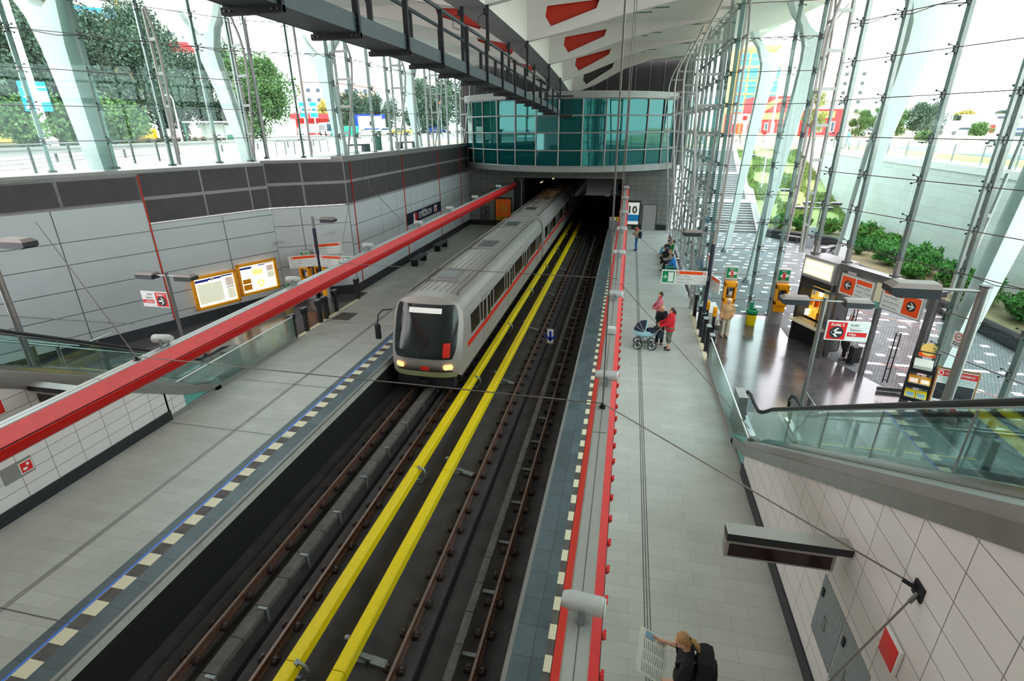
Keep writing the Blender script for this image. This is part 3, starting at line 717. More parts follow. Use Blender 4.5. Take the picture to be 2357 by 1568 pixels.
bow(-17.1, 22.6, 6.9, PROFL, fang(*F3)+PI, 'steel bow truss at the street-side corner, facing the platforms', 'trusses at the street-side corner')
bow(-15.0, 24.1, 6.9, [(z, v*.4) for z, v in PROFL], fang(*F2)+PI, 'slender steel bow truss in the middle of the street-side return', 'trusses at the street-side corner')
bow(*along(*F3, 3.6, -.1), 6.8, [(z, v*.7) for z, v in PROFL], fang(*F3)+PI, 'steel bow truss of the slanting street-side glass beside the big blue arrow', 'trusses at the street-side corner')
# horizontal tie rods
def rods_on(p0, p1, z0, z1, off, where, grp, mn='steel_dark', skip=lambda z: False):
    n_ = 0
    for z in RODS:
        if z0 < z < z1 and not skip(z):
            a = along(p0, p1, 0, off); b = along(p0, p1, Vector((p1[0]-p0[0], p1[1]-p0[1])).length, off)
            m = MB(); m.cyl((*a, z), (*b, z), .014, mn, 5)
            if abs(z-11.3) < .1 or abs(z-4.28) < .1:
                n = 8
                for k in range(n):
                    t0, t1 = k/n, (k+1)/n; P0 = Vector((*a, z)).lerp(Vector((*b, z)), t0); P1 = Vector((*a, z)).lerp(Vector((*b, z)), t1); mid = (P0+P1)/2+Vector((0, 0, -.10)); m.tube([P0, mid, P1], .012, mn, 4)
            solo(m, 'tie_rod', where+f', {ORD[n_]} up', 'tie rod', (*a, z), 0, grp, True); n_ += 1
rods_on(*F1, 6.9, 12.7, .12, 'thin dark horizontal rod along the straight street-side glass', 'rods of the straight street-side glass')
rods_on(*F2, 6.9, 12.7, -.12, 'thin dark horizontal rod across the street-side return glass', 'rods of the street-side return')
rods_on(*F3, 6.8, 12.9, -.12, 'thin dark horizontal rod across the slanting street-side glass', 'rods of the slanting street-side glass')
rods_on(*G1, .3, 12.7, -.12, 'thin dark horizontal rod along the glass between platform and plaza', 'rods of the plaza-side glass')
rods_on(*G2, .3, 12.7, .10, 'thin dark horizontal rod across the glass behind the telephones', 'rods behind the telephones')
rods_on(*G3, 3.7, 12.9, .10, 'thin dark horizontal rod across the slanting glass above the portal', 'rods above the portal')
a5 = along(*G3, 5.9, 0)
rods_on(a5, G3[1], .3, 3.6, .10, 'thin dark horizontal rod across the glass behind the newspaper rack', 'rods behind the newspaper rack')
# flat lattice ties in the bow truss row by the plaza
for i, z in enumerate((2.0, 4.3, 8.95)):
    w_ = itp(z, PROFR); m = MB()
    m.tube([(3.42, 25.3, z), (3.42, 44.9, z)], .022, 'alu', 6); m.tube([(3.5-w_, 25.3, z), (3.5-w_, 44.9, z)], .022, 'alu', 6)
    for k in range(20): m.cyl((3.42 if k % 2 else 3.5-w_, 25.3+.98*k, z), (3.5-w_ if k % 2 else 3.42, 25.3+.98*(k+1), z), .014, 'alu', 5)
    solo(m, 'lattice_tie', f'flat zigzag lattice tie linking the bow trusses by the plaza, {("lowest", "middle", "highest")[i]} of three', 'lattice tie', (3.42, 25.3, z), world=True)
# ------------------------------------------------------------------ white forked struts outside carrying the roof edge
def strut(x, y, side, z0, cl, label, grp, wd=1.0):
    """cl: (z, u) centre line, u counted outward from x"""
    W_ = [(0, .36), (4, .46), (7.3, .62), (9.5, .76), (11, .95), (11.6, 1.15)]
    u = lambda z: itp(z, cl); wz = lambda z: itp(z, W_)*wd
    zs = [z for z in (0, 2, 4, 6, 7.3, 8.6, 9.8, 11, 11.6) if z > z0]; zs = [z0]+zs
    L_ = [(u(z)-wz(z)/2, z) for z in zs]; R_ = [(u(z)+wz(z)/2, z) for z in zs]
    cu = u(11.9)
    la = [(cu-.95, 12.5), (cu-1.35, 13.0), (cu-1.75, 13.75)]; li = [(cu-1.35, 13.8), (cu-.95, 12.95), (cu-.5, 12.4), (cu-.1, 12.15)]
    ri_ = [(cu+.35, 12.3), (cu+.8, 12.75), (cu+1.25, 13.35)]; ra = [(cu+1.65, 13.3), (cu+1.15, 12.45), (cu+.8, 11.9)]
    out = L_+la+li+ri_+ra+R_[::-1]
    m = MB(); th = .22*wd
    pts = [(x+side*a-x, b) for a, b in out]
    # thin edges, fuller middle: three slices
    cz = [(side*u(min(b, 11.8)), b) for a, b in out]
    def slc(k, yy): return [(p[0]*k+c_[0]*(1-k), yy, p[1]-z0) for p, c_ in zip(pts, cz)]
    r_ = [slc(.86, -th), slc(1, -th*.55), slc(1, th*.55), slc(.86, th)]
    n = len(out); tr = tessellate_polygon([[Vector((p[0], p[2], 0)) for p in r_[0]]])
    m.loft(r_, 'strut_white', True, False, True)
    o = 0; m.add(r_[0], [tuple(t) for t in tr], 'strut_white'); m.add(r_[3], [tuple(t)[::-1] for t in tr], 'strut_white')
    t = thing('roof_strut', label, 'roof strut', (x, y, z0), 0, grp); m.build('forked_column', t, smooth_angle=50)
    m = MB(); m.lathe([(.02, .35), (.16, .33), (.34, .02), (.36, -.12)], 'zinc', 14, (side*u(z0), 0, 0)); m.build('base_shoe', t)
strut(7.0, 30.6, 1, 0, [(0, 0), (7.3, .6), (12.1, 1.25)], 'white forked strut standing on the plaza behind the telephones', 'plaza struts')
strut(7.0, 38.5, 1, 0, [(0, 0), (7.3, .5), (12.1, 1.0)], 'white forked strut on the plaza nearest the long outdoor stairs', 'plaza struts')
strut(8.9, 24.6, 1, 0, [(0, 0), (7.3, .6), (12.1, 1.35)], 'white forked strut rising behind the kiosk roof', 'plaza struts', 1.1)
strut(10.3, 17.9, 1, 0, [(0, 0), (7.3, .9), (12.1, 1.7)], 'broad white strut outside behind the newspaper rack', 'plaza struts', 1.25)
strut(-19.6, 17.9, -1, 6.45, [(0, 0), (6.8, .75), (11.7, 1.15), (12.2, 1.3)], 'broad white strut in the street next to the big pole with the blue banner', 'street struts', 1.35)
strut(-18.0, 24.6, -1, 6.45, [(0, 0), (6.8, .85), (9.7, 1.45), (12.2, 2.15)], 'white forked strut in the street in front of the bus shelter', 'street struts')
strut(-17.3, 32.2, -1, 6.45, [(0, 0), (6.8, .5), (12.2, 1.2)], 'white forked strut in the street by the bicycle hoops', 'street struts')
strut(-16.3, 42.2, -1, 6.45, [(0, 0), (6.8, .3), (12.2, 1.0)], 'white forked strut in the street near the round glass wall', 'street struts')
# ------------------------------------------------------------------ black cable gantry slung under the keel
GB = [(-4, 9.75), (2, 9.70), (6.8, 9.64), (11.3, 9.61), (17.8, 9.47), (24.1, 9.29), (30.4, 9.11), (36.4, 8.78)]
def gz(y): return itp(y, GB)
gt = thing('cable_gantry', 'long dark steel gantry tray with railings slung under the keel above the tracks', 'gantry', (-4.95, 0, 9.7))
FRY = [17.76+2.13*k for k in range(-8, 9)]
ys = [-4]+FRY+[36.3]
m = MB()
for a, b in zip(ys[:-1], ys[1:]): 
    m.add([(x, y, z) for y, zz in ((a, gz(a)), (b, gz(b))) for x, z in ((-5.28, zz+.04), (-4.62, zz+.04), (-4.62, zz+.09), (-5.28, zz+.09))], [(0, 1, 5, 4), (1, 2, 6, 5), (2, 3, 7, 6), (3, 0, 4, 7)], 'gantry')
m.build('tray_floor', gt, True)
for x in (-5.3, -4.6):
    m = MB()
    for a, b in zip(ys[:-1], ys[1:]): m.bar((x, a, gz(a)+.17), (x, b, gz(b)+.17), .03, .27, 'gantry')
    m.build('tray_side', gt, True)
    m = MB(); m.tube([(x, y, gz(y)+1.18) for y in ys], .045, 'gantry', 8); m.build('handrail', gt, True)
for y in FRY:
    z = gz(y); m = MB()
    m.box(-5.42, -4.52, y-.05, y+.05, z-.06, z+.03, 'gantry_black')
    for x in (-5.33, -4.57): m.bar((x, y, z-.05), (x, y, z+1.16), .10, .07, 'gantry_black', (0, 1, 0))
    for x in (-5.36, -5.28, -4.66, -4.58): m.cyl((x, y-.055, z-.015), (x, y-.07, z-.015), .014, 'bolt', 6)
    for zz in (.08, .16, .24): m.cyl((-4.57, y-.055, z+zz), (-4.57, y-.07, z+zz), .014, 'bolt', 6)
    m.build('frame', gt, True)
for y in [17.9, 24.6, 31.0, 35.9, 11.4, 4.8]:
    for x in (-5.36, -4.56):
        m = MB(); zt = itp(y, KEEL)
        m.bar((x, y, gz(y)+.9), (x, y, zt+.02), .09, .09, 'gantry_black', (0, 1, 0)); m.box(x-.09, x+.02, y-.16, y+.05, zt-.25, zt-.1, 'gantry_black'); m.tube([(x-.06, y-.1, zt-.2), (x-.25, y-.1, zt-.3), (x-.28, y-.1, zt-.55), (x-.08, y-.05, zt-.62)], .012, 'black', 5)
        m.build('hanger', gt, True)
m = MB(); y = 36.5; z = gz(36.3)
for k in range(8): m.bar((-4.6+.11*k, y, z), (-4.6+.11*k, y, z+1.15), .03, .03, 'gantry_black', (0, 1, 0))
m.box(-5.4, -3.78, y-.05, y+.05, z+1.12, z+1.2, 'gantry_black'); m.box(-4.6, -3.78, y-.4, y+.45, z-.12, z+.05, 'gantry_black'); m.build('end_grille', gt, True)
# ------------------------------------------------------------------ red beams over the platform edges
BP = [(-.12, .24), (.12, .24), (.215, .0), (.222, -.05), (.20, -.14), (.16, -.24), (.08, -.30), (-.08, -.30), (-.16, -.24), (-.20, -.14), (-.222, -.05), (-.215, .0)]
for nm, xc, y1, lab in (('track', -.15, 45.9, 'long red beam with perforated grey top above the platform with the waiting people'), ('street', -9.62, 45.9, 'long red beam with perforated grey top above the platform beside the train')):
    t = thing('light_beam', lab, 'beam', (xc, 0, 3.54))
    m = MB(); 
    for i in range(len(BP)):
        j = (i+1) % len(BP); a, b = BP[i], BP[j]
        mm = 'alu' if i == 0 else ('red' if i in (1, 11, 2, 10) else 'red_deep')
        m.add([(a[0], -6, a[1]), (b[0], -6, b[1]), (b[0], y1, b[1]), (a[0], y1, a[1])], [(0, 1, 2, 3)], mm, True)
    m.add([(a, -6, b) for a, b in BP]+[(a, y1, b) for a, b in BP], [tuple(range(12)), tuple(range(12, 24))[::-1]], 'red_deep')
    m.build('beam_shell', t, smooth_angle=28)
    m = MB(); m.box(-.105, .105, -6, y1, .240, .252, 'alu')
    k = -5.5
    while k < y1: m.box(-.105, .105, k, k+.012, .252, .254, 'black'); k += 4.2
    m.box(-.004, .004, -6, y1, .252, .255, 'steel_dark'); m.build('perforated_top', t)
    m = MB(); m.box(.216, .224, -6, y1, -.035, -.015, 'black'); m.box(-.224, -.216, -6, y1, -.035, -.015, 'black'); m.build('groove', t)
    if nm == 'track':
        c0 = None
        for k in range(98):
            if c0 is None:
                m = MB(); m.box(.19, .25, -.02, .02, -.13, -.05, 'red'); m.box(.235, .265, -.05, .05, -.08, -.055, 'red'); c0 = m.build('edge_clip', t); c0.location = (0, 3.42, 0)
            else:
                o = c0.copy(); COL.objects.link(o); o.parent = t; o.location = (0, 3.42+.43*k, 0)
# floodlights standing on the beams
def floodlight(lab, loc, rz, grp):
    t = thing('floodlight', lab, 'floodlight', loc, rz, grp)
    m = MB(); m.tube([(-.20, 0, .17), (-.19, 0, .17), (.12, 0, .17), (.2, 0, .17)], [.085, .095, .095, .07], 'lamp_housing', 16); m.build('lamp_housing', t)
    m = MB(); m.cyl((-.205, 0, .17), (-.215, 0, .17), .085, 'white_gloss', 16); m.build('lens', t)
    m = MB(); m.box(-.035, .035, -.11, .11, 0, .02, 'zinc'); m.box(-.025, .025, -.115, -.1, 0, .19, 'zinc'); m.box(-.025, .025, .1, .115, 0, .19, 'zinc'); m.build('bracket', t)
    return t
fl = None
for i, y in enumerate((3.75, 8.8, 13.95, 19.1, 23.9, 28.8, 34.8, 41.0)):
    lb = f'silver cylinder floodlight on the red beam above the waiting people, {ORD[i]} from the reader'
    fl = floodlight(lb, (-.13, y, 3.795), PI*.97, 'floodlights on the platform beam') if fl is None else (dup(fl, (-.13, y, 3.795), PI*(.97+.02*(i % 2)), lb) and fl)
for i, y in enumerate((8.75, 13.6, 18.55, 23.8, 28.6, 33.7, 40.3)):
    dup(fl, (-9.66, y, 3.795), PI*.05, f'silver cylinder floodlight on the red beam beside the train, {ORD[i]} along from the escalator', 'floodlights on the beam beside the train')
m = MB(); m.rbox(-.11, .11, -.09, .09, 0, .13, .015, 'lamp_housing'); m.box(-.08, .08, -.06, .06, .13, .15, 'white'); solo(m, 'junction_box', 'small grey box on the red beam between two floodlights', 'box', (-.13, 11.4, 3.795))
# ------------------------------------------------------------------ track
RP = [(-.075, 0), (.075, 0), (.075, .012), (.018, .03), (.012, .11), (.036, .125), (.036, .158), (.028, .165), (-.028, .165), (-.036, .158), (-.036, .125), (-.012, .11), (-.018, .03), (-.075, .012)]
def rail(x, lab):
    t = thing('rail', lab, 'rail', (x, 0, -1.265), 0, 'running rails')
    m = MB(); m.prism(RP, 'y', -8, 78, 'rust'); m.box(-.024, .024, -8, 78, .165, .1665, 'rail_head'); m.build('rail_bar', t)
    return t
FC = [None]
def fasteners(t, y0):
    for k in range(66):
        y = y0+.75*k
        if FC[0] is None:
            m = MB(); m.box(-.20, .20, -.085, .085, 0, .022, 'clip_iron')
            for s_ in (-1, 1):
                m.rbox(s_*.13-.06, s_*.13+.06, -.08, .08, .02, .075, .012, 'clip_iron'); m.box(s_*.13-.035, s_*.13+.035, -.095, -.08, .03, .06, 'navy')
                m.cyl((s_*.14, .0, .075), (s_*.14, 0, .115), .03, 'bolt', 8); m.cyl((s_*.14, 0, .115), (s_*.14, 0, .15), .014, 'bolt', 6)
                m.box(s_*.155-.02, s_*.155+.02, -.07, -.04, .075, .10, 'rust')
            FC[0] = m.build('rail_fastener', t); FC[0].location = (0, y, 0)
        else:
            o = FC[0].copy(); COL.objects.link(o); o.parent = t; o.location = (0, y, 0)
for x, y0, lb in ((-7.52, 3.3, 'rusty brown rail on the platform side of the track under the train'), (-6.06, 3.6, 'rusty brown rail next to the yellow rail cover, under the train'), (-3.62, 3.15, 'rusty brown rail of the empty track, on the yellow cover side'), (-2.14, 3.45, 'rusty brown rail of the empty track, along the platform with waiting people')):
    fasteners(rail(x, lb), y0)
for x, lb, seed in ((-6.86, 'grey segmented cable duct between the rails under the train', 1), (-2.545, 'grey segmented cable duct beside the rail of the empty track', 2)):
    t = thing('cable_duct', lb, 'cable duct', (x, 0, -1.4)); m = MB(); w_ = .14 if seed == 1 else .085
    for k in range(62): m.rbox(-w_, w_, 1.5+.75*k+.006, 2.25+.75*k-.006, .22, .36, .015, 'concrete_cover')
    m.build('cover', t)
    for k in range(30):
        y = 2.2+1.5*k; m = MB()
        if seed == 1: m.bar((w_+.02, y, .0), (w_+.02, y, .37), .03, .07, 'zinc', (0, 1, 0)); m.box(-.02, w_+.04, y-.03, y+.03, .36, .375, 'zinc')
        else: m.box(w_-.02, w_+.30, y-.04, y+.04, .17, .21, 'zinc')
        m.build('bracket', t)
YP = [(-.135, 0), (-.125, .2), (-.10, .235), (.10, .235), (.125, .2), (.135, 0), (.11, 0), (.10, .19), (-.10, .19), (-.11, 0)]
for x, lb, kind in ((-5.34, 'bright yellow third-rail cover nearer the train', 0), (-4.42, 'bright yellow third-rail cover nearer the empty track', 1)):
    t = thing('third_rail', lb, 'third rail', (x, 0, -.98), 0, 'yellow third rails')
    k = -6.4
    while k < 53: m = MB(); m.prism(YP, 'y', k+.006, k+5.99, 'yellow'); m.build('yellow_cover', t); k += 6.0
    m = MB(); m.box(-.04, .04, -6, 53, -.02, .08, 'rust'); m.build('conductor_bar', t)
    for k in range(8):
        y = (5.6 if kind == 0 else 6.2)+5.97*k; m = MB()
        if kind == 0:
            m.tube([(.10, y, .2), (.17, y, .22), (.26, y, .16), (.30, y, .02), (.26, y, -.12), (.12, y, -.2), (-.1, y, -.24)], .032, 'zinc', 8); m.cyl((.10, y-.05, .2), (.10, y+.05, .2), .05, 'zinc', 10); m.box(-.2, .2, y-.07, y+.07, -.29, -.24, 'zinc')
        else:
            m.cyl((-.15, y+.1, .14), (-.24, y+.1, .14), .05, 'zinc', 10); m.bar((-.05, y, -.1), (.32, y, -.17), .10, .05, 'zinc'); m.bar((.3, y, -.2), (.6, y, -.26), .16, .05, 'zinc'); m.tube([(-.15, y, .1), (-.22, y, -.05), (-.15, y, -.2)], .03, 'zinc', 6); m.box(-.2, .2, y-.07, y+.07, -.29, -.24, 'zinc')
        m.build('holder', t)
t = thing('track_sign', 'small white board with a blue arrow standing beside the empty track', 'sign', (-3.0, 22.3, -1.28))
m = MB(); m.box(-.14, .14, -.01, .01, .15, .85, 'white'); m.arrow((0, -.012, .5), .5, 'sign_blue', (0, 0, -1), (1, 0, 0)); m.build('board', t); m = MB(); m.box(-.02, .02, .01, .04, 0, .6, 'zinc'); m.build('stake', t)
m = MB(); m.ell((0, 0, .03), (.07, .05, .035), 'paper', 6, 4); m.ell((.05, .02, .05), (.03, .04, .03), 'paper', 5, 4); solo(m, 'litter', 'crumpled white paper lying on the dark track bed', 'litter', (-7.9, 7.6, -1.4))
# ------------------------------------------------------------------ metro train
TX = -6.82
OUT = [(-1.32, -.32), (-1.36, .1), (-1.36, .8), (-1.355, 1.5), (-1.31, 1.95), (-1.18, 2.25), (-.95, 2.42), (-.55, 2.52), (0, 2.55)]
OUT = OUT+[(-x, z) for x, z in OUT[::-1][1:]]
def yf(x, z): return max(0, z-.55)*.40+.42*(abs(x)/1.36)**4+max(0, .0-z)*.15
tr = thing('metro_train', 'silver metro train with red side stripe coming out of the tunnel', 'train', (TX, 16.25, -.0))
CARS = [(0, 19.0), (19.5, 38.5), (39.0, 57.5)]
for ci, (a, b) in enumerate(CARS):
    m = MB(); rings = []
    if ci == 0:
        for t_ in (.02, .3, .6, .85, .95, 1.0): rings.append([(x*t_, yf(x*t_, .9+(z-.9)*t_)+(0 if t_ > .99 else -.0), .9+(z-.9)*t_) for x, z in OUT])
        rings.append([(x, 1.6, z) for x, z in OUT])
    else: rings.append([(x, a, z) for x, z in OUT])
    rings.append([(x, b, z) for x, z in OUT])
    m.loft(rings, 'train_silver', True, True, True); m.build('car_body', tr, smooth_angle=35)
    y0 = a+(1.3 if ci == 0 else .4)
    for s_ in (-1, 1):
        m = MB(); m.box(min(s_*1.345, s_*1.372), max(s_*1.345, s_*1.372), y0+.4, b-.3, .86, 1.62, 'train_window')
        for k in range(8): yy = y0+1.6+2.25*k; m.box(min(s_*1.35, s_*1.376), max(s_*1.35, s_*1.376), yy, yy+.12, .86, 1.62, 'train_silver')
        m.build('window_band', tr)
        m = MB(); m.box(min(s_*1.345, s_*1.374), max(s_*1.345, s_*1.374), y0-.1, b-.1, .50, .70, 'train_red'); m.build('red_stripe', tr)
        for k in range(4):
            yy = y0+2.1+4.5*k; m = MB()
            for q in (0, .66): m.rbox(min(s_*1.34, s_*1.38), max(s_*1.34, s_*1.38), yy+q, yy+q+.63, -.05, 1.75, .01, 'train_silver'); m.box(min(s_*1.35, s_*1.386), max(s_*1.35, s_*1.386), yy+q+.1, yy+q+.53, .75, 1.6, 'train_window'); m.box(min(s_*1.35, s_*1.386), max(s_*1.35, s_*1.386), yy+q, yy+q+.63, .50, .70, 'train_red')
            m.build('door', tr)
        m = MB(); m.box(min(s_*1.17, s_*1.30), max(s_*1.17, s_*1.30), y0, b-.2, 1.99, 2.02, 'alu'); m.build('gutter', tr)
    for k, yy in enumerate((y0+1.5, y0+7.5, y0+13.5)):
        m = MB(); m.rbox(-.62, .62, yy, yy+2.0, 2.46, 2.60, .04, 'train_roof'); m.box(-.4, .4, yy+.3, yy+1.7, 2.60, 2.615, 'steel_dark'); m.build('roof_unit', tr)
    m = MB()
    for k in range(9): m.box(-1.0+.25*k-.012, -1.0+.25*k+.012, y0+.2, b-.3, 2.38+.1*(1-abs(k-4)/4)**.5, 2.52+.05*(1-abs(k-4)/4), 'train_roof')
    m.build('roof_ribs', tr)
    m = MB(); m.box(-1.1, 1.1, a+(.9 if ci == 0 else .2), b-.2, -.75, -.3, 'black_matte'); m.build('underframe', tr)
    for yy in (a+2.4, a+4.6, b-4.6, b-2.4):
        m = MB()
        for s_ in (-1, 1): m.cyl((s_*.70, yy, -.69), (s_*.83, yy, -.69), .40, 'steel_dark', 20)
        m.cyl((-.7, yy, -.69), (.7, yy, -.69), .08, 'black', 8); m.build('wheel_set', tr)
def front_patch(x0, x1, z0, z1, off, m_, nx=14, nz=8, rnd=0.):
    mb = MB(); vs = []; fs = []
    for j in range(nz+1):
        for i in range(nx+1):
            z = z0+(z1-z0)*j/nz; x = x0+(x1-x0)*i/nx
            if rnd:
                c_ = (x0+x1)/2; hw = (x1-x0)/2; k = abs(2*j/nz-1); x = c_+(x-c_)*(1-rnd*k**4)
            vs.append((x, yf(x, z)-off, z))
    for j in range(nz):
        for i in range(nx): a = j*(nx+1)+i; fs.append((a, a+1, a+nx+2, a+nx+1))
    mb.add(vs, fs, m_, True); return mb
front_patch(-1.2, 1.2, .42, 2.28, .02, 'train_glass', 16, 12, .12).build('windscreen', tr)
front_patch(-.62, .62, 1.98, 2.16, .03, 'lit_poster').build('destination_panel', tr)['label'] = 'pale destination panel'
m = front_patch(-1.2, 1.2, -.30, -.08, .03, 'train_olive'); m.build('bumper', tr)['label'] = 'olive bumper'
for s_ in (-1, 1): front_patch(s_*.92-.17, s_*.92+.17, .02, .22, .03, 'headlight', 6, 4, .3).build('headlight', tr)
front_patch(-.10, .22, -.03, .13, .03, 'train_red', 4, 3).build('emblem_plate', tr)
m = MB(); m.tube([(-.2, yf(-.2, .45)-.04, .45), (.25, yf(.25, 1.2)-.05, 1.2)], .015, 'black', 5); m.tube([(.5, yf(.5, .45)-.04, .45), (.8, yf(.8, 1.1)-.05, 1.1)], .015, 'black', 5); m.build('wiper', tr)
front_patch(.75, 1.0, .5, 1.0, .03, 'train_red', 4, 4).build('side_flash', tr)
m = MB(); m.tube([(-1.28, .55, 2.05), (-1.5, .25, 2.1), (-1.62, .1, 1.95), (-1.66, .05, 1.6)], .03, 'black', 8); m.rbox(-1.76, -1.56, -.02, .12, 1.05, 1.62, .05, 'black'); m.build('mirror', tr)
m = MB(); m.box(-1.1, 1.1, .18, .5, -.75, -.3, 'black_matte'); m.rbox(-.2, .2, -.12, .4, -.72, -.45, .04, 'black'); m.build('coupler', tr)
for i, (x, y) in enumerate(((-7.46, 47.4), (-6.9, 51.0))):
    t = thing('tunnel_lamp', ('warm tube lamp just inside the tunnel mouth above the train', 'warm tube lamp deeper in the tunnel above the train')[i], 'lamp', (x, y, 3.6), 0, 'tunnel lamps')
    m = MB(); m.box(-.05, .05, -.6, .6, .08, .14, 'black'); m.build('housing', t); m = MB(); m.cyl((0, -.55, .05), (0, .55, .05), .035, 'orange_lamp', 8); m.build('tube', t); m = MB(); m.cyl((0, 0, .14), (0, 0, .65), .015, 'black', 5); m.build('rod', t)
# ------------------------------------------------------------------ stay cables
def cable(pts, lab, r=.011):
    m = MB(); m.tube(pts, r, 'wire', 5); solo(m, 'stay_cable', lab, 'cable', pts[0], world=True)
AR, AL = (-.15, 7.9, 3.87), (-9.62, 8.0, 3.87)
cable([AL, AR], 'thin stay cable crossing the tracks between the red beams, before the train')
cable([AR, (3.24, 5.06, 3.63)], 'thin stay cable from the platform beam down to the black anchor on the tiled wall')
cable([AR, (-.15, 5.75, 9.2), (-.15, 5.0, 12.75)], 'thin hanging cable from the red beam to the roof before the round glass wall')
cable([(3.26, 4.9, 3.5), (1.2, 3.4, 1.9)], 'thin stay cable running from the black wall anchor down over the reader')
cable([AL, (-13.5, 9.8, 6.2)], 'thin stay cable from the street-side beam up across the white wall panels')
cable([(-.15, 16.0, 3.83), (-.15, 12.6, 12.8)], 'thin hanging cable over the second floodlight')
cable([(-.15, 21.5, 3.83), (-.15, 19.0, 12.85)], 'thin hanging cable over the third floodlight')
cable([(-.15, 16.0, 3.83), (3.4, 12.2, 1.2)], 'thin stay cable from the beam over the pram down to the balustrade')
cable([(-9.62, 16.2, 3.83), (-.15, 16.0, 3.83)], 'thin stay cable crossing just behind the train front')
cable([(-9.62, 22.6, 3.83), (-13.64, 25.4, 6.3)], 'thin stay cable up to the dark wall panels near the wall corner')
cable([(-9.62, 16.2, 3.83), (-13.4, 24.3, 4.9)], 'thin stay cable above the cluster of white signs')
cable([(-9.62, 38.5, 3.83), (-13.6, 40.5, 6.2)], 'thin stay cable up to the dark wall panels beyond the station name')
cable([(-.15, 26.0, 3.83), (3.3, 27.2, 1.0)], 'thin stay cable from the beam toward the bench')
t = thing('cable_anchor', 'black steel cable anchor bolted to the white tiled wall', 'anchor', (3.35, 4.95, 3.6))
m = MB(); m.box(-.025, 0, -.09, .09, -.09, .09, 'black'); m.build('plate', t); m = MB(); m.cyl((-.02, .03, 0), (-.13, .1, .03), .025, 'black', 8); m.cyl((-.02, -.02, -.02), (-.10, -.06, -.12), .025, 'steel_dark', 8); m.build('fork', t)
for i, p in enumerate((AR, AL)):
    m = MB(); m.box(-.05, .05, -.05, .05, -.02, .0, 'black'); m.cyl((0, 0, 0), (0, 0, .06), .03, 'black', 8); solo(m, 'beam_anchor', ('black cable anchor on the platform beam', 'black cable anchor on the beam beside the train')[i], 'anchor', (p[0], p[1], p[2]-.055))
# ------------------------------------------------------------------ escalators, stairs, balustrades
def MX(s, x): return x if s > 0 else -9.72-x
def ez(y): return max(.05, .84+(12.1-y)*.56)
def escalator(s, lab):
    """s=+1 entrance side, -1 street side (mirror image)"""
    X = lambda x: MX(s, x)
    t = thing('escalator', lab, 'escalator', (X(4.45), 14.2, 0))
    def bx(m, x0, x1, *a): a0, a1 = sorted((X(x0), X(x1))); m.box(a0, a1, *a)
    def pr(m, poly, x0, x1, mt): a0, a1 = sorted((X(x0), X(x1))); m.prism(poly, 'x', a0, a1, mt)
    pth = [(14.95, .0), (12.9, .0), (12.3, .12)]
    inc = [(y, .84+(12.1-y)*.56) for y in (12.0, 9, 6, 3, 1.0)]
    # outer stainless ledge over the tiled wall
    m = MB(); lo = [(13.5, .05), (12.9, .28)]+inc
    pr(m, [(y, z-.10) for y, z in lo]+[(y, z+.06) for y, z in lo[::-1]], 3.33, 3.80, 'cap_grey')
    pr(m, [(y, z-.36) for y, z in [(13.2, .45)]+inc]+[(y, z-.10) for y, z in ([(13.2, .45)]+inc)[::-1]], 3.30, 3.345, 'steel'); m.build('outer_ledge', t, True)
    for xa, xb, nm in ((3.82, 3.98, 'outer'), (5.04, 5.20, 'inner')):
        m = MB(); lo = [(14.9, .04), (13.6, .06), (12.9, .30)]+[(y, z+.06) for y, z in inc]
        pr(m, [(y, z-.35 if i > 2 else 0) for i, (y, z) in enumerate(lo)]+[(y, z+.12) for y, z in lo[::-1]], xa, xb, 'chrome'); m.build('skirt_deck', t, True)
        xm = (xa+xb)/2
        hr = [(14.70, .22), (14.98, .42), (15.02, .68), (14.86, .92), (14.5, 1.0), (14.0, .98), (13.5, 1.02), (13.1, 1.22)]+[(y, 4.15+(8.11-y)*.572) for y in (12.4, 10, 8, 6, 4, 2, 1)]
        m = MB(); gl = [(y, z-.06) for y, z in hr]
        base = [(14.7, .15), (13.6, .17), (12.9, .42)]+[(y, z+.15) for y, z in inc]
        pr(m, [(y, z) for y, z in gl[2:]]+[(y, z) for y, z in base[::-1]], xm-.006, xm+.006, 'glass_clear'); m.build('glass_balustrade', t, True)['label'] = 'clear glass balustrade panel'
        m = MB(); a0 = X(xm); rr = [Vector((a0, y, z)) for y, z in hr]
        m.tube(rr, .045, 'black', 8); m.build('handrail', t, True)
        m = MB(); m.tube([(a0, y-.02 if i < 4 else y, z-.05) for i, (y, z) in enumerate(hr)], .02, 'chrome', 6); m.build('handrail_guide', t, True)
        m = MB(); k = 11.2
        while k > 2: m.bar((X(xm), k, ez(k)+.12), (X(xm), k-.02, 4.15+(8.11-k)*.572-.08), .016, .016, 'steel', (0, 1, 0)); k -= 1.75
        m.build('glass_joint', t, True)
    m = MB(); bx(m, 3.55, 3.80, 14.3, 14.95, 0, .98, 'steel'); m.build('control_pillar', t, True)
    m = MB(); bx(m, 3.98, 5.04, 13.0, 15.3, .0, .02, 'alu'); bx(m, 4.0, 5.02, 13.05, 13.12, .02, .03, 'comb_yellow'); m.build('landing_plate', t, True)
    s0 = None
    for k in range(26):
        y1 = 13.0-.4*k; z = .01+max(0, k-1)*.229
        m = MB(); bx(m, 3.99, 5.03, y1-.4, y1, z-.22, z, 'step_grey'); bx(m, 3.99, 5.03, y1-.03, y1, z, z+.004, 'black')
        if k in (3, 8): bx(m, 4.1, 4.9, y1-.35, y1-.05, z, z+.003, 'zinc')
        m.build('step', t, True)
    return t
escalator(1, 'escalator with black handrails climbing beside the white tiled wall near the entrance hall')
escalator(-1, 'escalator with black handrails climbing beside the white tiled wall on the street side')
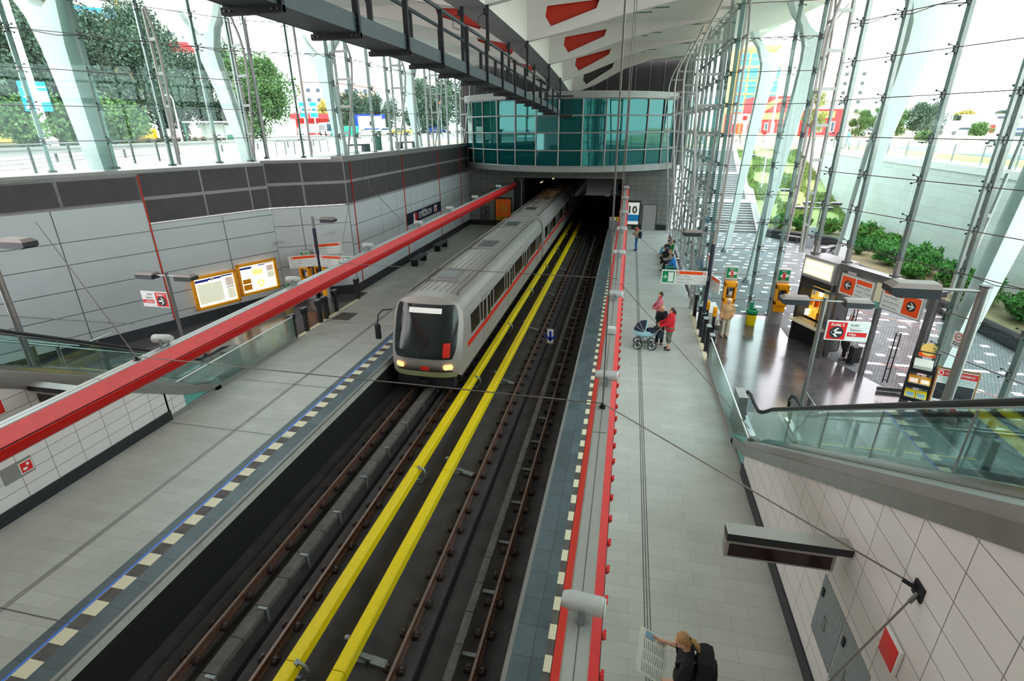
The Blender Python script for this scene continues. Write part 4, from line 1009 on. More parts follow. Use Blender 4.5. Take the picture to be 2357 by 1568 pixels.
def stair(s, lab):
    X = lambda x: MX(s, x); a0, a1 = sorted((X(5.6), X(9.3)))
    m = MB()
    for k in range(34): m.box(a0, a1, 13.6-.32*(k+1), 13.6-.32*k, max(0, .165*k-.3), .165*(k+1), 'step_grey'); m.box(a0, a1, 13.6-.32*k-.05, 13.6-.32*k+.004, .165*(k+1), .165*(k+1)+.003, 'comb_yellow' if k == 0 else 'concrete_step')
    solo(m, 'stairs', lab, 'stairs', (X(7.4), 13.6, 0), world=True)
    # its railing on thin posts
    t = thing('stair_railing', f'chrome stair railing on posts on the {"entrance" if s > 0 else "street"} side', 'railing', (X(9.15), 13.6, 0))
    pts = [(X(9.15), 15.0, 1.0), (X(9.15), 13.7, 1.0), (X(9.15), 3.0, 6.5)]
    m = MB(); m.tube(pts, .03, 'chrome', 8); m.build('handrail', t, True)
    for y, z in ((14.4, 0), (13.0, .3), (11.0, 1.35), (8.5, 2.6), (6, 3.9)): m = MB(); m.bar((X(9.15), y, z), (X(9.15), y, z+.95), .05, .08, 'steel_dark', (0, 1, 0)); m.build('baluster', t, True)
    t = thing('stair_railing', f'chrome railing between escalator and stairs on the {"entrance" if s > 0 else "street"} side', 'railing', (X(5.5), 13.6, 0))
    m = MB(); m.tube([(X(5.5), 15.2, 1.0), (X(5.5), 13.5, 1.0), (X(5.5), 3.0, 6.6)], .025, 'chrome', 8); m.build('handrail', t, True)
    for y in (14.6, 13.4, 11.7, 9.9, 7.8, 5.9): m = MB(); z = max(0, (13.5-y)*.515); m.bar((X(5.5), y, z), (X(5.5), y, z+1.0), .06, .09, 'steel_dark', (0, 1, 0)); m.build('baluster', t, True)
stair(1, 'grey steel stairs beside the entrance-side escalator'); stair(-1, 'grey steel stairs beside the street-side escalator')
def balustrade(x, ya, yb, lab, sgn):
    t = thing('glass_balustrade', lab, 'balustrade', (x, (ya+yb)/2, 0)); n_ = 3
    for k in range(n_):
        a = ya+(yb-ya)*k/n_; b = ya+(yb-ya)*(k+1)/n_; m = MB(); m.box(x-.008, x+.008, a+.01, b-.01, .12, 1.0, 'glass_clear'); m.build('glass_panel', t, True)
    m = MB(); m.box(x-.05, x+.05, ya, yb, 0, .14, 'cap_grey'); m.build('base_rail', t, True)
    m = MB(); m.box(x-.016, x+.016, ya, yb, 1.0, 1.03, 'white_gloss'); m.build('top_edge', t, True)
    m = MB(); a0, a1 = x-.014, x+.014; m.prism([(ya, .1), (ya, 1.02), (ya+1.65, .12)], 'x', a0, a1, 'teal_glassy'); m.build('frosted_panel', t, True)['label'] = 'teal frosted glass triangle at the end'
    m = MB(); m.box(x-.03, x+.03, ya-.06, ya, 0, 1.05, 'steel'); m.build('end_post', t, True)
balustrade(3.38, 12.05, 18.9, 'glass balustrade with teal end along the platform by the ticket gates', 1)
balustrade(-13.1, 11.4, 17.95, 'glass balustrade with teal end along the platform beside the train', -1)
def rail_on_wall(pts, lab, brk):
    t = thing('wall_handrail', lab, 'handrail', pts[0]); m = MB(); m.tube(pts, .022, 'steel', 8); m.build('rail', t, True)
    for p in brk: m = MB(); m.tube([p, (p[0]-.06, p[1]+.03, p[2]-.08), (p[0]-.13, p[1]+.05, p[2]-.06)], .012, 'steel', 5); m.build('bracket', t, True)
rail_on_wall([(-18.85, 17.6-1.6, 1.0), (-20.0, 15.05-1.2, 1.9), (-22.5, 9.9, 3.6)], 'thin handrail along the white panel wall above the street-side stairs', [(-19.2, 15.3, 1.3), (-20.4, 13.0, 2.2)])
# ------------------------------------------------------------------ lamp posts
def lamp_head(t, x, y, z, ang=0.):
    m = MB(); c_, s_ = math.cos(ang), math.sin(ang)
    o = len(m.v); L_, W_ = .34, .17
    pts = []
    for px, py, pz in ((-L_+.09, -W_, -.05), (L_, -W_, -.05), (L_, W_, -.05), (-L_+.09, W_, -.05), (-L_, -W_, .0), (L_, -W_, .0), (L_, W_, .0), (-L_, W_, .0), (-L_, -W_, .10), (L_, -W_, .10), (L_, W_, .10), (-L_, W_, .10), (-L_+.10, -W_+.05, .17), (L_, -W_+.05, .17), (L_, W_-.05, .17), (-L_+.10, W_-.05, .17)):
        pts.append((x+px*c_-py*s_, y+px*s_+py*c_, z+pz))
    fs = [(0, 3, 2, 1)]
    for k in (0, 4, 8): fs += [(k, k+1, k+5, k+4), (k+1, k+2, k+6, k+5), (k+2, k+3, k+7, k+6), (k+3, k, k+4, k+7)]
    fs.append((12, 13, 14, 15))
    m.add(pts, fs[:9], 'lamp_dark'); m.add(pts, fs[9:], 'lamp_top')
    m.build('lamp_head', t)
def lamp_post(x, y, z0, h, arms, lab, dark=0., r=.06):
    t = thing('lamp_post', lab, 'lamp post', (x, y, z0))
    m = MB(); m.cyl((0, 0, 0), (0, 0, h), r, 'steel', 12); m.cyl((0, 0, h), (0, 0, h+.03), r*1.1, 'steel_dark', 12); m.build('pole', t)
    if dark: m = MB(); m.cyl((0, 0, .0), (0, 0, dark), r*1.28, 'navy', 12); m.build('dark_sleeve', t)['label'] = 'dark blue padded sleeve'
    for a in arms: 
        d_ = 1 if a > 0 else -1
        m = MB(); m.cyl((0, 0, h-.06), (a-d_*.3, 0, h-.06), .028, 'steel', 8); m.build('arm', t); lamp_head(t, a, 0, h-.13, 0 if d_ < 0 else PI)
    return t
lamp_post(5.45, 15.0, 0, 3.83, (-.78, .82), 'double-headed lamp post in the entrance hall carrying the red Kolej 2 sign')
lamp_post(5.4, 8.95, 2.55, 3.35, (-.98,), 'tall lamp post beside the stairs with one big brown lamp head', r=.075)
lamp_post(-15.15, 14.5, 0, 3.62, (-.78, .78), 'double-headed lamp post carrying the red Kolej 1 sign')
lamp_post(-14.35, 9.2, 2.5, 3.4, (.98,), 'tall lamp post by the street-side escalator with one lamp head', r=.075)
lamp_post(3.42, 21.5, 0, 4.37, (-.85,), 'dark sleeved lamp post at the ticket gates carrying the exit sign', 3.9)
lamp_post(-14.05, 21.9, 0, 4.37, (.8,), 'dark sleeved lamp post carrying the cluster of white direction signs', 3.9)
# ------------------------------------------------------------------ signs
def disc_arrow(m, x, z, r, dirx, y=-.021, bg='ink', fg='white_gloss'):
    m.disc((x, y, z), r, bg); m.arrow((x, y-.002, z), r*1.5, fg, (dirx, 0, 0), (0, 0, 1), .2)
def kolej(x, y, z, num, head, dest, dirx, lab, rz=0.):
    t = thing('platform_sign', lab, 'sign', (x, y, z), rz)
    m = MB(); W_, H_ = 1.06, .56; m.box(-W_/2, W_/2, -.02, .02, -H_/2, H_/2, 'white_gloss')
    rx = -W_/2 if dirx < 0 else W_/2-.52
    m.quad((rx+.03, -.022, -H_/2+.03), (rx+.50, -.022, -H_/2+.03), (rx+.50, -.022, H_/2-.03), (rx+.03, -.022, H_/2-.03), 'sign_red')
    m.text(f'Kolej {num}', .115, (rx+.265, -.024, H_/2-.14), 'white_gloss', align='CENTER', bold=.02); disc_arrow(m, rx+.265, -.05, .175, dirx, -.024)
    tx = rx+.56 if dirx < 0 else -W_/2+.03; w_ = W_-.60
    for k, (s_, z_) in enumerate(((head, .15), ('Stanice', .02), (dest, -.115))):
        if k == 2: m.quad((tx-.02, -.022, z_-.03), (tx+w_, -.022, z_-.03), (tx+w_, -.022, z_+.09), (tx-.02, -.022, z_+.09), 'sign_red')
        m.text(s_, .10, (tx+.02 if dirx < 0 else tx+w_-.03, -.024, z_), 'white_gloss' if k == 2 else 'ink', align='LEFT' if dirx < 0 else 'RIGHT', bold=.012 if k == 2 else 0)
        m.box(tx-.02, tx+w_, -.0225, -.0215, z_-.045, z_-.04, 'paper_ink')
    m.build('panel', t); m = MB(); m.box(-.03, .03, .02, .05, -.2, .2, 'steel'); m.build('clamp', t); return t
kolej(6.12, 14.90, 2.98, 2, 'Směr', 'Háje', -1, 'red and white Kolej 2 sign with an arrow, hung on the hall lamp post')
kolej(-15.75, 14.40, 2.72, 1, 'Směr', 'Letňany', 1, 'red and white Kolej 1 sign with an arrow, hung on a lamp post')
def dir_panel(m, x0, x1, z0, z1, lines, dirx, col='sign_orange', green=0, big=False, y=-.02):
    """white board with coloured header, small arrow discs and lines of text; green: -1/1 adds the exit pictogram at that end"""
    m.box(x0, x1, y, -y, z0, z1, 'white_gloss'); H_ = z1-z0; f_ = y-.002; a, b = x0, x1
    if green:
        gw = H_*.82; g0 = x0+.04 if green < 0 else x1-.04-gw
        m.quad((g0, f_, z0+.05), (g0+gw, f_, z0+.05), (g0+gw, f_, z1-.05), (g0, f_, z1-.05), 'sign_green')
        d0 = g0+gw*.48 if dirx > 0 else g0+.03
        m.quad((d0, f_-.001, z0+.09), (d0+gw*.44, f_-.001, z0+.09), (d0+gw*.44, f_-.001, z1-.09), (d0, f_-.001, z1-.09), 'white_gloss')
        m.arrow((g0+gw*(.24 if dirx > 0 else .76), f_-.001, (z0+z1)/2), gw*.36, 'white_gloss', (dirx, 0, 0))
        if green < 0: a = g0+gw
        else: b = g0
    if big:
        q = H_*.84; q0 = x0+.03 if dirx < 0 else x1-.03-q
        m.quad((q0, f_, z0+.04), (q0+q, f_, z0+.04), (q0+q, f_, z1-.04), (q0, f_, z1-.04), col); disc_arrow(m, q0+q/2, (z0+z1)/2, q*.28, dirx, f_-.001, 'ink', 'paper')
        if dirx < 0: a = q0+q
        else: b = q0
    n_ = len(lines)+1; rh = (H_-.06)/n_
    m.quad((a+.05, f_, z1-.03-rh), (b-.05, f_, z1-.03-rh), (b-.05, f_, z1-.03), (a+.05, f_, z1-.03), col)
    for xx in (a+.05+rh*.6, b-.05-rh*.6):
        if not big: m.disc((xx, f_-.001, z1-.03-rh/2), rh*.42, 'white_gloss'); m.arrow((xx, f_-.002, z1-.03-rh/2), rh*.6, 'ink', (dirx, 0, 0))
    for k, s_ in enumerate(lines):
        zz = z1-.03-rh*(k+2); m.text(s_, rh*.62, (a+.07, f_, zz+rh*.28), 'ink', bold=.0, sx=.92); m.box(a+.05, b-.05, f_-.0005, f_, zz, zz+.006, 'paper_ink')
t = thing('exit_sign', 'long white sign with green exit symbol and orange strip at the ticket gates', 'sign', (2.48, 21.35, 2.55))
m = MB(); dir_panel(m, -.90, .85, -.28, .29, ['Ďáblice - Kobylisy', 'Českolipská - Bulovka', 'Poliklinika Prosek'], 1, green=-1); m.build('panel', t); m = MB(); m.box(.85, .93, -.02, .02, -.1, .1, 'steel'); m.build('clamp', t)
for (x, y, z, rz, nm, w_, d_, g_) in ((3.62, 21.0, 2.42, -PI/2+.25, 'white sign with orange strip seen edge-on behind the gate lamp post, lower one', .9, 1, 0), (3.44, 22.06, 3.05, -PI/2-.02, 'orange and white sign seen edge-on above the exit sign', 1.0, 1, 0)):
    t = thing('direction_sign', nm, 'sign', (x, y, z), rz); m = MB(); dir_panel(m, -w_/2, w_/2, -.28, .28, ['Ďáblice - Kobylisy', 'Čimice - Bohnice', 'Zdiby'], d_, green=g_); m.build('panel', t)
for (x, y, z, rz, nm, w_, d_, g_, ls) in ((-13.05, 21.8, 2.40, 0, 'white direction sign with green exit symbol on the dark street-side post', 1.7, -1, 1, ['Ďáblice - Kobylisy', 'Čimice - Bohnice', 'Českolipská - Bulovka']), (-14.55, 21.5, 2.42, .62, 'white direction sign turned toward the yellow boards on the street-side post', 1.3, -1, 0, ['Ďáblice - Kobylisy', 'Čimice - Bulovka', 'Teplická sídl.']), (-13.75, 22.35, 2.85, .62, 'orange-topped white sign partly hidden behind the dark street-side post', 1.3, -1, 0, ['Poliklinika Prosek', 'Bulovka', 'Zdiby'])):
    t = thing('direction_sign', nm, 'sign', (x, y, z), rz); m = MB(); dir_panel(m, -w_/2, w_/2, -.28, .28, ls, d_, green=g_); m.build('panel', t)
# station name on the street-side wall
t = thing('station_sign', 'long dark station name board with white STŘÍŽKOV letters', 'sign', (-13.69, 35.05, 2.68), PI/2)
m = MB(); m.box(-3.25, 3.25, -.04, .0, -.36, .36, 'navy')
m.text('STŘÍŽKOV', .52, (-1.3, -.045, -.18), 'white_gloss', bold=.02, sx=1.05)
m.quad((-2.2, -.043, -.24), (-1.95, -.043, -.24), (-1.95, -.043, .24), (-2.2, -.043, .24), 'white_gloss'); m.quad((-1.95, -.043, -.24), (-1.6, -.043, -.24), (-1.6, -.043, .24), (-1.95, -.043, .24), 'sign_red')
m.quad((1.75, -.043, -.24), (2.3, -.043, -.24), (2.3, -.043, .24), (1.75, -.043, .24), 'white_gloss'); m.quad((1.95, -.044, -.24), (2.2, -.044, -.24), (2.2, -.044, .1), (1.95, -.044, .1), 'sign_red')
m.build('panel', t)
# lit posters by the tunnel
def poster(x, z0, z1, w_, lab, kind):
    t = thing('poster_case', lab, 'poster', (x, 45.97, z0)); H_ = z1-z0
    m = MB(); m.rbox(-w_/2-.1, w_/2+.1, -.10, .02, -.1, H_+.14, .02, 'black'); m.build('case', t); m = MB(); f_ = -.102
    if kind == 0:
        m.quad((-w_/2, f_, 0), (w_/2, f_, 0), (w_/2, f_, H_), (-w_/2, f_, H_), 'lit_poster'); m.quad((-w_/2, f_-.002, H_*.15), (w_/2, f_-.002, H_*.15), (w_/2, f_-.002, H_*.45), (-w_/2, f_-.002, H_*.45), 'sky_blue')
        m.text('10', H_*.46, (-.02, f_-.003, H_*.52), 'hair_brown', align='CENTER', bold=.03); 
    else:
        m.quad((-w_/2, f_, 0), (w_/2, f_, 0), (w_/2, f_, H_), (-w_/2, f_, H_), 'poster_orange'); m.text('Út', H_*.42, (0, f_-.003, H_*.42), 'amber', align='CENTER', bold=.04); m.quad((-w_/2, f_-.002, 0), (w_/2, f_-.002, 0), (w_/2, f_-.002, H_*.2), (-w_/2, f_-.002, H_*.2), 'amber')
    m.build('picture', t)
poster(.5, .45, 2.25, 1.1, 'lit poster with a big 10 and a blue band beside the grey door', 0)
poster(-10.6, .45, 2.3, 1.35, 'glowing orange poster reading Út beside the tunnel mouth', 1)
d = MB(); d.box(1.38, 2.45, 45.93, 46.0, 0, 2.06, 'alu'); d.box(1.33, 1.38, 45.92, 46.0, 0, 2.1, 'steel_dark'); d.box(2.45, 2.5, 45.92, 46.0, 0, 2.1, 'steel_dark'); d.box(1.33, 2.5, 45.92, 46.0, 2.06, 2.12, 'steel_dark'); d.box(1.47, 1.5, 45.9, 45.93, 1.0, 1.12, 'black')
o_ = struct(d, 'door_1', 'plain grey door in the tiled end wall')
t = thing('wall_panel_box', 'small grey equipment panel with white and red dots right of the grey door', 'panel', (2.85, 45.97, .9)); m = MB(); m.box(-.3, .4, -.03, .03, -.35, .75, 'portal_tile'); m.cyl((-.2, -.05, .45), (-.2, -.03, .45), .05, 'white_gloss', 12); m.cyl((.02, -.05, .45), (.02, -.03, .45), .05, 'sign_red', 12); m.build('box', t)
t = thing('wall_panel_box', 'small grey equipment panel on the dark end wall near the orange poster', 'panel', (-12.3, 45.97, .9)); m = MB(); m.box(-.45, .45, -.03, .03, -.5, .8, 'steel_dark'); m.cyl((-.12, -.05, .3), (-.12, -.03, .3), .05, 'white_gloss', 12); m.box(.05, .17, -.05, -.03, .2, .4, 'black'); m.build('box', t)
t = thing('warning_board', 'low grey gate at the platform end with a small warning sign', 'gate', (-.95, 45.7, 0)); m = MB(); m.box(-.4, .42, -.02, .02, 0, 1.05, 'zinc'); m.build('gate_panel', t); m = MB(); m.box(-.3, .1, -.03, -.021, .78, 1.06, 'white'); m.box(.1, .36, -.03, -.021, .78, 1.06, 'yellow'); m.shape([(-.08, -.08), (.08, -.08), (0, .08)], (.23, -.032, .92), 'ink'); m.box(-.25, 0, -.032, -.03, .88, .98, 'sign_red'); m.build('plate', t)
t = thing('hanging_sign', 'faint purple sign hanging inside the tunnel mouth', 'sign', (-.95, 46.9, 2.85)); m = MB(); m.box(-.45, .35, -.03, .03, -.22, .25, 'navy'); m.text('EA', .36, (-.32, -.032, -.12), 'photo_blue'); m.build('panel', t); m = MB(); m.box(-.1, -.06, -.02, .02, .25, 1.4, 'black'); m.build('hanger', t)
# ------------------------------------------------------------------ ticket gates
def gate(x, y, s, lab, grp, tall=.0):
    """black validator post leaning forward at the head; s=+1 entrance side"""
    t = thing('ticket_validator', lab, 'ticket validator', (x, y, 0), 0, grp)
    m = MB(); m.rbox(-.07, .07, -.09, .09, 0, 1.0+tall, .012, 'black'); m.build('post', t)
    m = MB(); m.add([(-.085, -.14, .78), (.085, -.14, .78), (.085, .13, .86), (-.085, .13, .86), (-.085, -.20, 1.06+tall), (.085, -.20, 1.06+tall), (.085, .13, 1.06+tall), (-.085, .13, 1.06+tall)], [(0, 3, 2, 1), (4, 5, 6, 7), (0, 1, 5, 4), (1, 2, 6, 5), (2, 3, 7, 6), (3, 0, 4, 7)], 'black'); m.build('reader_head', t)
    m = MB(); m.box(-.09, .09, -.205, .135, 1.06+tall, 1.075+tall, 'zinc'); m.build('top_plate', t)
    m = MB(); m.add([(-.05, -.175, .96), (.05, -.175, .96), (.05, -.188, 1.02), (-.05, -.188, 1.02)], [(0, 1, 2, 3)], 'red_led'); m.build('display', t)
gl_ = ['furthest along, next to the glass wall', 'second, in front of the yellow machine', 'third in the row', 'fourth, close to the lamp post', 'fifth in the row', 'sixth, last one before the glass balustrade']
for i, y in enumerate((24.2, 22.5, 21.55, 20.9, 20.0, 19.05)): gate(3.44, y, 1, f'black ticket validator post at the hall entrance, {gl_[i]}', 'ticket validators by the entrance hall')
gm = ['at the end of the glass balustrade', 'second from the glass balustrade', 'third, half hidden by its neighbour', 'fourth, by the dark lamp post', 'fifth from the balustrade', 'by the corner of the white wall']
for i, y in enumerate((18.05, 18.95, 20.05, 20.55, 21.6, 23.65)): gate(-13.2 if i != 4 else -13.28, y, -1, f'black ticket validator post beside the train platform, {gm[i]}', 'ticket validators by the street-side hall')
def stamp(x, y, lab, g):
    t = thing('ticket_stamper', lab, 'ticket stamper', (x, y, 0), 0, g); m = MB(); m.rbox(-.06, .06, -.06, .06, 0, .85, .01, 'black'); m.build('post', t); m = MB(); m.rbox(-.08, .08, -.09, .07, .85, 1.25, .025, 'amber'); m.box(-.05, .05, -.095, -.09, 1.05, 1.07, 'black'); m.build('machine', t)
stamp(3.72, 22.6, 'yellow ticket stamping machine between the gates', 'yellow stampers'); stamp(3.9, 21.8, 'yellow ticket stamping machine just behind the dark lamp post', 'yellow stampers')
stamp(-13.45, 21.1, 'yellow ticket stamping machine half hidden under the red beam', 'yellow stampers')
# ------------------------------------------------------------------ telephones, bins
def phone(x, y, lab, sc=1.):
    t = thing('telephone_pillar', lab, 'telephone', (x, y, 0), 0, 'telephones')
    m = MB(); m.rbox(-.26, .26, -.06, .10, 0, 2.52, .01, 'alu'); m.build('pillar', t)
    m = MB(); m.box(-.25, .25, -.075, -.06, 1.98, 2.5, 'white_gloss'); m.rbox(-.225, .225, -.082, -.07, 2.01, 2.47, .02, 'sign_green')
    m.rbox(-.07, .06, -.095, -.082, 2.09, 2.36, .015, 'sign_red'); m.shape([(-.17, -.06), (-.06, -.10), (.20, -.06), (.20, .05), (.02, .08), (-.10, .06)], (0, -.0985, 2.24), 'white_gloss'); m.rbox(-.045, .045, -.104, -.098, 2.16, 2.30, .01, 'sign_red')
    m.text('Phone', .075, (0, -.084, 2.385), 'white_gloss', align='CENTER', bold=.02); m.text('Telefon', .06, (0, -.084, 2.035), 'white_gloss', align='CENTER', bold=.01); m.build('sign_plate', t)
    m = MB()
    for x0, x1 in ((-.25, -.17), (.17, .25)): m.rbox(x0, x1, -.34, -.06, .98, 1.86, .02, 'amber')
    m.rbox(-.25, .25, -.34, -.06, 1.66, 1.90, .03, 'amber'); m.rbox(-.25, .25, -.34, -.06, .95, 1.16, .02, 'amber'); m.box(-.2, .2, -.10, -.06, 1.1, 1.7, 'amber'); m.rbox(-.22, .22, -.28, -.06, .66, .95, .02, 'amber'); m.build('hood', t)
    m = MB(); m.rbox(-.13, .13, -.2, -.10, 1.18, 1.62, .015, 'zinc'); m.box(-.02, .11, -.205, -.2, 1.28, 1.42, 'white'); m.box(-.02, .11, -.205, -.2, 1.48, 1.58, 'black'); m.build('telephone_set', t)
    m = MB(); m.tube([(-.09, -.22, 1.56), (-.09, -.25, 1.52), (-.09, -.25, 1.34), (-.09, -.22, 1.30)], .022, 'black', 8); m.build('handset', t)
phone(4.7, 23.75, 'orange pay telephone with green sign behind the woman in the beige jacket'); phone(6.78, 23.7, 'orange pay telephone with green sign between the bin and the kiosk')
phone(-15.55, 23.15, 'orange pay telephone with green sign behind the white direction signs')
phone(-14.95, 23.5, 'orange pay telephone partly hidden by the dark street-side post')
def bin_(x, y, lab):
    t = thing('litter_bin', lab, 'bin', (x, y, 0), 0, 'yellow litter bins'); m = MB(); m.lathe([(.17, 0), (.19, .03), (.215, .55), (.22, .58)], 'yellow', 18); m.build('body', t)
    m = MB(); m.lathe([(.23, .55), (.245, .57), (.25, .66), (.235, .72), (.19, .72), (.18, .60)], 'sign_green', 18); m.build('rim', t)['label'] = 'green rim'
    m = MB(); m.lathe([(.226, .52), (.236, .54), (.236, .565)], 'black', 18); m.build('bag_edge', t)
    m = MB(); m.rbox(-.07, .07, .2, .24, .5, .98, .02, 'sign_green'); m.build('back_bracket', t)
bin_(5.72, 23.4, 'yellow litter bin with green rim between the two telephones'); bin_(-16.3, 22.2, 'yellow litter bin by the corner of the white wall near the timetable boards')
# yellow timetable boards on the slanting wall
def board(cx, cy, cz, w_, h_, lab, kind):
    t = thing('timetable_board', lab, 'notice board', (cx, cy, cz), math.radians(65.07), 'yellow timetable boards')
    m = MB(); b = .13
    for a in ((-w_/2, w_/2, h_/2-b, h_/2), (-w_/2, w_/2, -h_/2, -h_/2+b), (-w_/2, -w_/2+b, -h_/2, h_/2), (w_/2-b, w_/2, -h_/2, h_/2)): m.rbox(a[0], a[1], -.16, .0, a[2], a[3], .03, 'amber')
    m.build('frame', t); m = MB(); iw, ih = w_/2-b, h_/2-b
    m.quad((-iw, -.06, -ih), (iw, -.06, -ih), (iw, -.06, ih), (-iw, -.06, ih), 'lit_panel'); f_ = -.063
    def q(x0, x1, z0, z1, mm): m.quad((x0*iw, f_, z0*ih), (x1*iw, f_, z0*ih), (x1*iw, f_, z1*ih), (x0*iw, f_, z1*ih), mm)
    if kind == 0:
        q(-.96, -.3, .72, .9, 'sign_blue'); q(-.3, .35, .78, .92, 'sign_blue'); q(.35, .96, .84, .94, 'sign_blue'); q(-.92, .35, -.85, .6, 'map_pale'); q(.55, .95, .1, .72, 'map_rose'); q(.55, .95, -.02, .04, 'ink'); q(.55, .95, -.85, -.08, 'map_pale'); m.disc((-.1*iw, f_-.002, .82*ih), .07, 'white_gloss')
    else:
        q(-.96, -.3, .74, .9, 'sign_blue'); q(.1, .5, .84, .92, 'sign_blue'); q(.5, .96, .9, .95, 'sign_blue'); q(-.92, -.45, -.35, .0, 'amber'); q(-.92, -.45, -.85, -.42, 'amber'); q(.55, .95, .3, .75, 'map_rose'); q(.55, .95, -.2, .25, 'map_pale'); m.disc((.1*iw, f_-.002, -.5*ih), .18, 'map_yellow'); m.disc((.1*iw, f_-.004, -.5*ih), .08, 'lit_panel'); q(-.3, .3, .2, .6, 'map_yellow')
    m.build('lit_map', t)
NW = Vector((.9069, -.4214)) # wall normal into the hall
board(-18.07+NW.x*.05, 19.66+NW.y*.05, 1.40, 1.98, 1.52, 'yellow framed lit timetable map, the one nearer the Kolej 1 lamp post', 0)
board(-17.22+NW.x*.05, 21.5+NW.y*.05, 1.55, 1.95, 1.52, 'yellow framed lit timetable board, the one nearer the wall corner', 1)
# ------------------------------------------------------------------ benches on the street-side platform and by the glass
for y, lab in ((31.4, 'dark grey slab bench on the platform beside the train, nearer one'), (35.7, 'dark grey slab bench on the platform beside the train, further one')):
    t = thing('bench', lab, 'bench', (-12.9, y, 0), 0, 'dark slab benches'); m = MB(); m.rbox(-.25, .25, -1.05, 1.05, .38, .46, .015, 'gantry'); m.build('seat', t)
    for yy in (-.75, .75): m = MB(); m.box(-.2, .2, yy-.1, yy+.1, 0, .38, 'black'); m.build('leg', t)
t = thing('bench', 'long low bench along the plaza glass with five people on it', 'bench', (2.95, 33.9, 0)); m = MB(); m.rbox(-.22, .22, -3.6, 3.2, .38, .45, .015, 'gantry'); m.build('seat', t)
for yy in (-3, -1, 1, 2.8): m = MB(); m.box(-.18, .18, yy-.08, yy+.08, 0, .38, 'black'); m.build('leg', t)
# ------------------------------------------------------------------ fittings of the near walls
def display(s, lab):
    x0 = 3.35 if s > 0 else -13.07; y = 6.4 if s > 0 else 8.2; X = lambda d_: x0-s*d_
    zz = 2.62 if s > 0 else 2.55
    t = thing('train_display', lab, 'display', (X(.9), y, zz))
    def bx(m, a, b, *r): p, q_ = sorted((X(a), X(b))); m.rbox(p, q_, *r[:4], .02, r[4]) if r[4] != 'screen_dark' else m.box(p, q_, *r[:4], r[4])
    m = MB(); bx(m, 0, 1.62, y-.12, y+.12, zz+.13, zz+.26, 'lamp_dark'); a, b = sorted((X(0), X(1.62))); m.box(a, b, y-.12, y+.12, zz+.26, zz+.262, 'alu'); m.build('arm', t, True)
    m = MB(); bx(m, .18, 1.62, y-.10, y+.10, zz-.17, zz+.13, 'alu'); m.build('housing', t, True)
    m = MB(); bx(m, .23, 1.57, y-.108, y-.10, zz-.13, zz+.08, 'screen_dark'); m.build('screen', t, True)
display(1, 'hanging train display with dark red screen on the tiled wall near the reader'); display(-1, 'hanging train display with dark screen on the street-side tiled wall')
t = thing('wall_cabinet', 'grey flush wall cabinet with a faint S, nearer the hanging display', 'cabinet', (3.35, 6.42, 1.37), -PI/2); m = MB()
m.rbox(-.40, .40, -.012, .02, -.53, .56, .004, 'zinc'); m.text('S', .36, (-.12, -.014, -.18), 'steel_dark', bold=.02); m.build('door', t); m = MB(); m.box(-.33, -.27, -.03, -.012, .22, .36, 'black'); m.build('lock', t)
t = thing('wall_cabinet', 'grey flush wall cabinet with a faint H, below the red square sign', 'cabinet', (3.35, 5.58, 1.37), -PI/2); m = MB()
m.rbox(-.40, .40, -.012, .02, -.53, .56, .004, 'zinc'); m.text('H', .36, (-.12, -.014, -.22), 'steel_dark', bold=.02); m.build('door', t); m = MB(); m.box(-.33, -.27, -.03, -.012, .22, .36, 'black'); m.build('lock', t)
def redsq(x, y, z, rz, lab): 
    t = thing('red_square_sign', lab, 'sign', (x, y, z), rz); m = MB(); m.rbox(-.19, .19, -.05, 0, -.19, .19, .02, 'white_gloss'); m.build('backing', t); m = MB(); m.rbox(-.165, .165, -.058, -.05, -.165, .165, .004, 'sign_red'); m.build('plate', t)
redsq(3.35, 5.0, 2.63, -PI/2, 'plain red square sign on white backing, on the tiled wall'); redsq(-13.07, 7.35, 2.62, PI/2, 'plain red square sign at the picture edge on the street-side tiled wall')
t = thing('fire_sign', 'small red and white fire telephone sign on a grey panel', 'sign', (-13.07, 7.35, 1.02), PI/2); m = MB(); m.box(-.36, .30, -.012, 0, -.18, .22, 'cap_grey'); m.build('panel', t)
m = MB(); m.box(.0, .28, -.022, -.012, -.12, .16, 'white_gloss'); m.quad((.02, -.024, -.10), (.26, -.024, -.10), (.26, -.024, .14), (.02, -.024, .14), 'sign_red'); m.disc((.18, -.026, .07), .035, 'white_gloss'); m.shape([(-.06, -.06), (.03, -.06), (.03, .0), (-.06, .0)], (.12, -.026, .01), 'white_gloss'); m.build('plate', t)
for (x, y, z, rz, lab) in ((-16.65, 22.85, 3.02, .6, 'small white security camera in the corner of the white panel wall'), (-14.35, 24.15, 3.35, .4, 'small cylinder security camera on the return wall above the signs')):
    t = thing('security_camera', lab, 'camera', (x, y, z), rz); m = MB(); m.cyl((0, -.1, 0), (0, -.34, -.05), .06, 'lamp_housing', 10); m.build('body', t); m = MB(); m.tube([(0, .1, .02), (0, -.05, .02), (0, -.15, -.01)], .018, 'zinc', 6); m.build('mount', t)
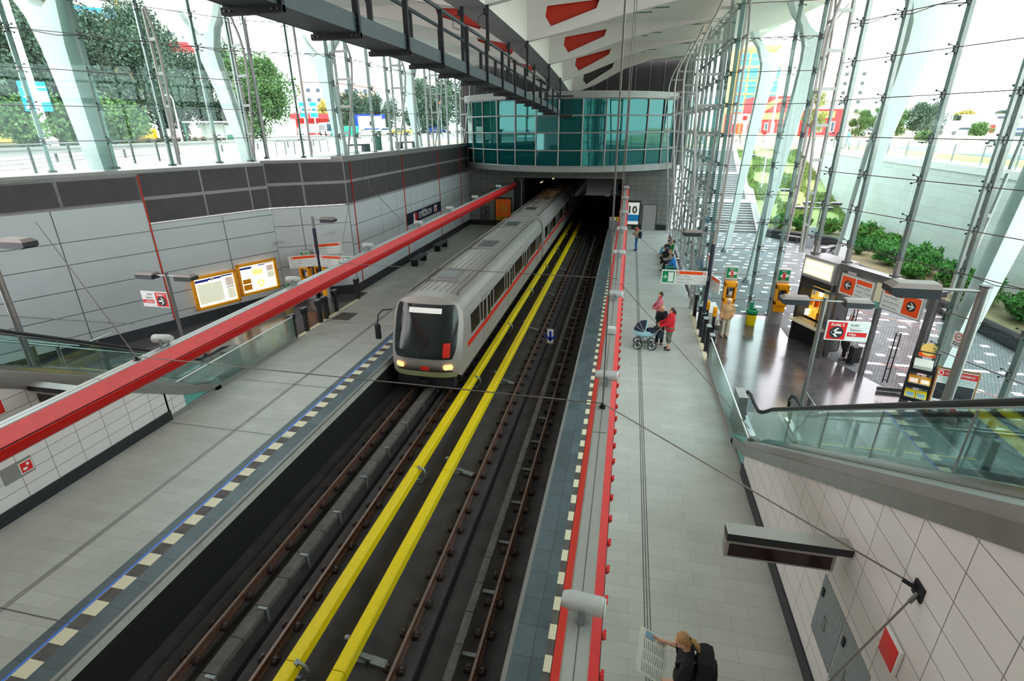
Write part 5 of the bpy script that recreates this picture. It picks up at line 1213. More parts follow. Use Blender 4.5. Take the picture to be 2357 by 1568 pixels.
# ------------------------------------------------------------------ kiosk and entrance portal on the slanting front
DA = fang(*G3)                                  # local +x runs along the front toward the viewer, local -y faces the hall
def G(s, off=0): return along(G3[0], G3[1], s, off)   # off>0 : outdoors side is negative, hall side positive
SG = 1.0/ .9069
def sY(y): return (22.2-y)/.9069
t = thing('kiosk', 'lit newspaper kiosk with glowing sign box built into the slanting front', 'kiosk', (*G(.1), 0), DA)
KW = 1.62
m = MB(); m.rbox(.0, KW, -.05, .9, 2.68, 3.52, .02, 'grey_frame'); m.build('sign_box', t)
m = MB(); m.rbox(.08, KW-.08, -.085, -.05, 2.78, 3.44, .01, 'paper'); m.box(.13, KW-.13, -.09, -.085, 2.83, 3.39, 'lit_sign'); m.build('light_box', t)
m = MB()
for z in (2.98, 3.24): m.cyl((.2, -.092, z), (KW-.2, -.092, z), .045, 'tube_light', 8)
m.build('light_tube', t)
m = MB(); m.box(.0, .10, -.03, .9, 0, 2.7, 'black'); m.box(KW-.08, KW, -.03, .9, 0, 2.7, 'steel_dark'); m.box(0, KW, -.02, .9, 2.45, 2.7, 'black'); m.box(0, KW, .85, .9, 0, 2.7, 'black'); m.build('housing', t)
m = MB(); m.box(.1, KW-.08, .55, .57, .95, 2.45, 'lit_shop'); m.build('shop_back', t)
for k in range(14):
    m = MB(); x = .16+.1*k; z = 1.05+.46*(k % 3); m.rbox(x, x+.085, .34+.02*(k % 2), .5, z, z+.26, .008, ('lit_panel', 'amber', 'paper', 'lit_shop', 'sign_orange')[k % 5]); o_ = m.build('goods', t)
m = MB(); m.quad((.1, -.01, .95), (KW-.08, -.01, .95), (KW-.08, -.01, 2.45), (.1, -.01, 2.45), 'glass_clear'); m.build('shop_window', t)
m = MB(); m.rbox(.02, KW, -.24, .3, .86, .96, .015, 'ivory'); m.build('counter', t)
m = MB(); m.box(.05, KW-.02, .02, .1, .0, .86, 'black')
for k in range(8): m.add([(.05, .0, .08+.095*k), (KW-.02, .0, .08+.095*k), (KW-.02, -.05, .12+.095*k), (.05, -.05, .12+.095*k)], [(0, 1, 2, 3)], 'steel_dark'); m.box(.05, KW-.02, -.05, .02, .12+.095*k, .135+.095*k, 'gantry_black')
m.build('louvred_base', t)
m = MB(); m.box(.15, KW-.1, -.014, -.011, 2.3, 2.42, 'navy'); m.build('window_band', t)
s0, s1, s2 = sY(20.40), sY(18.86), sY(17.30)
t = thing('entrance_portal', 'grey steel entrance portal frame with two sliding bays beside the kiosk', 'portal', (*G(s0), 0), DA)
for nm, a, b in (('portal_post', -.08, .08), ('portal_post', s1-s0-.05, s1-s0+.05), ('portal_post', s2-s0-.08, s2-s0+.10)): m = MB(); m.box(a, b, -.06, .12, 0, 3.55, 'steel_dark'); m.build(nm, t)
m = MB(); m.box(-.1, s2-s0+.14, -.10, .26, 3.40, 3.58, 'steel_dark'); m.build('top_beam', t)
m = MB(); m.box(-.1, s2-s0+.1, .1, .30, 2.50, 3.40, 'glass_pink'); m.build('fanlight', t)
m = MB(); m.box(s1-s0-.12, s1-s0+.12, -.16, -.1, 2.72, 3.34, 'ivory'); m.box(s1-s0-.1, s1-s0+.1, -.165, -.1, 2.5, 2.72, 'teal_glassy'); m.build('sensor_box', t)
for k, (a, b, d_, ls, lab) in enumerate(((.14, s1-s0-.16, -1, ['Ďáblické sídliště', 'Teplická - Vosmík', 'Poliklinika Prosek'], 'orange entrance sign with arrow to the kiosk side'), (s1-s0+.16, s2-s0-.12, 1, ['Park Přátelství', 'Jablonecká ulice', 'Bohnická ulice'], 'orange entrance sign with arrow toward the newspaper rack'))):
    t2 = thing('entrance_sign', lab, 'sign', (*G(s0, .12), 0), DA); m = MB(); m.box(a, b, -.06, .0, 2.56, 3.32, 'alu'); m.build('frame', t2)
    m = MB(); dir_panel(m, a+.04, b-.04, 2.60, 3.28, ls, d_, big=True, y=-.07); m.build('panel', t2)
def door_leaf(p, q_, lab, h=2.45):
    """glass leaf standing open from p to q (plan points), with a tall ladder handle at p"""
    d_ = Vector((q_[0]-p[0], q_[1]-p[1])); L_ = d_.length; t = thing('glass_door', lab, 'door', (*p, 0), math.atan2(d_.y, d_.x))
    m = MB(); m.box(.02, L_, -.008, .008, .16, h, 'glass_pink'); m.build('glass_leaf', t)
    m = MB(); m.box(0, L_, -.03, .03, .03, .16, 'steel_dark'); m.box(0, L_, -.035, .035, .02, .05, 'alu'); m.build('bottom_rail', t)
    m = MB()
    for x in (.07, .2): m.cyl((x, -.07, .35), (x, -.07, 2.1), .018, 'black', 6)
    for z in (.45, .85, 1.25, 1.65, 2.0): m.cyl((.07, -.07, z), (.2, -.07, z), .014, 'black', 5)
    m.build('pull_handle', t)
door_leaf((8.55, 17.62), (9.28, 17.6), 'open glass door leaf with tall ladder handle nearest the newspaper rack')
door_leaf((8.12, 19.83), (9.15, 20.15), 'open glass door leaf with tall handle in the middle of the portal')
door_leaf((7.5, 20.95), (7.62, 20.15), 'open glass door leaf with tall handle beside the kiosk window')
# newspaper rack
t = thing('newspaper_rack', 'black sloping newspaper rack with three full baskets beside the portal', 'rack', (9.28, 16.9, 0), -.45)
m = MB()
for x in (-.3, .3): m.tube([(x, -.35, .02), (x, -.30, .3), (x, .06, 1.75), (x, .16, .02)], .02, 'black', 6)
m.cyl((-.3, .05, 1.74), (.3, .05, 1.74), .02, 'black', 6); m.cyl((-.3, -.3, .3), (.3, -.3, .3), .02, 'black', 6); m.build('frame', t)
m = MB(); m.add([(-.2, .02, 1.6), (.22, .02, 1.6), (.22, .06, 1.78), (-.2, .06, 1.78)], [(0, 1, 2, 3)], 'sign_orange'); m.disc((.02, .065, 1.83), .2, 'building_yellow', (1, 0, 0), (0, .2, .98)); m.build('topper', t)
for k, (y, z) in enumerate(((-.40, .42), (-.26, .84), (-.14, 1.28))):
    m = MB(); m.add([(-.29, y-.2, z-.1), (.29, y-.2, z-.1), (.29, y+.22, z+.05), (-.29, y+.22, z+.05)], [(0, 1, 2, 3)], 'black')
    for x in (-.3, .3): m.bar((x, y-.2, z-.06), (x, y+.22, z+.1), .015, .1, 'black')
    m.bar((-.3, y-.21, z-.04), (.3, y-.21, z-.04), .015, .12, 'black'); m.build('basket', t)
CV = [('yellow', 'photo_blue'), ('amber', 'map_rose'), ('paper', 'paper_ink')]
npile = 0
for k, (y, z) in enumerate(((-.40, .42), (-.26, .84), (-.14, 1.28))):
    for x0 in ((-.27, .01) if k < 2 else (-.25,)):
        w_ = .26 if k < 2 else .46
        L0 = Vector((9.28, 16.9, 0)); c_, s_ = math.cos(-.45), math.sin(-.45)
        n_ = 9 if k == 2 else 5
        m = MB()
        for j in range(n_): m.rbox(x0, x0+w_, y-.17, y+.19, z+.0+.022*j, z+.02+.022*j, .006, 'paper')
        zt = z+.022*n_+.001
        a, b = CV[k]; m.quad((x0, y-.17, zt), (x0+w_, y-.17, zt), (x0+w_, y+.19, zt), (x0, y+.19, zt), a)
        if k < 2: m.quad((x0+.03, y-.14, zt+.001), (x0+w_-.03, y-.14, zt+.001), (x0+w_-.03, y+.04, zt+.001), (x0+.03, y+.04, zt+.001), b)
        else:
            for j in range(9): m.box(x0, x0+w_, y-.16+.04*j, y-.155+.04*j, zt, zt+.001, b)
        rot = Matrix.Rotation(.34, 4, 'X'); mv = [rot @ (Vector(v)-Vector((0, y, z)))+Vector((0, y, z)) for v in m.v]; m.v = [(L0.x+v.x*c_-v.y*s_, L0.y+v.x*s_+v.y*c_, v.z) for v in mv]
        lab = (('stack of yellow newspapers in the lowest basket of the rack, {}', 'stack of colourful magazines in the middle basket of the rack, {}', 'thick folded stack of pale newspapers in the top basket of the rack')[k]).format(('toward the doors', 'toward the notice board')[x0 > -.1])
        solo(m, 'newspaper_stack', lab, 'newspapers', (L0.x, L0.y, z), world=True, group='newspaper stacks on the rack')
# A-board
t = thing('notice_board', 'white and red information A-board with a black field, standing by the glass', 'A-board', (9.98, 16.45, 0), -.35)
def aboard(sgn, nm):
    m = MB(); B = lambda x, z, o: (x, sgn*(-.30+.20*z/1.4)-o*sgn, z)
    def q(x0, x1, z0, z1, o, mm): m.add([B(x0, z0, o), B(x1, z0, o), B(x1, z1, o), B(x0, z1, o)], [(0, 1, 2, 3)], mm)
    q(-.5, .5, .12, 1.42, 0, 'white_gloss'); q(-.5, .5, .12, 1.42, -.02, 'wood')
    for x in (-.5, .46): m.bar(B(x+.02, 0, -.01), B(x+.02, 1.45, -.01), .04, .03, 'wood', (0, 1, 0))
    if sgn > 0:
        q(-.48, .48, 1.22, 1.40, .004, 'sign_red'); q(-.44, .44, .50, 1.0, .004, 'ink'); q(-.48, .48, .18, .28, .004, 'sign_red')
        for z in (1.06, 1.12, 1.17, .36, .42): q(-.42, .42, z, z+.012, .004, 'paper_ink')
        c0 = Vector(B(-.40, 1.31, .008)); m.disc(c0, .07, 'white_gloss', (1, 0, 0), (0, .14, .99)); m.disc(c0+Vector((0, -.002, 0)), .045, 'sign_red', (1, 0, 0), (0, .14, .99))
        m.text('DOPRAVNÍ INFORMACE', .085, B(-.30, 1.28, .006), 'white_gloss', (1, 0, 0), (0, .14, .99), bold=.01, sx=.75)
    m.build(nm, t)
aboard(1, 'front_board'); aboard(-1, 'back_board')
t = thing('no_smoking_sign', 'small white no smoking sign stuck on the glass near the portal', 'sign', (*along(*G3, sY(16.35), .05), 2.42), DA)
m = MB(); m.box(-.16, .16, -.006, .0, -.24, .24, 'white_gloss'); m.disc((0, -.008, .09), .11, 'sign_red'); m.disc((0, -.009, .09), .085, 'white_gloss'); m.bar((-.06, -.011, .03), (.06, -.011, .15), .004, .025, 'sign_red', (0, 1, 0)); m.box(-.06, .05, -.0105, -.009, .08, .10, 'ink'); m.box(-.12, .12, -.008, -.006, -.10, -.075, 'ink'); m.box(-.12, .12, -.008, -.006, -.16, -.135, 'ink'); m.build('plate', t)
t = thing('yellow_sticker', 'white notice with a yellow band on the glass above the newspaper rack', 'notice', (*along(*G3, sY(17.15), .05), 1.75), DA); m = MB(); m.box(-.15, .15, -.005, 0, -.2, .2, 'white_gloss'); m.box(-.15, .15, -.007, -.005, .02, .12, 'yellow'); m.build('sheet', t)
# floor mats / white low slab in front of the gates
m = MB(); m.rbox(3.75, 4.35, 22.9, 24.5, 0, .62, .01, 'white'); solo(m, 'white_box', 'white low box between the bow trusses and the first telephone', 'box', (4.05, 23.7, 0), world=True)

# ------------------------------------------------------------------ plaza outside
f = MB(); f.add([(x, y, -.02) for x, y in ((3.62, 24.78), (6.97, 24.78), (6.97, 22.2), (12.2, 11), (16.5, 11), (16.5, 47), (3.62, 47))]+[(x, y, -.4) for x, y in ((3.62, 24.78), (6.97, 24.78), (6.97, 22.2), (12.2, 11), (16.5, 11), (16.5, 47), (3.62, 47))], [tuple(range(7)), tuple(range(7, 14))[::-1]], 'cobble'); struct(f, 'pavement')
f = MB(); rr = random.Random(3)
def inplaza(x, y): return (y > 25 or x > 6.97+(22.2-y)*.4645+.15) and y > 22.2 or (y <= 22.2 and x > 6.95+(22.2-y)*.4645+.15)
for i in range(-2, 26):
    for j in range(40):
        x = 3.2+.55*i+(.27 if j % 2 else 0); y = 12+.88*j
        if not (inplaza(x, y) and inplaza(x+.35, y) and y < 45.8 and x < 15.2-max(0, (y-41)*.9)): continue
        if j % 6 == 3: 
            if i % 2 == 0: f.quad((x, y, -.014), (x+.8, y, -.014), (x+.8, y+.2, -.014), (x, y+.2, -.014), 'white')
        elif (i+j) % 2 == 0: f.quad((x, y, -.014), (x+.3, y, -.014), (x+.3, y+.26, -.014), (x, y+.26, -.014), 'white')
f.bar((4.2, 34, -.018), (13.5, 24.0, -.018), .16, .01, 'stone_brown'); f.bar((9.6, 20.2, -.018), (14.5, 16.0, -.018), .16, .01, 'stone_brown')
struct(f, 'pavement_markings')
# planter: dark low wall with soil
PW = [(10.7, 46.2), (10.9, 44.7), (13.2, 42.6), (14.6, 41.9), (15.2, 40.8), (15.1, 39.6), (14.2, 38.4), (13.2, 36.9), (13.2, 35.0), (13.8, 31.5), (14.3, 28.5), (14.9, 25.2), (15.2, 21.5), (15.3, 11)]
BK = [(17.5, 11), (17.5, 46.2)]
m = MB(); o_ = PW+BK; n_ = len(o_)
m.add([(x, y, .55) for x, y in o_]+[(x, y, -.3) for x, y in o_], [tuple(range(n_))]+[(i, n_+i, n_+(i+1) % n_, (i+1) % n_) for i in range(n_)], 'stone_dark')
m.add([(x+.2 if i not in (0,) else x, y+.02, .56) for i, (x, y) in enumerate(PW)]+[(17.5, 11, .56), (17.5, 46.2, .56)], [tuple(range(len(PW)+2))], 'terrain')
m.tube([(x, y, .56) for x, y in PW], .12, 'lamp_dark', 6); struct(m, 'wall_planter')
m = MB(); m.box(17.5, 18.0, 11, 62, -.2, 6.0, 'marble'); m.box(17.45, 18.3, 11, 62, 5.75, 6.12, 'white'); struct(m, 'wall_plaza')
# sloped garden and outdoor stairs
m = MB(); nx_, ny_ = 14, 28; vs = []; fs = []; rr = random.Random(5)
for j in range(ny_+1):
    for i in range(nx_+1):
        y = 44.9+19.5*j/ny_; x0 = 10.75; x = x0+(17.5-x0)*i/nx_; vs.append((x, y+(1.2 if i < 3 and j == 0 else 0)-(.0), .5+(5.7-.5)*max(0, min(1, (y-45.2)/19))+rr.uniform(-.09, .09)))
for j in range(ny_):
    for i in range(nx_): a = j*(nx_+1)+i; fs.append((a, a+1, a+nx_+2, a+nx_+1))
m.add(vs, fs, 'garden', True); struct(m, 'garden_slope_terrain')
m = MB(); y = 46.3; z = 0.0
for fl_ in range(3):
    for k in range(12): m.box(6.6, 10.6, y, y+.37, -.2, z+.158, 'concrete_step'); m.box(6.6, 10.6, y-.015, y+.10, z+.140, z+.162, 'white'); y += .35; z += .158
    if fl_ < 2: m.box(6.6, 10.6, y, y+2.0, -.2, z, 'white'); y += 2.0
YT = y
solo(m, 'outdoor_stairs', 'long grey outdoor stairs with white nosings climbing from the plaza', 'stairs', (8.6, 46.3, 0), world=True)
t = thing('stair_parapet', 'white panel parapet running up beside the outdoor stairs', 'parapet', (10.65, 46.3, 0))
y = 46.0; z = 0.0; sg_ = [(46.0, 0), (50.5, 1.9), (52.5, 1.9), (56.7, 3.8), (58.7, 3.8), (62.9, 5.7)]
for (ya, za), (yb, zb) in zip(sg_[:-1], sg_[1:]):
    m = MB(); m.prism([(ya+.03, za+.12), (yb-.03, zb+.12), (yb-.03, zb+1.05), (ya+.03, za+1.05)], 'x', 10.62, 10.66, 'white_gloss'); m.build('panel', t, True)
m = MB(); m.tube([(10.64, y, z+1.12) for y, z in sg_], .03, 'chrome', 6); m.build('handrail', t, True)
# shrubs in the planter
def leafball(n, rx, ry, rz_, size, seed, mname, hollow=.55):
    r = random.Random(seed); m = MB()
    for _ in range(n):
        while True:
            p = Vector((r.uniform(-1, 1), r.uniform(-1, 1), r.uniform(-1, 1)))
            if hollow < p.length < 1: break
        k = .8+.35*math.sin(p.x*5+seed)*math.cos(p.y*4+p.z*5+seed*2)
        p = Vector((p.x*rx*k, p.y*ry*k, p.z*rz_*k)); a = Vector((r.uniform(-1, 1), r.uniform(-1, 1), r.uniform(-.5, .8))).normalized(); b = a.orthogonal().normalized()
        b = (Matrix.Rotation(r.uniform(0, 6.3), 3, a) @ b); s_ = size*r.uniform(.6, 1.4); c_ = a.cross(b)
        m.add([p-b*s_*1.3, p-c_*s_*.45, p+b*s_*1.3, p+c_*s_*.45], [(0, 1, 2, 3)], mname)
    return m
bush = []
for k in range(3):
    t = thing('shrub', 'leafy green shrub', 'shrub', (0, 0, 0), 0, 'shrubs in the plaza planter')
    m = leafball(2600, .75, .75, .6, .07, k+1, 'leaf_bush', .3); m.v = [(x, y, z+.62) for x, y, z in m.v]; m.build('foliage', t)
    m = MB()
    for q_ in range(5): m.tube([(0, 0, -.02), (.25*math.cos(q_*1.3), .25*math.sin(q_*1.3), .4), (.4*math.cos(q_*1.3), .4*math.sin(q_*1.3), .8)], [.02, .015, .006], 'bark', 5)
    m.build('stems', t); bush.append(t)
SH = [(12.0, 45.3, 1.0), (13.3, 44.6, 1.15), (15.0, 43.6, 1.0), (16.3, 43.0, 1.2), (16.4, 40.6, 1.2), (16.2, 38.0, 1.25), (16.3, 36.0, 1.2), (14.6, 36.6, .9), (15.2, 34.0, 1.3), (16.0, 32.0, 1.35), (15.0, 30.8, 1.1), (16.3, 29.6, 1.2), (16.0, 26.8, 1.2), (16.4, 24.4, 1.2), (16.0, 22.2, 1.15), (16.4, 20.2, 1.2), (16.3, 18.0, 1.2), (16.4, 15.8, 1.2)]
for i, (x, y, s_) in enumerate(SH):
    lb = f'bushy green shrub in the planter, {ORD[i] if i < 16 else ("last but one", "last")[i-16]} along the wall from the outdoor stairs'
    if i < 3: o_ = bush[i]; o_.location = (x, y, .55); o_.scale = (s_, s_, s_); o_['label'] = lb
    else: dup(bush[i % 3], (x, y, .55), i*1.7, lb, scale=(s_, s_, s_*(.85+.3*((i*7) % 5)/5)))
m = MB(); rr = random.Random(9)
for _ in range(9000):
    x = rr.uniform(10.9, 17.3); y = rr.uniform(46.2, 63.5); z = .5+5.2*max(0, min(1, (y-45.2)/19))
    if math.sin(x*1.7+y*.6)+math.sin(y*1.1-x) < -.1: continue
    a = rr.uniform(0, 6.3); s_ = rr.uniform(.08, .2); m.add([(x-s_*math.cos(a), y-s_*math.sin(a), z), (x+s_*math.cos(a), y+s_*math.sin(a), z), (x+s_*.6*math.cos(a)+.05, y+s_*.6*math.sin(a), z+s_*1.8), (x-s_*.4*math.cos(a), y-s_*.6*math.sin(a), z+s_*1.5)], [(0, 1, 2, 3)], 'leaf_ground')
o_ = m.build('ground_cover'); tag(o_, 'patchy green ground cover on the garden slope beside the outdoor stairs', 'ground cover', None, 'stuff')
def plaza_seat(x, y, rz, lab):
    t = thing('plaza_bench', lab, 'bench', (x, y, 0), rz, 'planter benches'); m = MB(); m.rbox(-.8, .8, -.22, .22, .42, .48, .01, 'steel'); m.build('seat', t)
    for s_ in (-.6, .6): m = MB(); m.box(s_-.03, s_+.03, -.15, .15, -.02, .42, 'steel_dark'); m.build('leg', t)
plaza_seat(12.2, 42.9, -.7, 'grey bench in front of the dark planter near the outdoor stairs'); plaza_seat(13.7, 39.2, .8, 'grey bench in the curved recess of the dark planter'); plaza_seat(14.35, 25.2, 1.4, 'grey bench against the dark planter behind the broad white strut')
m = MB(); m.rbox(-.25, .25, -.12, .12, 0, 1.5, .02, 'zinc'); solo(m, 'info_stele', 'upright grey box standing by the curved recess of the planter', 'box', (13.0, 40.9, -.02))
for (x, y, z, h, a, lab, z1) in ((11.9, 53.2, 2.7, 3.0, -1.1, 'white outdoor lamp post with one arm on the garden slope beside the stairs', 0), (11.6, 47.9, 1.1, 2.2, .8, 'low outdoor lamp post with a short arm at the foot of the garden slope', 0)):
    t = thing('garden_lamp', lab, 'lamp post', (x, y, z)); m = MB(); m.cyl((0, 0, 0), (0, 0, h), .05, 'white_gloss', 8); m.cyl((0, 0, h-.05), (a, 0, h-.05), .04, 'white_gloss', 6); m.build('pole', t); lamp_head(t, a*1.2, 0, h-.12)
for (x, y, z, lab) in ((13.0, 41.8, 2.75, 'double outdoor lamp beside the planter, lower of the dark lamp heads'), (14.0, 43.2, 2.9, 'double outdoor lamp among the shrubs near the garden slope')):
    t = thing('plaza_lamp', lab, 'lamp post', (x, y, 0)); m = MB(); m.cyl((0, 0, -.02), (0, 0, z), .05, 'steel', 8); m.cyl((-.9, 0, z-.05), (.9, 0, z-.05), .035, 'steel', 6); m.build('pole', t); lamp_head(t, -.95, 0, z-.12); lamp_head(t, .95, 0, z-.12)
# ------------------------------------------------------------------ street level beyond the plaza
def flat(name, pts, z, m, th=.3):
    f = MB(); n = len(pts); f.add([(x, y, z) for x, y in pts]+[(x, y, z-th) for x, y in pts], [tuple(range(n)), tuple(range(n, 2*n))[::-1]]+[(i, n+i, n+(i+1) % n, (i+1) % n) for i in range(n)], m); return struct(f, name)
ZR = 6.05
flat('road', [(18, 8), (420, 8), (420, 420), (3.8, 420), (3.8, 64.9), (10.7, 64.9), (18, 63.5)], ZR, 'sandy')
f = MB()
for pts, m, z in (([(19.6, 8), (23.5, 8), (23.5, 70), (16, 78), (6, 80), (6, 76), (15, 73), (19.6, 66)], 'dry_grass', .02), ([(18.3, 8), (19.6, 8), (19.6, 66), (15, 73), (6, 76), (6, 72), (14, 69.5), (18.3, 64)], 'pavement', .03), ([(24, 8), (30.5, 8), (30.5, 60), (26, 90), (4, 96), (4, 88), (22, 84), (24, 60)], 'asphalt', .02)):
    f.add([(x, y, ZR+z) for x, y in pts], [tuple(range(len(pts)))], m)
struct(f, 'road_surface')
m = MB(); m.box(6.5, 10.65, 62.6, 65, ZR-.5, ZR+.02, 'pavement'); struct(m, 'pavement')
# railing along the top of the marble wall
t = thing('plaza_railing', 'long steel railing with glass infill along the top of the marble wall', 'railing', (18.1, 40, 6.1))
m = MB(); m.cyl((18.1, 11, 7.15), (18.1, 62, 7.15), .03, 'chrome', 6); m.tube([(18.1, 62, 7.15), (14.5, 65.5, 7.15), (10.9, 65.6, 7.15), (6.6, 65.6, 7.15)], .03, 'chrome', 6); m.build('handrail', t, True)
for k in range(18): m = MB(); y = 14+2.8*k; m.box(18.06, 18.12, y-.025, y+.025, 6.1, 7.12, 'steel'); m.box(18.02, 18.14, y-.12, y+.12, 5.72, 6.13, 'steel_dark'); m.build('baluster', t, True)
m = MB(); m.box(18.085, 18.095, 11, 62, 6.22, 7.05, 'glass_clear'); m.build('glass_infill', t, True)
# buildings on the plaza side
def windows_on(t, y, x0, x1, z0, z1, nx, nz, w_, h_, frame='white_gloss', pane='window_dark'):
    for i in range(nx):
        for j in range(nz):
            x = x0+(x1-x0)*(i+.5)/nx; z = z0+(z1-z0)*(j+.5)/nz; m = MB(); m.box(x-w_/2, x+w_/2, y-.12, y, z-h_/2, z+h_/2, frame); o_ = m.build('window', t)
            m = MB(); m.box(x-w_/2+.12, x+w_/2-.12, y-.14, y-.12, z-h_/2+.12, z+h_/2-.12, pane); m.build('pane', o_)
t = thing('red_building', 'low red shop building with yellow signs and slim white windows beyond the stairs', 'building', (26, 112, ZR))
m = MB(); m.box(-7.9, 3.2, 0, 10, 0, 4.2, 'building_red'); m.box(-4.5, 3.2, .6, 10, 4.2, 6.9, 'building_red'); m.box(-7.9, 3.2, -.05, 0, 0, .7, 'sandy'); m.build('wall', t)
m = MB(); m.box(-2.9, .9, -.2, 0, 3.0, 4.1, 'building_yellow'); m.build('sign_board', t)
m = MB(); m.add([(-4.3, .55, 4.4), (-2.4, .55, 4.4), (.6, .55, 6.4), (-.9, .55, 6.4), (-2, .55, 5.8)], [(0, 1, 2, 3, 4)], 'building_yellow'); m.build('painted_flash', t)
windows_on(t, 0, -3.6, -.2, .6, 2.7, 3, 1, .62, 1.6)
m = MB(); m.box(-7.5, -4.2, -.25, 0, 2.9, 3.8, 'white_gloss'); m.box(-6.9, -6.1, -.3, -.25, 3.0, 3.7, 'sign_red'); m.disc((-5.3, -.3, 3.35), .34, 'sign_red'); m.disc((-5.3, -.31, 3.35), .2, 'white_gloss'); m.text('+', .7, (-6.72, -.31, 3.12), 'white_gloss', bold=.03); m.build('shop_sign', t)
t = thing('red_building', 'smaller red shop building with a yellow sign behind the thin tree', 'building', (34.0, 113, ZR))
m = MB(); m.box(-1.9, 3.6, 0, 8, 0, 4.7, 'building_red'); m.build('wall', t); m = MB(); m.box(-1.5, 1.6, -.2, 0, 3.2, 4.3, 'building_yellow'); m.build('sign_board', t); windows_on(t, 0, -1.5, 2.6, .6, 2.8, 2, 1, .7, 1.8)
t = thing('scaffolded_tower', 'tall apartment block wrapped in blue scaffold netting', 'building', (28.6, 150, ZR))
m = MB(); m.box(-5.6, 4.6, 0, 12, 0, 19.3, 'scaffold_tan'); m.build('wall', t); m = MB(); m.box(-4.8, 4.8, -.9, -.3, 5, 18.4, 'scaffold_grid'); m.build('scaffold_net', t)
for k in range(8): m = MB(); m.box(-5, 4.9, -1.4, -.4, 5+1.9*k, 5.1+1.9*k, 'scaffold_tan'); m.build('scaffold_deck', t)
t = thing('tower_block', 'pale tower block with pinkish windows far beyond the red shops', 'building', (62, 190, ZR)); m = MB(); m.box(-5, 5, 0, 12, 0, 18, 'building_white'); m.build('wall', t); windows_on(t, 0, -4.6, 4.6, 2, 17, 4, 6, 1.2, 1.1, 'building_pink')
t = thing('white_building', 'low white building with a flat roof storey beyond the parked van', 'building', (70, 150, ZR)); m = MB(); m.box(0, 60, 0, 12, 0, 2.7, 'building_white'); m.box(9, 34, 1, 10, 2.7, 3.9, 'building_white'); m.build('wall', t); m = MB(); m.box(8.5, 34.5, .4, 10.5, 3.9, 4.1, 'white'); m.build('flat_roof', t); windows_on(t, 1, 11, 30, 2.8, 3.8, 6, 1, 2.0, .8, 'building_white'); m = MB(); m.box(10.4, 11.4, -.05, 0, 0, 1.8, 'building_red'); m.build('door', t)
# vehicles
def car(x, y, z, rz, paint, lab, van=False, group=None):
    t = thing('van' if van else 'car', lab, 'van' if van else 'car', (x, y, z), rz, group)
    L_, W_ = (5.4, 1.95) if van else (4.2, 1.7)
    pr = [(-L_/2, .35), (-L_/2, 1.0), (-L_/2+.1, 2.35), (L_/2-1.9, 2.35), (L_/2-1.0, 1.25), (L_/2-.1, 1.05), (L_/2, .4)] if van else [(-L_/2, .35), (-L_/2, .85), (-L_/2+.5, .95), (-L_/2+1.0, 1.42), (L_/2-1.9, 1.45), (L_/2-1.1, .95), (L_/2-.1, .8), (L_/2, .4)]
    m = MB()
    def sec(y_, k): return [(x_*(1-.02*k), y_, z_-(.0 if z_ < 1 else .05*k)) for x_, z_ in pr]
    m.loft([sec(-W_/2+.02, 1.), sec(-W_/2+.12, 0), sec(W_/2-.12, 0), sec(W_/2-.02, 1.)], paint, True, True, True); m.build('body', t, smooth_angle=25)
    m = MB(); h0, h1 = (1.35, 2.0) if van else (.95, 1.32)
    a, b = (L_/2-1.75, L_/2-.95) if van else (-L_/2+.75, L_/2-1.25)
    for s_ in (-1, 1): m.add([(a, s_*(W_/2-.01), h0), (b, s_*(W_/2-.01), h0), (b-.5, s_*(W_/2-.015), h1), (a+.25, s_*(W_/2-.015), h1)], [(0, 1, 2, 3)], 'window_dark')
    xw = L_/2-1.05 if van else L_/2-1.1; m.add([(xw+.02, -W_/2+.2, h0), (xw+.02, W_/2-.2, h0), (xw-(.8 if van else .7), W_/2-.25, h1+.08), (xw-(.8 if van else .7), -W_/2+.25, h1+.08)], [(0, 1, 2, 3)], 'window_dark'); m.build('glazing', t)
    for xx in (-L_/2+.85, L_/2-.85):
        for s_ in (-1, 1): m = MB(); m.cyl((xx, s_*(W_/2-.2), .32), (xx, s_*(W_/2+.01), .32), .32, 'tyre', 14); m.cyl((xx, s_*(W_/2+.01), .32), (xx, s_*(W_/2+.02), .32), .18, 'zinc', 10); m.build('wheel', t)
    return t
car(60, 132, ZR+.02, 3.3, 'car_white', 'white delivery van parked beyond the plaza railing', True); car(35.6, 63, ZR+.02, 2.75, 'car_silver', 'silver car driving past the end of the plaza railing'); car(64, 128, ZR+.02, 2.7, 'car_silver', 'grey car behind the white van'); car(60, 104, ZR+.02, .2, 'car_blue', 'dark blue car in front of the white building'); car(44, 118, ZR+.02, 3.0, 'car_silver', 'pale car parked between the white van and the kiosk corner')
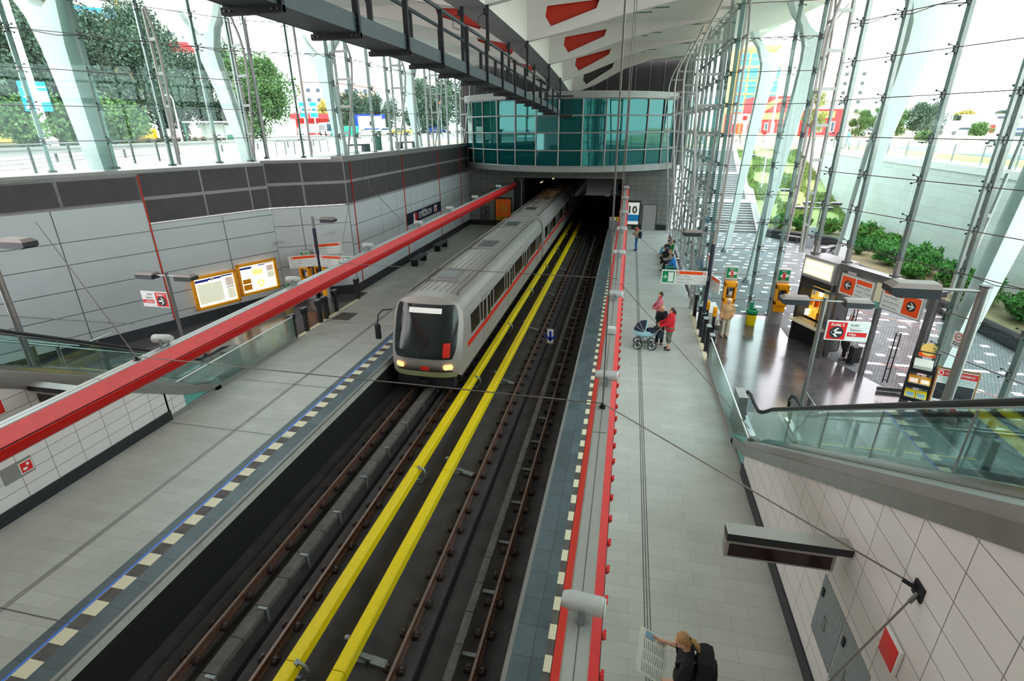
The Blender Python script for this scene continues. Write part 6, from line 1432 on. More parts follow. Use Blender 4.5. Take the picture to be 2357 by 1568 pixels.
# trees
def tree_mesh(seed, h, r, mname, n=7000, size=.26, trunk=.35, low=.16):
    rr = random.Random(seed); mt_ = MB(); ml = MB()
    mt_.tube([(0, 0, -.1), (rr.uniform(-.2, .2), rr.uniform(-.2, .2), h*.25), (rr.uniform(-.4, .4), rr.uniform(-.4, .4), h*.55), (0, 0, h*.85)], [trunk, trunk*.75, trunk*.45, .05], 'bark', 8)
    cl = []
    for k in range(26):
        a = rr.uniform(0, 6.3); zz = rr.uniform(low, .93); rad = r*(math.sin(PI*min(1, (zz-low)/(1-low)*.86+.12)))**.6*rr.uniform(.35, .85); c = Vector((rad*math.cos(a), rad*math.sin(a), h*zz)); cl.append((c, r*rr.uniform(.28, .45)))
        mt_.tube([(0, 0, h*max(.15, zz-.25)), c*.6+Vector((0, 0, h*max(.15, zz-.2)*.4)), c], [trunk*.3, trunk*.2, .03], 'bark', 5)
    for _ in range(n):
        c, cr_ = rr.choice(cl); p = Vector((rr.gauss(0, 1), rr.gauss(0, 1), rr.gauss(0, .8))); p = p.normalized()*cr_*(rr.random()**.35); p += c
        a = Vector((rr.uniform(-1, 1), rr.uniform(-1, 1), rr.uniform(-.4, 1))).normalized(); b = a.orthogonal().normalized(); b = Matrix.Rotation(rr.uniform(0, 6.3), 3, a) @ b; c2 = a.cross(b); s_ = size*rr.uniform(.6, 1.4)
        ml.add([p-b*s_, p-c2*s_*.55, p+b*s_, p+c2*s_*.55], [(0, 1, 2, 3)], mname)
    return mt_, ml
PROTO = {}
def tree(x, y, z, kind, h, lab, rz=0., wide=1., cat='tree'):
    spec = {'big': (11, 12, 6.2, 'leaf_dark', 30000, .16, .35, .10), 'fresh': (12, 9, 4.2, 'leaf_fresh', 16000, .15, .28, .14), 'olive': (14, 9, 4.6, 'leaf_dark', 12000, .19, .28, .1), 'autumn': (15, 8, 4, 'leaf_autumn', 6000, .25, .25, .1), 'cone': (16, 8, 2.2, 'leaf_dark', 5000, .2, .2, .06), 'thin': (17, 9, 2.6, 'leaf_ground', 4500, .16, .16, .2), 'shrub': (18, 3, 2.6, 'leaf_fresh', 4000, .16, .1, .05)}[kind]
    if kind not in PROTO:
        t = thing('tree' if kind != 'shrub' else 'bush', lab, cat, (x, y, z), rz, 'trees along the streets'); a, b = tree_mesh(*spec); a.build('trunk', t); b.build('crown', t); PROTO[kind] = t; o = t
    else: o = dup(PROTO[kind], (x, y, z), rz, lab)
    k = h/spec[1]; o.scale = (k*wide, k*wide, k); return o
tree(29.6, 104, ZR, 'thin', 7.4, 'thin sparse tree between the two red shop buildings')
tree(54.5, 121, ZR, 'olive', 6.6, 'round dark tree behind the white van', 1.2)
for i, (x, y, h) in enumerate(((42, 118, 4.6), (46, 120, 5.2), (50, 122, 4.8))): tree(x, y, ZR, 'fresh', h, f'bright green tree in the row past the small red shop, {ORD[i]} one', i)
for i, (x, y, h, k) in enumerate(((90, 182, 5.2, 'autumn'), (84, 172, 4.6, 'cone'), (93, 170, 5.6, 'cone'), (112, 182, 5.0, 'autumn'), (126, 180, 5, 'fresh'))): tree(x, y, ZR, k, h, ('yellow autumn tree behind the low white building', 'dark conifer behind the white building, nearer the van', 'dark conifer in front of the yellow tree', 'yellowish tree behind the flat roof storey', 'green tree at the end of the low white building')[i], i, 1.5)
for i, (x, y, h) in enumerate(((61, 116, 2.2), (71, 112, 3.0), (80, 110, 3.2))): tree(x, y, ZR, 'shrub', h, f'roadside bush in front of the low white building, {ORD[i]} from the van', i, cat='bush')
tree(34, 75, ZR, 'shrub', 1.3, 'small weed clump in the dry grass beyond the railing', 2, cat='bush')
def street_lamp(x, y, z, h, arm, lab, r=.09, mm='zinc', rz=0.):
    t = thing('street_lamp', lab, 'street lamp', (x, y, z), rz); m = MB(); m.tube([(0, 0, 0), (0, 0, h*.55), (0, 0, h)], [r*1.4, r, r*.7], mm, 10); m.build('pole', t)
    m = MB(); m.tube([(0, 0, h-.1), (arm*.3, 0, h+.25), (arm, 0, h+.35)], r*.5, mm, 6); m.rbox(arm-.1 if arm > 0 else arm-.5, arm+.5 if arm > 0 else arm+.1, -.12, .12, h+.30, h+.42, .03, mm); m.build('arm', t); return t
street_lamp(20.0, 89, ZR, 13, -1.2, 'tall white street lamp in front of the scaffolded tower', .13, 'white_gloss'); street_lamp(31.5, 66, ZR, 9, 1., 'white street lamp with a red band beside the van', .1, 'white_gloss'); street_lamp(52, 108, ZR, 8, 1, 'distant street lamp in front of the bright green trees', .08, 'white_gloss')
t = thing('bus_stop_sign', 'white and red stop sign board at the top of the outdoor stairs', 'sign', (12.2, 70, ZR)); m = MB(); m.cyl((0, 0, 0), (0, 0, 3.6), .05, 'white_gloss', 8); m.build('pole', t); m = MB(); m.box(-1.0, .9, -.03, .03, 2.2, 3.3, 'white_gloss'); m.box(-.35, .3, -.04, -.03, 1.1, 2.3, 'sign_orange'); m.box(.4, .8, -.04, .02, 1.1, 2.2, 'white_gloss'); m.box(.2, .7, -.05, -.03, 2.6, 3.1, 'sign_red'); m.build('board', t)
# ------------------------------------------------------------------ street side (beyond the long street-side glass)
ZL = 6.62
flat('road', [(-14.1, 46.5), (-14.1, 25), (-17.2, 23.2), (-24.5, 8), (-420, 8), (-420, 420), (-14.1, 420), (-14.1, 46.6)], ZL, 'pavement')
f = MB(); f.add([(x, y, ZL+.015) for x, y in ((-30, 8), (-30, 60), (-24, 120), (-24, 420), (-38, 420), (-40, 120), (-47, 60), (-47, 8))], [tuple(range(8))], 'asphalt')
f.add([(x, y, ZL+.02) for x, y in ((-16, 52), (-23, 52), (-21.5, 110), (-16, 110))], [(0, 1, 2, 3)], 'dry_grass')
f.add([(x, y, ZL+.02) for x, y in ((-50, 8), (-50, 75), (-120, 90), (-120, 8))], [(0, 1, 2, 3)], 'terrain')
for k in range(9): f.add([(x, y, ZL+.03) for x, y in ((-37.1, 12+9*k), (-36.9, 12+9*k), (-36.9, 16+9*k), (-37.1, 16+9*k))], [(0, 1, 2, 3)], 'white')
struct(f, 'road_surface')
def hrail(p0, p1, lab, n, bars, h, mm='steel', pr=.03):
    t = thing('street_railing', lab, 'railing', (*p0, ZL)); P0, P1 = Vector((*p0, ZL)), Vector((*p1, ZL))
    for k in range(n): p = P0.lerp(P1, k/(n-1)); m = MB(); m.bar(p, p+Vector((0, 0, h)), .05, .09, 'steel_dark', (0, 1, 0)); m.build('baluster', t, True)
    for z in bars: m = MB(); m.cyl(P0+Vector((0, 0, z)), P1+Vector((0, 0, z)), pr if z == bars[-1] else .012, mm, 6); m.build('rail', t, True)
hrail((-21.7, 13.2), (-24.1, 24.5), 'grey railing with horizontal wires on the pavement right outside the glass', 7, (.2, .36, .52, .68, .84, 1.05), 1.05)
t = thing('crash_barrier', 'long silver crash barrier along the far edge of the pavement', 'barrier', (-29, 60, ZL))
pts = [(-28.8, 10), (-28.8, 60), (-23.2, 125)]
m = MB()
for (a, b) in zip(pts[:-1], pts[1:]): m.bar((*a, ZL+.62), (*b, ZL+.62), .06, .32, 'alu'); m.bar((*a, ZL+.62), (*b, ZL+.62), .09, .06, 'steel')
m.build('rail', t, True)
for k in range(28): y = 11+4*k; x = -28.85 if y < 60 else -28.85+(y-60)*5.6/65; m = MB(); m.box(x-.06, x+.02, y-.05, y+.05, ZL, ZL+.75, 'steel_dark'); m.build('barrier_post', t, True)
for i in range(6):
    t = thing('bicycle_hoop', f'steel bicycle hoop outside the street-side glass, {ORD[i]} of the row from the corner', 'bicycle stand', (-21.5+.16*i, 31.2+.75*i, ZL), 1.3, 'bicycle hoops'); m = MB(); m.tube([(-.35, 0, 0), (-.35, 0, .72), (-.3, 0, .8), (.3, 0, .8), (.35, 0, .72), (.35, 0, 0)], .025, 'steel', 6); m.build('hoop', t)
for i, (x, y) in enumerate(((-18.6, 35.4), (-17.5, 42.0))):
    t = thing('street_bench', ('dark bench outside the street-side glass, nearer the bicycle hoops', 'dark bench outside the street-side glass, past the green bin')[i], 'bench', (x, y, ZL), 1.15, 'dark street benches'); m = MB(); m.box(-1.1, 1.1, -.25, .25, .40, .50, 'gantry'); m.build('seat', t)
    for s_ in (-.9, .9): m = MB(); m.box(s_-.18, s_+.18, -.25, .25, 0, .40, 'gantry'); m.build('leg', t)
t = thing('street_bin', 'tall dark green street bin outside the street-side glass', 'bin', (-18.3, 38.3, ZL)); m = MB(); m.lathe([(.30, 0), (.30, .95)], 'slit_green', 14); m.build('body', t); m = MB(); m.box(-.28, -.2, -.1, .1, .9, 1.3, 'slit_green'); m.box(-.3, .3, -.3, .3, 1.25, 1.32, 'slit_green'); m.box(.2, .28, -.1, .1, .9, 1.3, 'slit_green'); m.build('hood', t)
# yellow house with billboard, trees in front
t = thing('yellow_house', 'yellow apartment house carrying a big white billboard with a blue arrow', 'building', (-69.3, 64.9, ZL), math.radians(48)); m = MB(); m.box(-16, 3.7, 0, 12, 0, 30, 'building_yellow'); m.build('wall', t); windows_on(t, 0, -15, -4.5, 13, 27, 3, 4, 1.6, 1.7, 'building_white')
m = MB(); m.box(-3.3, 3.15, -.3, -.02, 14.1, 26, 'white_gloss'); f_ = -.31
m.quad((-1.7, f_, 15.0), (3.0, f_, 15.0), (3.0, f_, 15.95), (-1.7, f_, 15.95), 'sky_blue'); m.add([(-2.9, f_, 15.5), (-1.7, f_, 14.2), (-1.7, f_, 16.9)], [(0, 1, 2)], 'sky_blue'); m.text('Poděbradská 37, Praha 9 - Vysočany - 4 km', .6, (-1.6, f_-.02, 15.28), 'white_gloss', bold=.01, sx=.42)
m.text('777 064 916', 1.15, (-.6, f_-.02, 16.7), 'building_pink', sx=.6); m.text('777 034 440', 1.15, (-.6, f_-.02, 18.3), 'building_pink', sx=.6); m.quad((-3.1, f_, 16.9), (-1.0, f_, 16.9), (-1.0, f_, 21), (-3.1, f_, 21), 'photo_blue'); m.build('billboard', t)
TR = [(-62, 30, 12.5, 1.3), (-63, 41, 12.8, 1.15), (-60, 50, 13.8, 1.0), (-59, 57, 13.2, 1.0), (-62, 64.5, 15.2, .85), (-58, 70, 12.0, .9)]
for i, (x, y, h, wd) in enumerate(TR): tree(x, y, ZL-.3, 'big', h, ('broad dark tree at the picture edge behind the big pole', 'broad dark tree just behind the pole with the blue banner', 'tall dark tree between the broad strut and the double posts', 'dark tree below the yellow house corner', 'highest dark tree of the row, near the bus shelter', 'dark tree right behind the bus shelter')[i], i*1.3, wd)
tree(-51.0, 70.5, ZL, 'fresh', 10.6, 'fresh green tree past the bus shelter', .7, 1.0)
for i, (x, y, h, k) in enumerate(((-75, 140, 12, 'olive'), (-70, 150, 11, 'olive'), (-60, 165, 12, 'olive'), (-42, 115, 12, 'olive'), (-36, 130, 13, 'olive'), (-47, 165, 11, 'autumn'), (-30, 122, 12, 'fresh'), (-24, 128, 13, 'olive'), (-20, 118, 13.5, 'olive'), (-95, 165, 10, 'autumn'))): tree(x, y, ZL, k, h, f'distant tree beyond the crossing, {ORD[i]} from the red filling station', i*.9)
for i, (x, y) in enumerate(((-50.5, 40), (-51, 47.5))): tree(x, y, ZL, 'shrub', 4.0, ('green shrub at the foot of the dark trees, beside the banner pole', 'green shrub at the foot of the dark trees, behind the broad strut')[i], i*2, cat='bush')
# banner pole
t = thing('banner_pole', 'tall white pole with a blue banner sign in front of the dark trees', 'pole', (-49.5, 39.3, ZL), .87); m = MB(); m.tube([(0, 0, 0), (0, 0, 15)], [.28, .2], 'white_gloss', 12); m.build('pole', t); m = MB(); m.lathe([(.6, 0), (.6, .8), (.3, 1.0)], 'white_gloss', 14); m.build('foot', t)
m = MB(); m.box(-.95, -.2, -.06, .06, 3.0, 5.3, 'sky_blue'); m.text('Rodeni', .62, (-.36, -.07, 3.15), 'white_gloss', (0, 0, 1), (-1, 0, 0), bold=.03); m.box(.2, .9, -.06, .06, 3.0, 5.3, 'sky_blue'); m.box(.24, .86, -.075, -.06, 3.7, 4.6, 'white_gloss'); m.box(.27, .6, -.08, -.07, 3.85, 4.5, 'map_rose'); m.box(.24, .86, -.075, -.06, 4.8, 4.92, 'white_gloss'); m.build('banner', t)
# advertising benches with coloured backs
for i, (x, y, mm) in enumerate(((-52.5, 47.8, 'sky_blue'), (-52.5, 53.0, 'amber'), (-52.5, 56.2, 'building_white'), (-52.5, 59.8, 'white_gloss'))):
    t = thing('advert_bench', ('street bench with a blue advert back and a white-clad person', 'street bench with a yellow advert back', 'street bench with a pale pink advert back', 'street bench with a white advert back')[i], 'bench', (x, y, ZL), PI/2+.2); m = MB(); m.rbox(-1.1, 1.1, -.05, .05, .55, 1.55, .04, mm); m.build('advert_back', t); m = MB(); m.box(-1.1, 1.1, -.5, -.05, .42, .48, 'wood'); m.build('seat', t)
    for s_ in (-.9, .9): m = MB(); m.box(s_-.05, s_+.05, -.45, .05, 0, .6, 'steel_dark'); m.build('leg', t)
# bus shelter
t = thing('bus_shelter', 'green and white bus shelter in front of the dark trees', 'bus shelter', (-54.3, 64.8, ZL), math.radians(40)); m = MB(); m.box(-3.3, 3.3, -1.0, 1.0, 2.75, 2.95, 'white'); m.build('roof', t); m = MB(); m.box(-3.2, -3.1, -.9, .9, .1, 2.7, 'teal_paint'); m.build('side_panel', t); m = MB(); m.box(-1.6, 1.4, .85, .9, .4, 2.6, 'white_gloss'); m.box(1.4, 3.2, .85, .9, .2, 2.4, 'white_gloss'); m.box(1.6, 3.1, .8, .84, .2, .9, 'teal_paint'); m.build('back_panel', t)
for x in (-3.1, -.8, 1.4, 3.1): m = MB(); m.box(x-.05, x+.05, .85, .95, 0, 2.75, 'white'); m.build('upright', t)
t.scale = (1, 1, .82)
street_lamp(-49.5, 54.0, ZL, 4.6, -.5, 'slim white street lamp between the dark trees and the bus shelter', .09, 'white_gloss'); street_lamp(-58.5, 86, ZL, 5.0, -.6, 'slim white street lamp before the red filling station', .09, 'white_gloss')
# bus and filling station
t = thing('bus', 'white and dark city bus at the stop by the red filling station', 'bus', (-62.5, 108, ZL), 2.25); m = MB(); m.rbox(-5, 5, -1.15, 1.15, .3, 2.5, .12, 'car_white'); m.build('body', t); m = MB(); m.box(-4.8, 4.6, -1.17, 1.17, 1.0, 2.1, 'window_dark'); m.box(-5.02, -4.9, -1.0, 1.0, .9, 2.3, 'window_dark'); m.build('glazing', t)
for x in (-3.6, 3.6):
    for s_ in (-1.1, 1.1): m = MB(); m.cyl((x, s_-.15, .48), (x, s_+.15, .48), .48, 'tyre', 14); m.build('wheel', t)
t = thing('filling_station', 'red filling station roof with white canopy beyond the bus', 'building', (-72, 118, ZL), .6); m = MB(); m.box(-3.5, 3.5, 0, 6, 0, 3.4, 'building_red'); m.build('wall', t); m = MB(); m.box(-4.6, 4.6, -3, 5, 3.4, 4.5, 'building_red'); m.build('canopy', t); m = MB(); m.box(-3, 3, -.1, 0, .4, 2.4, 'white'); m.build('shop_front', t)
for i, (x, y) in enumerate(((-64.5, 103), (-62.6, 103.6))):
    t = thing('flag_sign', ('tall blue and white pylon sign by the bus, nearer one', 'tall blue and white pylon sign by the bus, further one')[i], 'sign', (x, y, ZL), .62); m = MB(); m.cyl((0, 0, 0), (0, 0, 6.3), .13, 'white_gloss', 8); m.build('pole', t); m = MB(); m.box(-.75, .7, -.1, .1, 3.4, 6.3, 'white_gloss'); m.box(-.7, .65, -.13, .12, 5.5, 6.2, 'sky_blue'); m.box(-.7, .65, -.13, .12, 3.5, 4.3, 'sky_blue'); m.disc((0, -.14, 4.9), .3, 'sky_blue'); m.build('panel', t)
t = thing('street_board', 'wide white and blue billboard beyond the crossing', 'billboard', (-54.7, 112, ZL), .45); m = MB(); m.box(-3.1, 3.1, -.12, .12, 1.1, 4.1, 'white_gloss'); m.box(-3.1, -2.5, -.15, .1, 1.1, 4.1, 'sign_blue'); m.box(-2.5, 2.3, -.15, .1, 3.75, 4.1, 'sign_blue'); m.box(2.4, 3.1, -.15, .1, 3.2, 4.1, 'sign_blue'); m.box(-1.5, 2.6, -.15, .1, 1.1, 1.35, 'sign_blue'); m.box(-.2, .25, -.16, -.12, 1.9, 2.7, 'ink'); m.build('panel', t)
for x in (-2, 2): m = MB(); m.cyl((x, 0, 0), (x, 0, 1.2), .1, 'zinc', 8); m.build('leg', t)
t = thing('container', 'green container shed beside the wide billboard', 'container', (-56.5, 104, ZL), .5); m = MB(); m.rbox(-2.6, 2.6, -1.0, 1.0, 0, 1.8, .05, 'teal_paint'); m.build('box', t)
t = thing('utility_box', 'white utility box by the road before the filling station', 'box', (-54.5, 86, ZL)); m = MB(); m.rbox(-.7, .7, -.4, .4, 0, 1.6, .05, 'white'); m.build('box', t)
for i, (x, y, c_) in enumerate(((-46, 108, 'car_yellow'), (-44, 118, 'car_silver'), (-40, 112, 'car_blue'), (-37.5, 122, 'car_white'), (-33, 112, 'car_white'), (-30.5, 118, 'car_silver'), (-27, 108, 'car_white'), (-25.5, 120, 'car_red'), (-22, 112, 'car_white'), (-46, 128, 'car_white'), (-52, 112, 'car_white'))): car(x, y, ZL+.03, .4+i*.35, c_, f'{("yellow", "silver", "dark blue", "white", "white", "silver", "white", "red", "white", "white", "white")[i]} car at the crossing beyond the street-side glass, {ORD[i]} from the billboard', group='cars at the crossing')
def traffic_light(x, y, h, lab, rz=0.):
    t = thing('traffic_light', lab, 'traffic light', (x, y, ZL), rz); m = MB(); m.cyl((0, 0, 0), (0, 0, h), .08, 'zinc', 8); m.build('pole', t); m = MB(); m.rbox(-.2, .2, -.2, .1, h-1.15, h, .04, 'black'); m.build('housing', t)
    m = MB(); m.cyl((0, -.21, h-.2), (0, -.23, h-.2), .17, 'red_lamp', 12); m.build('red_lens', t)
traffic_light(-30.5, 88, 5.3, 'traffic light showing red on a pole past the bicycle hoops'); traffic_light(-22.5, 79, 8.3, 'high traffic light showing red beside the last white strut'); 
street_lamp(-22.5, 96, ZL, 9, 1.6, 'curved street lamp before the olive trees', .1, 'zinc'); street_lamp(-17.5, 90, ZL, 12, -1.6, 'curved street lamp carrying a yellow diamond sign', .1, 'zinc')
t = thing('priority_sign', 'white and yellow diamond priority sign on the curved street lamp', 'sign', (-17.5, 89.8, ZL+5.2), .2); m = MB(); m.shape([(-.75, 0), (0, -.75), (.75, 0), (0, .75)], (0, -.02, 0), 'white_gloss'); m.shape([(-.5, 0), (0, -.5), (.5, 0), (0, .5)], (0, -.03, 0), 'amber'); m.shape([(-.75, 0), (0, .75), (.75, 0), (0, -.75)], (0, .0, 0), 'zinc'); m.build('plate', t)
t = thing('far_house', 'pink apartment house far beyond the crossing', 'building', (-110, 200, ZL), .5); m = MB(); m.box(-14, 14, 0, 10, 0, 17, 'building_pink'); m.build('wall', t); windows_on(t, 0, -12, 12, 3, 16, 7, 4, 1.6, 1.5, 'building_white')
t = thing('far_house', 'white and orange apartment house showing above the dark trees', 'building', (-104, 112, ZL), .75); m = MB(); m.box(-9, 12, 0, 10, 0, 22.5, 'building_white'); m.box(-9.1, 12.1, -.1, 10, 17.5, 19.5, 'building_red'); m.build('wall', t); windows_on(t, 0, -8, 11, 19.6, 22, 6, 1, 1.6, 1.4, 'building_white')
# ------------------------------------------------------------------ people
def remesh(mb, vox, smooth=4, fac=.5):
    """union of overlapping rounded pieces -> one continuous skin"""
    me = bpy.data.meshes.new('tmp'); me.from_pydata(mb.v, [], mb.f); ob = bpy.data.objects.new('tmp', me); COL.objects.link(ob)
    r = ob.modifiers.new('r', 'REMESH'); r.mode = 'VOXEL'; r.voxel_size = vox; r.adaptivity = 0
    s = ob.modifiers.new('s', 'SMOOTH'); s.iterations = smooth; s.factor = fac
    dg = bpy.context.evaluated_depsgraph_get(); dg.update()
    out = bpy.data.meshes.new_from_object(ob.evaluated_get(dg)); bpy.data.objects.remove(ob); bpy.data.meshes.remove(me); return out
def put(me, name, parent, m):
    me.name = name; me.materials.clear(); me.materials.append(MAT[m])
    me.polygons.foreach_set('use_smooth', [True]*len(me.polygons)); me.polygons.foreach_set('material_index', [0]*len(me.polygons)); me.update()
    o = bpy.data.objects.new(name, me); COL.objects.link(o); o.parent = parent; return o
STAND = dict(pel=(0, 0, .94), che=(0, 0, 1.24), nec=(0, .012, 1.46), hed=(0, -.015, 1.60), shL=(.175, .01, 1.40), elL=(.225, .03, 1.12), wrL=(.235, -.04, .88), hipL=(.09, 0, .91), knL=(.10, -.015, .50), anL=(.105, .02, .085),
             shR=(-.175, .01, 1.40), elR=(-.225, .03, 1.12), wrR=(-.235, -.04, .88), hipR=(-.09, 0, .91), knR=(-.10, -.015, .50), anR=(-.105, .02, .085))
SIT = dict(pel=(0, .02, .54), che=(0, .02, .86), nec=(0, .02, 1.08), hed=(0, -.02, 1.22), shL=(.175, .02, 1.02), elL=(.22, -.02, .76), wrL=(.14, -.24, .66), hipL=(.09, 0, .53), knL=(.11, -.42, .51), anL=(.11, -.40, .085),
           shR=(-.175, .02, 1.02), elR=(-.22, -.02, .76), wrR=(-.14, -.24, .66), hipR=(-.09, 0, .53), knR=(-.11, -.42, .51), anR=(-.11, -.40, .085))
def hand(m, wr, el, side, curl=.5, palm=None, vox=.008):
    """palm, four unequal bent fingers and a thumb leaving the side of the palm"""
    wr = Vector(wr); d = (wr-Vector(el)).normalized(); pn = Vector(palm) if palm else Vector((-side, 0, 0)); pn = (pn-d*pn.dot(d)); pn = pn.normalized() if pn.length > .1 else d.orthogonal().normalized(); s = d.cross(pn).normalized()
    if s.y > 0: s = -s        # thumb side looks forward
    for k in range(4):
        o = s*(.030-.020*k); m.cap(wr, wr+d*.085+o, .017, .0125, 'skin', 8)
    m.cap(wr+s*.01, wr+d*.045+s*.02, .026, .022, 'skin', 8)
    for k, L_ in enumerate((.068, .078, .072, .055)):
        o = s*(.031-.0207*k); p = wr+d*.085+o; a1 = curl*.6; q_ = p+(d*math.cos(a1)+pn*math.sin(a1))*L_*.55; a2 = curl*1.5; r_ = q_+(d*math.cos(a2)+pn*math.sin(a2))*L_*.5
        m.cap(p, q_, .0095, .0088, 'skin', 7); m.cap(q_, r_, .0088, .0075, 'skin', 7)
    p = wr+d*.025+s*.03; q_ = p+(d*.6+s*.7+pn*.25).normalized()*.045; r_ = q_+(d*.9+s*.15+pn*.35).normalized()*.035
    m.cap(p, q_, .0135, .011, 'skin', 7); m.cap(q_, r_, .011, .009, 'skin', 7)
def person(lab, loc, rz, look, J=None, sit=False, H=1.72, girth=1., group=None, vox=.0095, name='person', head_pitch=0., head_yaw=0., curl=.5, palms=(None, None)):
    j = {k: Vector(v) for k, v in (SIT if sit else STAND).items()}
    for k, v in (J or {}).items(): j[k] = Vector(v)
    t = thing(name, lab, 'person', loc, rz, group); sc = H/1.72; t.scale = (sc, sc, sc)
    g = girth
    axis = (j['nec']-j['pel']).normalized(); yv = Vector((1, 0, 0)); sh = (j['shL']-j['shR']).normalized(); fwdv = sh.cross(axis).normalized()
    rotm = Matrix((sh, -fwdv if False else fwdv*-1, axis)).transposed()
    def torso(m, e, mt, low=True, belly=0.):
        P_, C_ = j['pel'], j['che']
        if low: m.ell(P_, (.160*g+e, .112*g+e, .13+e), mt, 14, 10, rotm)
        m.ell(P_.lerp(C_, .45)+fwdv*belly*.4, (.142*g+e, .10*g+e+belly*.5, .16+e), mt, 14, 10, rotm)
        m.ell(C_-axis*.01, (.165*g+e, .112*g+e, .18+e), mt, 14, 10, rotm)
        m.cap(j['shL']-sh*.02, j['shR']+sh*.02, .062+e, .062+e, mt, 10); m.ell(j['nec'].lerp(C_, .38), (.13*g+e, .082+e, .08+e), mt, 12, 8, rotm)
    def arm(m, s, e, mt, f=1.):
        a, b, c_ = j['sh'+s], j['el'+s], j['wr'+s]; b = a+(b-a)*min(1, f*2); m.cap(a, b, .054*g**.5+e, .043+e, mt)
        if f > .5: m.cap(b, b+(c_-b)*min(1, (f-.5)*2), .041+e, .029+e+(.006 if e else 0), mt)
    def leg(m, s, e, mt, f=1., flare=0.):
        a, b, c_ = j['hip'+s], j['kn'+s], j['an'+s]; b2 = a+(b-a)*min(1, f*2); m.cap(a, b2, .083*g**.6+e, .056+e, mt)
        if f > .5: m.cap(b, b+(c_-b)*min(1, (f-.5)*2), .055+e, .038+e+flare, mt)
    HR = Matrix.Rotation(head_yaw, 3, 'Z') @ Matrix.Rotation(head_pitch, 3, 'X'); hp = lambda x, y, z: j['hed']+HR @ Vector((x, y, z))
    m = MB(); torso(m, 0, 'skin')
    m.cap(j['nec']-axis*.04, j['hed']+HR @ Vector((0, .02, -.07)), .052, .050, 'skin')
    m.ell(hp(0, .012, .015), (.075, .095, .105), 'skin', 14, 10, HR); m.ell(hp(0, -.018, -.055), (.056, .066, .062), 'skin', 12, 8, HR); m.ell(hp(0, -.055, -.095), (.026, .022, .020), 'skin', 8, 6, HR)
    m.cap(hp(0, -.082, .02), hp(0, -.108, -.028), .011, .015, 'skin', 8)
    for s_ in (-1, 1): m.ell(hp(s_*.077, .01, -.012), (.012, .022, .032), 'skin', 8, 6, HR); m.ell(hp(s_*.032, -.074, .030), (.024, .012, .008), 'skin', 8, 6, HR); m.ell(hp(s_*.045, -.06, -.035), (.02, .02, .02), 'skin', 8, 6, HR)
    for s_, sg, pa in (('L', 1, palms[0]), ('R', -1, palms[1])):
        arm(m, s_, 0, 'skin'); leg(m, s_, 0, 'skin'); hand(m, j['wr'+s_], j['el'+s_], sg, curl, pa); m.cap(j['an'+s_], j['an'+s_]+Vector((0, -.12, -.045)), .036, .028, 'skin')
    put(remesh(m, vox, 3, .45), 'body', t, 'skin')
    m = MB()
    for s_ in (-1, 1): m.ell(hp(s_*.031, -.0795, .012), (.0125, .006, .007), 'ink', 8, 6, HR)
    m.build('eyes', t); m = MB(); m.ell(hp(0, -.0815, -.058), (.021, .007, .006), 'lips', 10, 6, HR); m.build('mouth', t)
    L = look
    if 'top' in L:
        m = MB(); e = L.get('te', .016); torso(m, e, 'skin', True, L.get('belly', 0)); 
        for s_ in 'LR': arm(m, s_, e*.95, 'skin', L.get('sleeve', .98))
        if L.get('long'): m.ell(j['pel']-axis*.06, (.165*g+e, .118*g+e, .15), 'skin', 14, 10, rotm)
        if L.get('collar'): m.cap(j['nec']+axis*.0, j['nec']+axis*.035, .066, .064, 'skin')
        if L.get('hood'): m.ell(j['nec']-fwdv*.07+axis*.0, (.11, .06, .07), 'skin', 12, 8, rotm); m.cap(j['nec']+fwdv*.03, j['nec']+fwdv*.0+axis*.02, .07, .066, 'skin')
        put(remesh(m, .013, 5), L.get('tname', 'jacket'), t, L['top'])
    if 'bot' in L:
        m = MB(); e = L.get('be', .014); m.ell(j['pel'], (.163*g+e, .115*g+e, .12), 'skin', 14, 10, rotm)
        for s_ in 'LR': leg(m, s_, e, 'skin', L.get('leg', .97), L.get('flare', .012))
        put(remesh(m, .013, 5), L.get('bname', 'trousers'), t, L['bot'])
    for s_ in 'LR':
        m = MB(); a = j['an'+s_]; f_ = a+Vector((0, -.15, 0)); f_.z = a.z-.055 
        m.cap(a+Vector((0, .03, -.045)), f_+Vector((0, .02, .012)), .040, .036, 'skin'); m.cap(a+Vector((0, .0, -.03)), a+Vector((0, -.05, -.04)), .044, .042, 'skin'); me = remesh(m, .011, 3)
        for q_ in me.vertices: q_.co.z = max(q_.co.z, a.z-.083)
        put(me, 'shoe', t, L.get('shoe', 'cloth_black'))
    if 'hair' in L:
        m = MB(); k = L.get('hk', 1.)
        m.ell(hp(0, .030, .040), (.084*k, .092*k, .088*k), 'skin', 14, 10, HR); m.ell(hp(0, .055, -.005), (.078*k, .07*k, .09*k), 'skin', 12, 8, HR)
        if L.get('long_hair'): m.cap(hp(.055, .03, 0), hp(.075, .02, -.17), .035, .022, 'skin'); m.cap(hp(-.055, .03, 0), hp(-.075, .02, -.17), .035, .022, 'skin'); m.cap(hp(0, .07, 0), hp(0, .08, -.19), .06, .05, 'skin')
        if L.get('curls'):
            rr_ = random.Random(4)
            for _ in range(30): v = Vector((rr_.uniform(-1, 1), rr_.uniform(-.7, 1), rr_.uniform(-.1, 1))).normalized(); m.ell(hp(v.x*.085, .03+v.y*.09, .035+v.z*.085), (.026, .026, .026), 'skin', 8, 6)
        put(remesh(m, .011, 3), 'hair', t, L['hair'])
